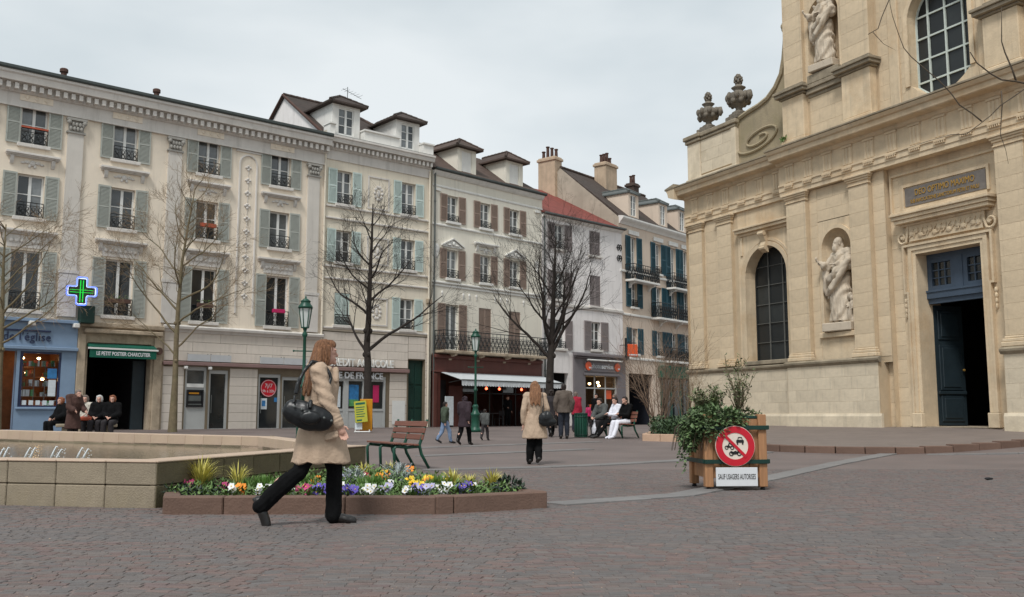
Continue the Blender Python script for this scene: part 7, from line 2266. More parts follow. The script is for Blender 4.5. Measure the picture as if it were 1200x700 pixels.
# ---- the group on the bench on the right
BX, BY, BA = 3.55, 32.4, R(118)          # bench frame: its sitters look to the left and a little to the camera
def bench_pos(sx, sy=0.0):
    return BX + math.cos(BA) * sx - math.sin(BA) * sy, BY + math.sin(BA) * sx + math.cos(BA) * sy
sit2 = dict(SIT, elR=(.20, .10, .74), wrR=(.03, .30, .78), elL=(-.2, .10, .74), wrL=(-.02, .30, .76), head=(0, .02, 1.21))
x, y = bench_pos(-.50)
person('young man in a black top and white trousers sitting nearest on the bench', x, y, BA + 0.12, 1.76, sit2, dict(knR=(.12, .44, .50), anR=(.12, .56, .09), knL=(-.10, .44, .50), anL=(-.14, .66, .09), head=(0, .05, 1.21)), outfit('top', 'cloth_black', 'cloth_white', 'hair_dark', shoe='cloth_white', inf=.02))
x, y = bench_pos(.12)
person('young man in a white shirt and black trousers sitting in the middle of the bench', x, y, BA + 0.05, 1.74, sit2, dict(knR=(.12, .44, .49), anR=(.12, .72, .09), knL=(-.10, .44, .49), anL=(-.14, .84, .09)), outfit('shirt', 'cloth_white', 'cloth_black', 'hair_dark', inf=.02))
x, y = bench_pos(.70, .08)
person('man in a grey jacket leaning forward at the far end of the bench', x, y, BA + 0.25, 1.76, sit2, dict(chest=(0, .08, .88), neck=(0, .16, 1.04), head=(0, .22, 1.15), shR=(.165, .12, 1.0), shL=(-.165, .12, 1.0), elR=(.22, .25, .74), elL=(-.22, .25, .74), wrR=(.08, .46, .66), wrL=(-.08, .46, .64)), outfit('jacket', 'cloth_greygreen', 'cloth_dark', 'hair_dark', inf=.045))
x, y = bench_pos(.62, .52)
pb = thing('plastic_bag', 'pale plastic bag held between the knees of the man in the grey jacket', 'bag', (x, y, gz(x, y) + .12), BA)
q = MB(); q.loft([(0, 0, 0, .13, .08), (0, 0, .2, .15, .09), (0, 0, .36, .10, .05), (0, 0, .48, .03, .02)], 12)
fuse(q, 'bag_body', 'cloth_white', pb, .016, 2, wrinkle(.015, 14))

# ---- the group behind the fountain
FY = 28.6
def left_person(px, y):
    return (px - 600) / 1128 * y
for px, yy, lab, tm, hm, hk, ex in ((115.5, FY, 'white haired woman in black sitting in the middle of the seated row', 'cloth_black', 'hair_white', 'bob', None),
                                    (131, FY, 'copper haired woman in black sitting at the right end of the row', 'cloth_black', 'hair_copper', 'bob', None),
                                    (99, FY + .1, 'grey haired woman in a pale scarf sitting behind the standing woman', 'scarf', 'hair_grey', 'bob', None)):
    x = left_person(px, yy)
    person(lab, x, yy, R(180 + 8), 1.64, SIT, dict(wrR=(.08, .26, .68), wrL=(-.06, .27, .66)), outfit('coat', tm, 'cloth_dark', hm, hk, inf=.045), z=gz(x, yy) + .12)
x = left_person(72, FY + .3)
person('person in black sitting half hidden at the left of the row', x, FY + .3, R(150), 1.62, SIT, dict(head=(0, .05, 1.2)), outfit('coat', 'cloth_black', 'cloth_black', 'hair_copper', 'bob', inf=.05), z=gz(x, FY) + .10)
x = left_person(86, FY - .9)
person('stooping woman in a dark brown coat standing before the seated row', x, FY - .9, R(-120), 1.62, STAND, dict(chest=(0, .04, 1.25), neck=(0, .10, 1.41), head=(0, .19, 1.50), elR=(.22, .10, 1.10), wrR=(.18, .28, 1.0), elL=(-.22, .10, 1.1), wrL=(-.18, .28, 1.0)), outfit('coat', 'cloth_brown', 'cloth_dark', 'hair_grey', 'short', hem=.45, rx=.25, ry=.22, inf=.05), z=gz(x, FY))
rb_ = thing('red_handbag', 'small red handbag on the lap of the woman with the pale scarf', 'bag', (left_person(101, FY - .35), FY - .35, gz(x, FY) + .66), 0.1)
q = MB(); q.cbox(-.17, .17, -.06, .06, 0, .12, .03); q.tube([(-.1, 0, .12), (0, 0, .2), (.1, 0, .12)], .012, 6); q.build('bag_body', 'red_rail', rb_)

# ---- carved saints
def statue(label, loc, rot, s, book=False, child=False, seed=1):
    t = thing('stone_statue', label, 'statue', loc, rot)
    t.scale = (s,) * 3
    J = joints(STAND, dict(head=(.04, .05, 1.60), neck=(.01, 0, 1.45), face=(.5, 1, 0), shL=(-.165, 0, 1.41), shR=(.17, 0, 1.36), elR=(.27, .10, 1.12), wrR=(.33, .22, 1.22), elL=(-.26, .06, 1.12), wrL=(-.06, .20, 1.16), knR=(.10, .08, .49), pelvis=(.03, 0, .93)))
    q = body_prims(J); T = cl_top(J, .035)
    q.add(T.v, T.f)
    cl_skirt(q, J, .04, .25, .21, .17)
    H = J['head']; f2 = Vector((.45, .89, 0))
    q.ell(H + f2 * .065 - Vector((0, 0, .10)), (.055, .05, .085)); q.ell(H - f2 * .02 + Vector((0, 0, .045)), (.088, .095, .088)); q.ell(H - f2 * .05 - Vector((0, 0, .04)), (.085, .06, .085))
    # cloak thrown over the shoulder, hanging folds
    q.tube([(-.20, -.05, 1.40), (-.24, .12, 1.22), (-.05, .22, 1.02), (.18, .18, .88), (.24, .02, .80)], [.07, .08, .08, .07, .06], 9)
    q.tube([(-.24, .10, 1.2), (-.12, .24, .92), (.10, .25, .70), (.22, .16, .58)], [.06, .06, .06, .05], 9)
    q.tube([(.27, .10, 1.14), (.32, .10, .95), (.31, .08, .70), (.27, .08, .52)], [.06, .075, .065, .035], 9)
    for k in range(9):
        a = -1.0 + k * .28 + PI / 2; r = .215
        q.tube([(.12 * math.cos(a), .12 * math.sin(a) + .02, .95), (r * .9 * math.cos(a + .06), r * math.sin(a + .06), .5), (r * 1.12 * math.cos(a + .12), r * 1.02 * math.sin(a + .12), .04)], [.02, .032, .042], 7)
    if book:
        q.cbox(-.10, .12, .20, .26, 1.12, 1.36, .01)
    if child:
        c = Vector((-.27, .10, 0))
        q.cap(c + Vector((0, 0, .05)), c + Vector((0, 0, .36)), .10, .075); q.ell(c + Vector((0, .01, .50)), (.065, .07, .08)); q.cap(c + Vector((-.06, .02, .36)), c + Vector((-.09, .12, .26)), .03, .025); q.cap(c + Vector((.06, .02, .36)), c + Vector((.02, .13, .30)), .03, .025)
    def fold(p, n):
        a = 0.020 * math.sin(p.x * 34 + p.z * 20 + 3 * mnoise.noise(p * 3)) * (1 if p.z < 1.36 else 0.15)
        return a + 0.010 * mnoise.noise(Vector((p.x * 16, p.y * 16, p.z * 7 + seed)))
    fuse(q, 'figure', 'statue_stone', t, .013, 1, fold)
    q = MB(); q.cbox(-.34, .34, -.24, .26, -.15, .02, .015); q.build('plinth', 'statue_stone', t)
    return t
statue('pale stone saint with a child at his side in the niche left of the door', CHF.w(NC, 0.0, 4.12), CHF.rot + PI + 0.1, 1.76, child=True, seed=2)
statue('pale stone saint high up in the upper niche beside the grid window', CHF.w(U_NC, 0.14, 13.58), CHF.rot + PI + 0.1, 1.6, book=True, seed=5)
# ================================================================== STREET FURNITURE
def bench(label, x, y, rot, L=1.85):
    t = thing('park_bench', label, 'bench', (x, y, gz(x, y)), rot, 'slatted benches with green frames')
    for k in range(4):
        q = MB(); y0 = .02 + k * .115; q.cbox(-L / 2, L / 2, y0, y0 + .10, .43 + .008 * k, .462 + .008 * k, .008); link('seat_slat', q.mesh('seat_slat', 'bench_wood'), t)
    for k in range(3):
        q = MB(); z0 = .53 + k * .12; yy = -.035 - (z0 - .45) * .26
        q.cbox(-L / 2, L / 2, -.016, .016, -.05, .05, .008); link('back_slat', q.mesh('back_slat', 'bench_wood'), t, (0, yy, z0 + .05), (R(15), 0, 0))
    for xx in (-L / 2 + .08, 0, L / 2 - .08):
        q = MB()
        q.tube([(xx, -.16, .90), (xx, -.07, .60), (xx, -.01, .44), (xx, -.05, .28), (xx, -.20, .02)], [.022, .028, .032, .03, .026], 8)
        q.tube([(xx, -.01, .42), (xx, .22, .40), (xx, .42, .42), (xx, .47, .38), (xx, .45, .02)], [.03, .028, .028, .03, .026], 8)
        q.build('frame', 'green_paint', t, True)
    return t
bench('green framed bench with brown slats standing empty behind the flower bed', -2.05, 18.35, R(114.8))
bench('green framed bench on the right with three young men sitting on it', BX, BY, BA, 2.0)

def lamp(label, x, y, h):
    t = thing('street_lamp', label, 'street lamp', (x, y, gz(x, y)), 0.3, 'green lantern street lamps')
    q = MB(); q.lathe([(.24, 0), (.24, .10), (.20, .14), (.17, .20), (.17, .62), (.20, .66), (.20, .72), (.13, .78), (.10, .95), (.13, 1.0), (.08, 1.08)], seg=14); q.build('base', 'green_paint', t, True)
    q = MB(); q.lathe([(.065, 1.06), (.055, 1.6), (.085, 1.62), (.085, 1.68), (.05, 1.72), (.042, h - 1.12), (.07, h - 1.08), (.075, h - 1.02), (.04, h - .96), (.06, h - .86)], seg=12)
    q.tube([(-.28, 0, h - 1.5), (.28, 0, h - 1.5)], .018, 6); q.ell((-.29, 0, h - 1.5), (.03, .03, .03), seg=8, rings=6); q.ell((.29, 0, h - 1.5), (.03, .03, .03), seg=8, rings=6)
    q.build('pole', 'green_paint', t, True)
    z0, z1 = h - .86, h - .30
    q = MB(); q.lathe([(.09, z0 + .03), (.165, z1 - .01)], seg=6); q.build('lantern_glass', 'lamp_glass', t)
    q = MB()
    for k in range(6):
        a = PI / 3 * k; q.tube([(.098 * math.cos(a), .098 * math.sin(a), z0), (.178 * math.cos(a), .178 * math.sin(a), z1)], .014, 5)
    for r, z in ((.098, z0 + .01), (.178, z1)):
        q.tube([(r * math.cos(PI / 3 * k), r * math.sin(PI / 3 * k), z) for k in range(7)], .016, 5)
    q.build('lantern_frame', 'green_paint', t)
    q = MB(); q.lathe([(.21, z1), (.195, z1 + .05), (.13, z1 + .14), (.13, z1 + .17), (.15, z1 + .19), (.06, z1 + .26), (.02, z1 + .28), (.035, z1 + .31), (.01, z1 + .34)], seg=12); q.build('lantern_cap', 'green_paint', t, True)
lamp('tall green street lamp with a glass lantern rising behind the striding woman', -5.76, 26.5, 4.12)
x, y = ground_xy(557, 506.5)
lamp('green street lamp with a stout base before the red cafe', x, y, 4.05)

x, y = ground_xy(681, 513)
t = thing('litter_bin', 'dark green slatted litter bin standing left of the occupied bench', 'litter bin', (x, y, gz(x, y)), 0.2)
q = MB(); q.lathe([(.19, .04), (.19, .74)], seg=14); q.build('liner', 'bottle_green', t)
me = MB().cbox(-.032, .032, -.012, .012, .02, .78, .005).mesh('slat', 'green_paint')
for k in range(16):
    a = k * PI / 8; link('slat', me, t, (.215 * math.cos(a), .215 * math.sin(a), 0), a + PI / 2)
for z in (.10, .70):
    q = MB(); q.tube([(.235 * math.cos(k * PI / 8), .235 * math.sin(k * PI / 8), z) for k in range(17)], .014, 5); q.build('hoop', 'bottle_green', t)
q = MB(); q.lathe([(.235, .78), (.235, .82), (.14, .83)], seg=16); q.build('rim', 'bottle_green', t)

x, y = ground_xy(425, 507)
t = thing('pavement_sign', 'yellow and orange folding pavement sign standing left of the tree trunk', 'A-board', (x, y, gz(x, y)), 0.12)
q = MB(); q.cbox(-.24, .24, -.02, .02, -.42, .42, .01); q.build('board', 'yellow_sign', t, loc=(-.08, -.16, .80), rot=(R(-10), R(-6), 0)).__setitem__('label', 'yellow front board')
q = MB(); q.cbox(-.24, .24, -.02, .02, -.62, .62, .01); q.build('board', 'amber_sign', t, loc=(.12, .10, .68), rot=(R(8), 0, 0)).__setitem__('label', 'orange rear board')
q = MB(); q.box(-.18, .18, -.026, -.021, .28, .36); q.box(-.18, .02, -.026, -.021, -.36, -.30)
for k in range(5):
    q.box(-.18, .16 - .03 * (k % 3), -.026, -.021, .16 - .09 * k, .19 - .09 * k)
q.build('printed_lines', 'awning_green', t, loc=(-.08, -.16, .80), rot=(R(-10), R(-6), 0), kind='stuff')
q = MB(); q.box(-.30, -.02, -.12, -.10, .12, .40); q.build('white_panel', 'poster_light', t)
q = MB()
for s in (-1, 1):
    q.tube([(s * .28 - .02, -.34, .03), (s * .26, 0, .10), (s * .28 - .02, .34, .03)], .022, 5)
q.tube([(-.3, -.3, .03), (.3, -.3, .03)], .022, 5); q.build('foot', 'white_paint', t)

# ---- timber planter with the no-vehicles sign
PX, PY, PR = 2.90, 13.06, R(4)
t = thing('planter_box', 'square timber planter with dark green bands, carrying a round red and white traffic sign', 'planter', (PX, PY, 0), PR)
W = .39
for sx in (-1, 1):
    for sy in (-1, 1):
        q = MB(); q.cbox(-.055, .055, -.055, .055, .045, .985, .008); link('post', q.mesh('post', 'planter_wood'), t, (sx * (W - .03), sy * (W - .03), 0))
        q = MB(); q.lathe([(.03, 0), (.035, .02), (.02, .05)], seg=10); q.build('foot', 'ink', t, loc=(sx * (W - .03), sy * (W - .03), 0))
me = MB().cbox(-.0595, .0595, -.012, .012, .16, .93, .004).mesh('board', 'planter_wood')
for side in range(4):
    a = side * PI / 2
    for k in range(5):
        u = (-2 + k) * .127; link('board', me, t, (u * math.cos(a) + (W - .03) * math.sin(a), u * math.sin(a) - (W - .03) * math.cos(a), 0), a)
for z in (.345, .785):
    for side in range(4):
        a = side * PI / 2
        q = MB(); q.cbox(-W - .035, W + .035, -.014, .014, 0, .055, .003); link('band', q.mesh('band', 'bottle_green'), t, ((W + .045) * math.sin(a), -(W + .045) * math.cos(a), z + (.002 if side % 2 else 0)), a)
for side in range(4):
    a = side * PI / 2
    q = MB(); q.cbox(-W + .03, W - .03, -.02, .02, .93, .965, .004); link('top_rail', q.mesh('top_rail', 'bottle_green'), t, ((W - .03) * math.sin(a), -(W - .03) * math.cos(a), .001 * side), a)
q = MB(); q.box(-.34, .34, -.34, .34, .80, .86); q.build('soil', 'soil', t)
# the sign hangs on the planter: a thing of its own
sgn = thing('traffic_sign', 'round red and white no vehicles sign fixed to the timber planter', 'traffic sign', CHF.o.to_3d() * 0 + Vector((PX + .0 + .055 * math.sin(PR), PY - .475, .575)), PR)
def disc(r, d, key, nm, y, r0=0.0, n=40):
    q = MB(); vs = []
    if r0 == 0:
        q.lathe([(r, 0), (r, d)], seg=n)
    else:
        q.lathe([(r, 0), (r, d), (r0, d), (r0, 0), (r, 0)], seg=n); q.f = q.f[:-2]; q.m = q.m[:-2]
    return q.build(nm, key, sgn, loc=(0, y, 0), rot=(PI / 2, 0, 0))
disc(.262, .012, 'sign_ivory', 'sign_plate', 0.006)
disc(.256, .006, 'sign_red', 'red_ring', -.0065, .172)
q = MB(); q.rbox(Matrix.Rotation(R(45), 4, 'Y'), .40, .004, .036); q.build('red_bar', 'sign_red', sgn, loc=(0, -.0155, 0))
def flat(q, poly, y=-.0095, d=.003):
    q.prism(poly, y - d, y)
def flat_disc(q, cx, cz, r, r0=0.0, n=14):
    for k in range(n):
        a, b = 2 * PI * k / n, 2 * PI * (k + 1) / n
        flat(q, [(cx + r0 * math.cos(a), cz + r0 * math.sin(a)), (cx + r * math.cos(a), cz + r * math.sin(a)), (cx + r * math.cos(b), cz + r * math.sin(b)), (cx + r0 * math.cos(b), cz + r0 * math.sin(b))])
q = MB()      # car seen from the front, upper right
flat(q, [(.015, .045), (.115, .045), (.115, .075), (.10, .082), (.03, .082), (.015, .075)]); flat(q, [(.03, .082), (.042, .118), (.088, .118), (.10, .082), (.092, .082), (.082, .108), (.048, .108), (.038, .082)])
flat(q, [(.022, .02), (.040, .02), (.040, .045), (.022, .045)]); flat(q, [(.090, .02), (.108, .02), (.108, .045), (.090, .045)])
q.build('car_symbol', 'ink', sgn)
q = MB()      # rider on a moped, left
flat_disc(q, -.115, -.018, .026, .016); flat_disc(q, -.042, -.022, .026, .016)
flat(q, [(-.115, -.014), (-.060, -.020), (-.055, -.008), (-.085, .012), (-.120, .004)]); flat(q, [(-.098, .01), (-.083, .012), (-.070, .040), (-.082, .046)]); flat_disc(q, -.068, .056, .012); flat(q, [(-.078, .036), (-.072, .040), (-.045, .018), (-.050, .012)]); flat(q, [(-.055, -.008), (-.040, .022), (-.034, .020), (-.046, -.016)])
q.build('moped_symbol', 'ink', sgn)
q = MB()      # motorcycle, lower middle
flat_disc(q, -.055, -.098, .030, .017); flat_disc(q, .050, -.098, .030, .017)
flat(q, [(-.060, -.092), (-.020, -.108), (.020, -.104), (.030, -.075), (.004, -.060), (-.030, -.072), (-.062, -.060), (-.066, -.070)]); flat(q, [(.024, -.078), (.034, -.050), (.026, -.046), (.050, -.098), (.056, -.094)])
q.build('motorcycle_symbol', 'ink', sgn)
pl = thing('sign_plate', 'white rectangular plate lettered below the round traffic sign on the planter', 'sign', (PX + .055 * math.sin(PR) + .012, PY - .472, .185), PR)
q = MB(); q.cbox(-.275, .275, -.012, .004, -.125, .115, .004); q.build('panel', 'sign_white', pl)
link('lettering', text_mesh('SAUF USAGERS AUTORISES', .098, 'ink', .0012, sx=.42, bold=.0006), pl, (0, -.0142, -.035))

def leaf_cloud(q, n, spots, L, W, rr, down=0.0):
    """leaves scattered through several lumps: (x, y, z, rx, ry, rz)"""
    tot = sum(s[3] * s[4] * s[5] for s in spots)
    for s in spots:
        for _ in range(int(n * s[3] * s[4] * s[5] / tot) + 1):
            while True:
                p = Vector((rr.uniform(-1, 1), rr.uniform(-1, 1), rr.uniform(-1, 1)))
                if 0.25 < p.length < 1:
                    break
            p2 = Vector((s[0] + p.x * s[3], s[1] + p.y * s[4], s[2] + p.z * s[5]))
            d = p * 0.8 + Vector((rr.uniform(-1, 1), rr.uniform(-1, 1), rr.uniform(-1, 1) - down)) * 0.8
            leaf(q, p2, d, L * rr.uniform(.7, 1.3), W * rr.uniform(.7, 1.3))
rr = random.Random(31)
def plant_in_box(name, label, lx, ly, cat='plant'):
    return thing(name, label, cat, (PX + lx, PY + ly, .86), PR)
iv = plant_in_box('ivy', 'dense dark ivy spilling over the left side of the timber planter', -.15, -.05, 'ivy')
q = MB()
leaf_cloud(q, 2500, [(-.02, -.10, .10, .34, .36, .15), (-.28, -.20, .02, .22, .30, .20), (.12, -.32, .06, .20, .16, .14), (-.40, -.12, -.14, .15, .26, .22), (-.16, -.40, -.04, .22, .10, .15)], .062, .05, rr, .5)
for k in range(9):
    x, y = -.34 - rr.uniform(0, .15), rr.uniform(-.40, .1); L = rr.uniform(.3, .62)
    for s in range(int(L * 26)):
        leaf(q, (x - s * .0042 + rr.uniform(-.02, .02), y + rr.uniform(-.03, .03), -.08 - s / 26), (rr.uniform(-1, .4), rr.uniform(-1, .6), -.6), .055, .045)
q.build('leaves', 'leaf_ivy', iv)
q = MB()
for k in range(14):
    x, y = rr.uniform(-.3, .1), rr.uniform(-.35, .2); q.tube([(x * .4, y * .4, 0), (x, y, .14), (x - .3, y - .1, -.05), (x - .36, y - .1, -.35)], [.012, .009, .006, .003], 5)
q.build('stems', 'bark', iv)
def twiggy(label, lx, ly, n, hmin, hmax, spread, leaves, key, sd, nm):
    r2 = random.Random(sd); t = plant_in_box(nm, label, lx, ly, 'shrub'); q, lf = MB(), MB()
    for k in range(n):
        a = r2.uniform(0, 2 * PI); h = r2.uniform(hmin, hmax); s = r2.uniform(.2, 1) * spread
        pts = [Vector((.03 * math.cos(a), .03 * math.sin(a), 0))]
        for i in range(1, 6):
            pts.append(Vector((s * math.cos(a) * (i / 5) ** 1.3 + r2.uniform(-.02, .02), s * math.sin(a) * (i / 5) ** 1.3 + r2.uniform(-.02, .02), h * i / 5)))
        q.tube(pts, [.009, .008, .007, .006, .004, .002], 5)
        for j in range(4):
            b = pts[2 + j % 3]; e = b + Vector((r2.uniform(-.12, .12), r2.uniform(-.12, .12), r2.uniform(.06, .2))); q.tube([b, e], [.004, .002], 4)
            for m in range(leaves // 2):
                leaf(lf, b.lerp(e, r2.random()), (r2.uniform(-1, 1), r2.uniform(-1, 1), r2.uniform(-.3, 1)), .055, .028)
        for m in range(leaves):
            c = pts[1 + r2.randrange(4)].lerp(pts[5], r2.random()); leaf(lf, c, (r2.uniform(-1, 1), r2.uniform(-1, 1), r2.uniform(-.3, 1)), .06, .03)
    q.build('stems', 'bark_olive', t); lf.build('leaves', key, t)
twiggy('upright twiggy shrub with few leaves at the right of the timber planter', .20, .05, 16, .5, .95, .28, 7, 'leaf_bush', 3, 'twiggy_shrub')
twiggy('small leafy bush behind the ivy in the timber planter', -.20, .24, 22, .25, .52, .34, 16, 'leaf_bush', 5, 'leafy_shrub')
lo = plant_in_box('ground_ivy', 'pale leaves hanging over the right rear edge of the timber planter', .36, .22)
q = MB(); leaf_cloud(q, 420, [(0, 0, .08, .20, .22, .12), (.10, .04, -.10, .08, .12, .16)], .06, .04, rr, .4); q.build('leaves', 'leaf_bush', lo)

# ---- cafe tables under the awning: dark chairs and a table
for k, (u, v) in enumerate(((3.6, -1.0), (6.9, -0.9))):
    w = FC.w(u, v)
    t = thing('cafe_table', ['round dark cafe table near the lamp post, under the pale awning', 'round dark cafe table at the right end of the pale awning'][k], 'table', (w.x, w.y, gz(w.x, w.y)), 0)
    q = MB(); q.lathe([(.32, .70), (.34, .71), (.34, .735), (.30, .74)], seg=16); q.build('table_top', 'frosted' if k else 'cloth_dark', t)
    q = MB(); q.lathe([(.2, 0), (.03, .04), (.03, .70)], seg=8); q.build('leg', 'iron', t)
    for s in (-1, 1):
        c = FC.w(u + s * .62, v + .1)
        ch_ = thing('cafe_chair', ['dark cafe chair left of the table by the lamp post', 'dark cafe chair right of the table by the lamp post', 'dark cafe chair left of the table at the awning end', 'dark cafe chair right of the table at the awning end'][k * 2 + (s > 0)], 'chair', (c.x, c.y, gz(c.x, c.y)), FC.rot + s * PI / 2)
        q = MB(); q.cbox(-.2, .2, -.2, .2, .43, .46, .01); q.build('seat', 'cloth_dark', ch_)
        q = MB(); q.cbox(-.2, .2, -.22, -.19, .58, .86, .01); q.build('backrest', 'cloth_dark', ch_)
        for ax in (-.17, .17):
            for ay in (-.19, .17):
                q = MB(); q.tube([(ax, ay, 0), (ax, ay, .44 if ay > 0 else .86)], .014, 5); q.build('leg', 'iron', ch_)
w = FC.w(0.9, -0.5)
t = thing('menu_board', 'white menu board standing at the left door of the red cafe', 'menu board', (w.x, w.y, gz(w.x, w.y)), FC.rot)
q = MB(); q.cbox(-.3, .3, -.02, .02, .08, 1.6, .01); q.build('board', 'poster_light', t)
q = MB(); q.box(-.28, -.24, -.03, .2, 0, .08); q.box(.24, .28, -.03, .2, 0, .08); q.build('foot', 'iron', t)
# seat of the row of women behind the fountain
sx = -13.0
t = thing('stone_bench', 'pale stone bench behind the fountain rim with a row of women on it', 'bench', (sx, 28.75, gz(sx, 28.75)), R(8))
q = MB(); q.cbox(-.5, 1.12, -.28, .25, .46, .56, .02); q.build('seat', 'church_grey', t)
for s in (-1, 1):
    q = MB(); q.cbox(s * .5 + .15, s * .5 + .45, -.2, .2, 0, .459, .02); q.build('support', 'fountain_stone', t)

# ---- scraps on the paving
x, y = ground_xy(1158, 563)
q = MB(); q.ell((0, 0, .02), (.055, .03, .02), seg=9, rings=6); q.ell((.05, .01, .018), (.035, .02, .016), seg=8, rings=5)
tag(q.build('litter_scrap', 'ink', None, True, (x, y, gz(x, y) + .006)), 'small dark scrap lying alone on the paving before the church steps', 'litter')
rr = random.Random(61); q = MB()
for k in range(420):
    y = 4.6 + 16 * rr.random() ** 1.3; x = rr.uniform(-.6, .6) * y
    if inside((x, y), BED) or inside((x, y), FOUNT):
        continue
    a = rr.uniform(0, 6.28); s = rr.uniform(.003, .008); z = gz(x, y) + .0095
    q.add([(x + s * rr.uniform(.7, 1.4) * math.cos(a + j * 1.26), y + s * rr.uniform(.5, 1.2) * math.sin(a + j * 1.26), z + rr.uniform(0, .004)) for j in range(5)], [(0, 1, 2, 3, 4)])
o = q.build('fallen_petals', 'kerb_tan', None, kind='stuff'); tag(o, 'tiny pale petals and scraps strewn over the paving', 'litter')
# ================================================================== TREES
def grow(q, tw, p, d, L, r, lvl, rr, up=0.25, tips=None, kids=(5, 5, 4), wob=0.22, ratio=(.52, .50, .5)):
    """a limb that wanders, rises towards the light and carries smaller ones; thin ones go into tw"""
    n = (10, 8, 6, 4)[lvl]; wob = wob * .85; up = up * .7; pts = [Vector(p)]; rad = [r]; d = Vector(d).normalized()
    for i in range(n):
        d = (d + Vector((rr.uniform(-1, 1), rr.uniform(-1, 1), rr.uniform(-1, 1))) * wob + Vector((0, 0, up))).normalized()
        pts.append(pts[-1] + d * L / n); rad.append(max(r * (1 - 0.80 * (i + 1) / n), .0035))
    (q if lvl < 2 else tw).tube(pts, rad, (8, 6, 4, 3)[lvl], cap=False)
    if lvl < 3:
        for k in range(kids[lvl] if lvl < len(kids) else 3):
            t = rr.uniform(.25, .98); i = min(int(t * n), n - 1); b = pts[i].lerp(pts[i + 1], t * n - i); ax = (pts[i + 1] - pts[i]).normalized()
            u, w = cross_basis(ax); a = rr.uniform(0, 2 * PI); sp = rr.uniform(.5, 1.0)
            dd = ax + (u * math.cos(a) + w * math.sin(a)) * sp
            rk = max(rad[i] * rr.uniform(.38, .58), .0045)
            grow(q, tw, b, dd, L * ratio[lvl] * rr.uniform(.7, 1.25), rk, lvl + 1, rr, up * .9, tips, kids, wob, ratio)

def bare_tree(label, x, y, bark, twigm, trunk, r0, limbs, seed, kids=(6, 6, 4), group='bare trees on the square', up=.10, wob=.24, fine=22):
    """tree > trunk, branches, twigs; trunk: points (dx, dy, z); limbs: (z, azimuth deg, elevation deg, length, radius)"""
    rr = random.Random(seed); t = thing('bare_tree', label, 'tree', (x, y, gz(x, y)), 0)
    q = MB(); n = len(trunk); H = trunk[-1][2]
    P = [Vector(p) for p in trunk]
    rad = [r0 * 1.35] + [r0 * (1 - .86 * (p[2] / H) ** 1.1) for p in trunk[1:]]
    q.tube([P[0] - Vector((0, 0, .1))] + P, [r0 * 1.5] + rad, 12)
    for k in range(5):
        z = rr.uniform(.3, .5) * H; i = max(j for j in range(n) if P[j].z <= z); c = P[i].lerp(P[min(i + 1, n - 1)], .5); a = rr.uniform(0, 6.28)
        q.ell(c + Vector((math.cos(a), math.sin(a), 0)) * r0 * .6, (r0 * .5, r0 * .5, r0 * .6), seg=8, rings=6)
    q.build('trunk', bark, t, True)
    b, tw = MB(), MB()
    def at(z):
        for a, c in zip(P[:-1], P[1:]):
            if a.z <= z <= c.z:
                return a.lerp(c, (z - a.z) / (c.z - a.z))
        return P[-1]
    for z, az, el, L, r in limbs:
        d = Vector((math.cos(R(az)) * math.cos(R(el)), math.sin(R(az)) * math.cos(R(el)), math.sin(R(el))))
        grow(b, tw, at(z), d, L, r, 0, rr, up, None, kids, wob)
    for k in range(fine):
        z = rr.uniform(.5, 1.0) * H; a = rr.uniform(0, 360)
        grow(b, tw, at(z), (math.cos(R(a)), math.sin(R(a)), .7), rr.uniform(1.0, 1.9), .02, 1, rr, up, None, kids, wob)
    b.build('branches', bark, t, True); tw.build('twigs', twigm, t)
    return t
x = -.1507 * 42
bare_tree('bare tree with black rounded crown in front of the bank with aqua shutters', x, 42, 'bark_dark', 'bark_dark', [(0, 0, 0), (.02, 0, 1.5), (.0, 0, 2.9), (-.06, 0, 3.6), (.0, 0, 5.0), (.03, 0, 6.8), (.08, 0, 8.6), (.1, 0, 10.0)], .20,
          [(3.3, 165, 38, 3.5, 0.071), (3.4, 20, 48, 4.2, 0.082), (3.7, 270, 45, 3.0, 0.061), (4.2, 100, 45, 3.2, 0.061), (5.0, 178, 36, 3.0, 0.058), (5.6, 8, 40, 2.8, 0.058), (6.1, 200, 45, 2.6, 0.048), (6.6, 330, 45, 2.5, 0.048), (7.2, 150, 52, 2.2, 0.041), (7.7, 40, 55, 2.0, 0.037), (8.3, 250, 60, 1.7, 0.034)], 3)
x = .040 * 46
bare_tree('bare dark tree with steep dense branches before the white house', x, 46, 'bark_dark', 'bark_dark', [(0, 0, 0), (-.05, 0, 1.5), (.0, 0, 3.0), (.06, 0, 3.9), (.12, 0, 5.0), (.2, 0, 7.0), (.3, 0, 9.2)], .23,
          [(3.3, 168, 48, 4.2, 0.088), (3.5, 12, 50, 4.6, 0.095), (3.7, 60, 58, 5.0, 0.088), (3.8, 120, 60, 5.0, 0.082), (3.9, 250, 55, 4.2, 0.075), (4.0, 320, 55, 4.4, 0.082), (4.6, 195, 45, 3.4, 0.061), (5.2, 350, 45, 3.2, 0.061), (6.2, 160, 55, 2.8, 0.048), (6.8, 25, 55, 2.6, 0.048), (7.6, 90, 60, 2.0, 0.034)], 8, kids=(7, 6, 4))
x = -.352 * 38
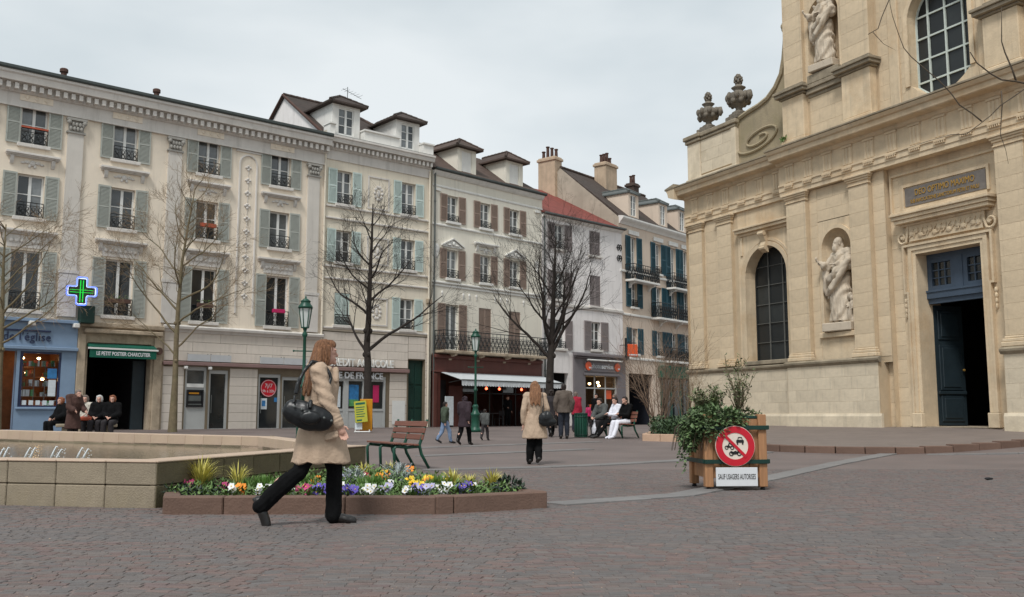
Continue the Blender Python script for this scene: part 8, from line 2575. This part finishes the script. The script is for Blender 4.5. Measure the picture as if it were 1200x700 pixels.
bare_tree('bare slender tree with olive trunk and fine tan twigs in front of the cream house', x, 38, 'bark_olive', 'twig_tan', [(0, 0, 0), (.02, 0, 2), (.0, 0, 3.6), (.02, 0, 5.0), (.1, 0, 6.8), (.3, 0, 8.4), (.5, 0, 9.8)], .135,
          [(3.0, 170, 48, 2.6, 0.037), (3.3, 8, 36, 2.8, 0.041), (3.9, 182, 40, 3.6, 0.048), (4.3, 350, 40, 3.4, 0.048), (4.8, 160, 45, 3.4, 0.048), (5.2, 20, 42, 3.2, 0.048), (5.7, 270, 45, 2.6, 0.041), (6.2, 175, 48, 2.8, 0.041), (6.6, 5, 50, 2.6, 0.037), (7.1, 90, 50, 2.2, 0.034), (7.6, 200, 56, 2.0, 0.031)], 12, kids=(6, 6, 5), up=.06, wob=.26)
bare_tree('bare tree at the left edge with branches over the blue pharmacy', -.5355 * 33, 33, 'bark_olive', 'twig_tan', [(0, 0, 0), (.0, 0, 2), (-.02, 0, 4), (-.1, 0, 6.0), (-.1, 0, 7.4)], .14,
          [(3.2, 0, 28, 3.0, 0.041), (3.7, 10, 40, 3.0, 0.044), (4.2, 340, 35, 3.0, 0.041), (4.6, 180, 40, 2.8, 0.041), (5.2, 5, 42, 2.6, 0.034), (5.8, 200, 45, 2.2, 0.034), (6.2, 350, 45, 2.2, 0.031)], 19, kids=(5, 6, 4), up=.06)
# the tree beside the church, right of the view: only a few branch ends reach into it
t = thing('bare_tree', 'tree outside the right edge reaching bare branches across the church front', 'tree', (11.2, 15.2, 0), 0)
q = MB(); q.tube([(0, 0, -.1), (0, 0, 2.5), (.05, 0, 5.0), (.1, 0, 7.5)], [.26, .2, .17, .12], 12); q.build('trunk', 'bark', t, True)
q = MB(); B0 = Vector((11.2, 15.2, 0))
rb2 = random.Random(77)
def smooth_line3(P):
    return [p for p in smooth_line(P, 0.22)]
def branch(pts, r0):
    L = smooth_line3([Vector(p) - B0 for p in pts]); n = len(L)
    q.tube([p + Vector((rb2.uniform(-1, 1), rb2.uniform(-1, 1), rb2.uniform(-1, 1))) * .03 for p in L], [r0 * .55 * (1 - .75 * k / (n - 1)) for k in range(n)], 6)
branch([(11.25, 15.2, 5.6), (9.6, 15.0, 6.1), (8.2, 15.0, 6.35), (7.62, 15.0, 6.65), (7.45, 14.9, 7.0)], .06)
branch([(8.2, 15.0, 6.35), (8.05, 15.0, 6.9), (8.0, 15.0, 7.6)], .03)
branch([(8.35, 15.0, 6.3), (7.4, 15.0, 5.55), (6.6, 15.0, 5.35), (6.1, 15.0, 5.15)], .02)
branch([(7.5, 14.8, 5.6), (6.7, 14.9, 6.55), (6.25, 14.9, 7.15), (6.2, 14.9, 8.3)], .022)
branch([(7.95, 15.0, 6.2), (7.9, 15.0, 5.6), (8.0, 15.0, 4.9)], .02)
branch([(11.3, 15.2, 7.4), (8.6, 14.8, 8.6), (6.6, 14.8, 8.4), (6.15, 14.8, 7.7), (5.85, 14.8, 7.1), (5.55, 14.8, 7.15)], .045)
branch([(5.85, 14.8, 7.1), (6.05, 14.8, 6.9), (6.35, 14.8, 6.72)], .012)
q.build('branches', 'bark', t, True)

# ================================================================== BED IN FRONT OF THE CHURCH CORNER
hb_o = Vector((5.9, 31.4, 0))
hbed = thing('planting_bed', 'low kerbed planting bed with a clipped green edge before the church corner', 'flower bed', hb_o)
kerb_run((4.05, 30.0), (5.55, 29.0), [1, 1, 1], hbed, hb_o, .22, .2, 'kerb_tan'); kerb_run((5.55, 29.0), (8.0, 31.2), [1, 1, 1, 1], hbed, hb_o, .22, .2, 'kerb_tan'); kerb_run((5.6, 36.5), (4.05, 30.0), [1] * 7, hbed, hb_o, .22, .2, 'kerb_tan')
q = MB(); q.add([(x - 5.9, y - 31.4, gz(x, y) + .17) for x, y in ((4.15, 30.1), (5.5, 29.2), (8.1, 31.4), (7.8, 37), (5.7, 36.5))], [(0, 1, 2, 3, 4)]); q.build('soil', 'soil', hbed)
hd = thing('low_hedge', 'low dark green ground cover filling the bed below the bare bush', 'hedge', (5.6, 30.6, gz(5.6, 30.6)), R(-33)); hd['kind'] = 'stuff'
bpy.data.objects.remove(hd)
rr = random.Random(41)
q = MB()
for k in range(2600):
    u, v = rr.uniform(0, 1), rr.uniform(0, 1)
    x = 4.3 + (5.6 - 4.3) * u + v * 1.9 * (.5 + .5 * u); yv = 30.2 - 1.0 * u + v * 5.0
    z = gz(x, yv) + .18 + .42 * rr.random() * (1 - .3 * math.sin(x * 5 + yv * 3))
    leaf(q, (x - 5.6, yv - 30.6, z), (rr.uniform(-1, 1), rr.uniform(-1, 1), rr.uniform(.1, 1)), .13, .07)
hd = q.build('low_hedge', 'leaf_hedge', None, loc=(5.6, 30.6, 0), kind='stuff'); tag(hd, 'low dark green ground cover filling the bed below the bare bush', 'ground cover')
def stem_bush(label, x, y, n, h, spread, seed, bark, z):
    rr = random.Random(seed); t = thing('bare_bush', label, 'bush', (x, y, z), 0); b, tw = MB(), MB()
    for k in range(n):
        a = rr.uniform(0, 2 * PI); s = rr.uniform(.15, 1) * spread
        grow(b, tw, (.15 * math.cos(a), .15 * math.sin(a), -.05), (s * math.cos(a), s * math.sin(a), h * .8), h * rr.uniform(.65, 1.0), rr.uniform(.018, .03), 1, rr, .05, None, (6, 6, 4), .12)
    b.build('stems', bark, t, True); tw.build('twigs', bark, t)
stem_bush('large leafless bush with many reddish tan stems left of the church corner', 5.25, 34.2, 19, 3.1, 1.5, 5, 'twig_red', gz(5.25, 34.2) + .15)
stem_bush('smaller leafless bush with thin tan stems close to the church corner', 6.35, 35.0, 10, 2.3, 1.1, 6, 'twig_tan', gz(6.3, 35) + .15)

# ================================================================== FLOWERS IN THE FRONT BED
rr = random.Random(51)
def spot(px, py, h):
    y = max((EYE - h) * 1128 / (py - 488), 9.84 + max(0, (px - 500) * .0075)); return (px - 600) / 1128 * y, y
def pansy(px, py, colr, big, note):
    x, y = spot(px, py, .23); z = .135
    t = thing('pansy_plant', (note if note.startswith('crimson') else {'violet': 'deep violet', 'red': 'dark red', 'lilac': 'pale lilac', 'yellow': 'bright yellow'}.get(colr, colr) + ' pansies ' + note), 'flower', (x, y, z), rr.uniform(0, 6), colr + ' pansies in the flower bed')
    q = MB()
    for k in range(26):
        a = rr.uniform(0, 6.28); r = rr.uniform(.02, .13)
        leaf(q, (r * math.cos(a), r * math.sin(a), rr.uniform(.0, .10)), (math.cos(a), math.sin(a), rr.uniform(.2, 1.2)), .075, .035)
    q.build('leaves', 'leaf_mid', t)
    f, c = MB(), MB()
    for k in range(int(5 * big) + 2):
        a = rr.uniform(0, 6.28); r = rr.uniform(.0, .075) * big
        p = Vector((r * math.cos(a), r * math.sin(a), rr.uniform(.06, .13)))
        n = Vector((rr.uniform(-.7, .7), rr.uniform(-.7, .7), .55)) + Vector((math.sin(-t.rotation_euler.z), -math.cos(-t.rotation_euler.z), 0)) * .9
        n.normalize(); u, w = cross_basis(n); s = .0235 * rr.uniform(.85, 1.2)
        f.tube([(p.x * .4, p.y * .4, .0), p], .003, 3)
        for j in range(5):
            b = 2 * PI * j / 5 + .3; d = u * math.cos(b) + w * math.sin(b); e = n.cross(d)
            f.add([p, p + d * s * .8 + e * s * .75 + n * .004, p + d * s * 1.5 + n * .007, p + d * s * .8 - e * s * .75 + n * .004], [(0, 1, 2, 3)])
        c.ell(p + n * .005, (.007, .007, .007), seg=6, rings=4)
    f.build('petals', 'petal_' + colr, t); c.build('flower_hearts', 'petal_yellow' if colr != 'yellow' else 'petal_orange', t, kind='stuff')
for row in (
            (216, 565, 'pink', 1.6, "crimson cyclamen left of the tallest yellow grass tuft"),
            (264, 569, 'pink', 1.2, "crimson flowers right of the tallest yellow grass tuft"),
            (274, 572, 'white', .5, "very small, between crimson flowers and short grass tuft at left"),
            (289, 571.5, 'orange', 1.1, "in front of the short yellow grass tuft at left"),
            (306, 573.5, 'white', .5, "very small, right of the leftmost orange flowers by the kerb"),
            (318, 576, 'white', .7, "small, by the trailing shin of the striding woman"),
            (340, 556, 'yellow', 1.7, "behind the thigh of the striding woman's trailing leg"),
            (373, 561, 'orange', 1, "between the legs of the striding woman"),
            (360, 574, 'pink', 1.2, "crimson flowers between the legs of the striding woman"),
            (371, 577, 'violet', .9, "low by the kerb, below the crimson flowers between her legs"),
            (383, 577, 'violet', .9, "just left of the striding woman's front shin"),
            (412, 575, 'violet', 1.8, "large clump just right of the striding woman's front shin"),
            (410, 558, 'lilac', 1.4, "upper clump behind the striding woman's front knee"),
            (423, 557, 'white', 1.1, "beside the silver plant nearest the striding woman"),
            (332, 575, 'lilac', .7, "tiny, under the striding woman's trailing knee"),
            (346, 571, 'white', .4, "tiny, left of the crimson flowers between her legs"),
            (432, 574, 'white', 1.2, "clump near the kerb right of the violet mass"),
            (439, 575, 'white', .8, "smaller clump touching its white neighbour below the orange flowers"),
            (450, 557, 'orange', 1.3, "beside the big silver plant, below the bench seat"),
            (453, 553, 'yellow', 1.2, "topping the orange flowers beside the big silver plant"),
            (452.5, 571, 'lilac', 1.2, "near the kerb below the big silver plant"),
            (477, 576, 'white', 1.5, "large clump at the kerb, centre of the bed front"),
            (479.5, 549.5, 'orange', 1.2, "at the back, by the bench leg right of the silver plant"),
            (495, 562, 'yellow', 1.9, "largest clump, centre right of the bed"),
            (497, 564, 'orange', 1.2, "among the largest yellow clump"),
            (506, 562, 'red', 1.4, "with yellow hearts right of the largest yellow clump"),
            (484.5, 563.5, 'yellow', 1, "small, left of the largest yellow clump"),
            (490.5, 567, 'yellow', 1, "small, in front of the largest yellow clump"),
            (497.5, 575, 'lilac', 1.5, "by the kerb below the largest yellow clump"),
            (492, 575.5, 'violet', 1.0, "small, left of the lilac clump by the kerb"),
            (521.5, 577, 'white', 1.2, "by the short kerb block at the bend"),
            (524, 564, 'yellow', 1.5, "left of the grass tuft at the bend of the kerb"),
            (521, 560, 'lilac', .7, "small, behind the yellow flowers at the bend"),
            (541, 573.5, 'violet', 1.2, "in front of the grass tuft at the bend of the kerb"),
            (550, 575, 'violet', 1.2, "between the two right-hand grass tufts"),
            (554, 571, 'white', .5, "tiny, between the right-hand grass tufts"),
            (433, 557, 'red', .7, "small, behind the silver plant by the woman"),
            (395, 565, 'yellow', .8, "tiny, behind her front calf"),
            (460, 566, 'white', .5, "tiny, in the green left of the big silver plant"),
            (402, 569, 'white', .7, "tiny, in the green behind her front calf")):
    pansy(*row)
def sedge(px, py, h, n, spread, label, key='leaf_yellow'):
    x, y = spot(px, py, .14); t = thing('grass_tuft', label, 'ornamental grass', (x, y, .135), 0, 'yellow grasses in the flower bed'); q = MB()
    for k in range(n):
        a = rr.uniform(0, 6.28); L = h * rr.uniform(.65, 1.15); s = spread * rr.uniform(.2, 1)
        d = Vector((math.cos(a), math.sin(a), 0)); e = Vector((-math.sin(a), math.cos(a), 0)) * .0055; p0 = d * .02
        P = [p0 + d * s * f ** 1.7 + Vector((0, 0, L * (f - .42 * f ** 3 * s / spread))) for f in (0, .35, .7, 1.0)]
        q.add([P[0] - e, P[0] + e, P[1] - e, P[1] + e, P[2] - e * .8, P[2] + e * .8, P[3]], [(0, 1, 3, 2), (2, 3, 5, 4), (4, 5, 6)])
    q.build('blades', key, t)
sedge(238, 574, .42, 190, .32, 'largest tuft of yellow green grass at the left end of the flower bed')
sedge(281, 573, .34, 80, .22, 'small tuft of yellow green grass beside the orange flower at the left')
sedge(428, 559, .24, 70, .18, 'yellow green grass tuft right behind the striding woman')
sedge(458, 556, .24, 60, .15, 'yellow green grass tuft below the empty bench seat')
sedge(531, 573, .28, 120, .22, 'yellow grass tuft right of the yellow pansies near the bed corner')
sedge(551, 573, .22, 70, .18, 'middle yellow grass tuft among violet pansies at the right')
sedge(577, 573, .27, 110, .24, 'yellow grass tuft nearest the right tip of the flower bed')
def silver(px, py, label, s=1.0):
    x, y = spot(px, py, .2); t = thing('silver_ragwort', label, 'plant', (x, y, .135), 0); q = MB()
    for k in range(60):
        a = rr.uniform(0, 6.28); r = rr.uniform(.0, .10) * s; p = Vector((r * math.cos(a), r * math.sin(a), rr.uniform(.0, .16) * s)); d = Vector((math.cos(a), math.sin(a), rr.uniform(.3, 1.6))).normalized()
        leaf(q, p, d, .11 * s, .02)
        u, w = cross_basis(d)
        for j in (.4, .7):
            for sg in (-1, 1):
                leaf(q, p + d * .11 * s * j, d + u * sg, .045 * s, .014)
    q.build('leaves', 'leaf_silver', t)
silver(467, 562, 'big silver leaved plant left of the yellow pansies', 1.25); silver(418, 562, 'silver leaved plant just right of the striding woman', 1.0)
x, y = spot(596, 574, .2)
t = thing('dark_leaf_plant', 'dark purplish leaved plant at the right tip of the flower bed', 'plant', (x, y, .135), 0)
q = MB(); leaf_cloud(q, 150, [(0, 0, .06, .17, .15, .09)], .075, .055, rr); q.build('leaves', 'leaf_dark', t)
for px, py, note in ((228, 577, 'below the tallest grass tuft'), (262, 577, 'between the two left grass tufts'), (214, 575, 'at the left corner')):
    x, y = spot(px, py, .17); t = thing('dark_leaf_plant', 'low dark leaved plant by the front kerb ' + note, 'plant', (x, y, .135), 0, 'dark leaved plants along the left kerb')
    q = MB(); leaf_cloud(q, 90, [(0, 0, .05, .14, .10, .06)], .065, .045, rr); q.build('leaves', 'leaf_dark', t)
for px, py, n, s, note in ((312, 569, 170, 1.0, 'left of the striding woman'), (352, 566, 130, .9, 'between the legs of the striding woman'), (440, 568, 150, 1.0, 'right of the striding woman, behind white pansies'), (512, 568, 120, .8, 'right of the dark red pansies')):
    x, y = spot(px, py, .2); t = thing('green_leaf_plant', 'fresh green leafy clump in the flower bed ' + note, 'plant', (x, y, .135), 0, 'green leafy clumps in the flower bed'); q = MB()
    for k in range(n):
        a = rr.uniform(0, 6.28); r = rr.uniform(0, .22) * s
        leaf(q, (r * math.cos(a), r * math.sin(a), rr.uniform(0, .05)), (.6 * math.cos(a) * rr.random(), .6 * math.sin(a) * rr.random(), 1), rr.uniform(.10, .19), .03)
    q.build('leaves', 'leaf_bright', t)
q = MB()
k = 0
while k < 5200:
    x, y = rr.uniform(-3.6, .4), rr.uniform(9.6, 14.4)
    if not inside((x, y), [(-3.38, 9.76), (-.82, 9.76), (.14, 10.3), (-2.1, 14.2), (-3.66, 10.2)]):
        continue
    k += 1
    leaf(q, (x, y, .13 + rr.random() ** 2 * .12), (rr.uniform(-1, 1), rr.uniform(-1, 1), rr.uniform(.1, 1.2)), .065 * rr.uniform(.6, 1.3), .034)
gc = q.build('bedding_foliage', 'leaf_mid', None, kind='stuff'); tag(gc, 'low green foliage carpeting the soil between the bedding flowers', 'foliage')
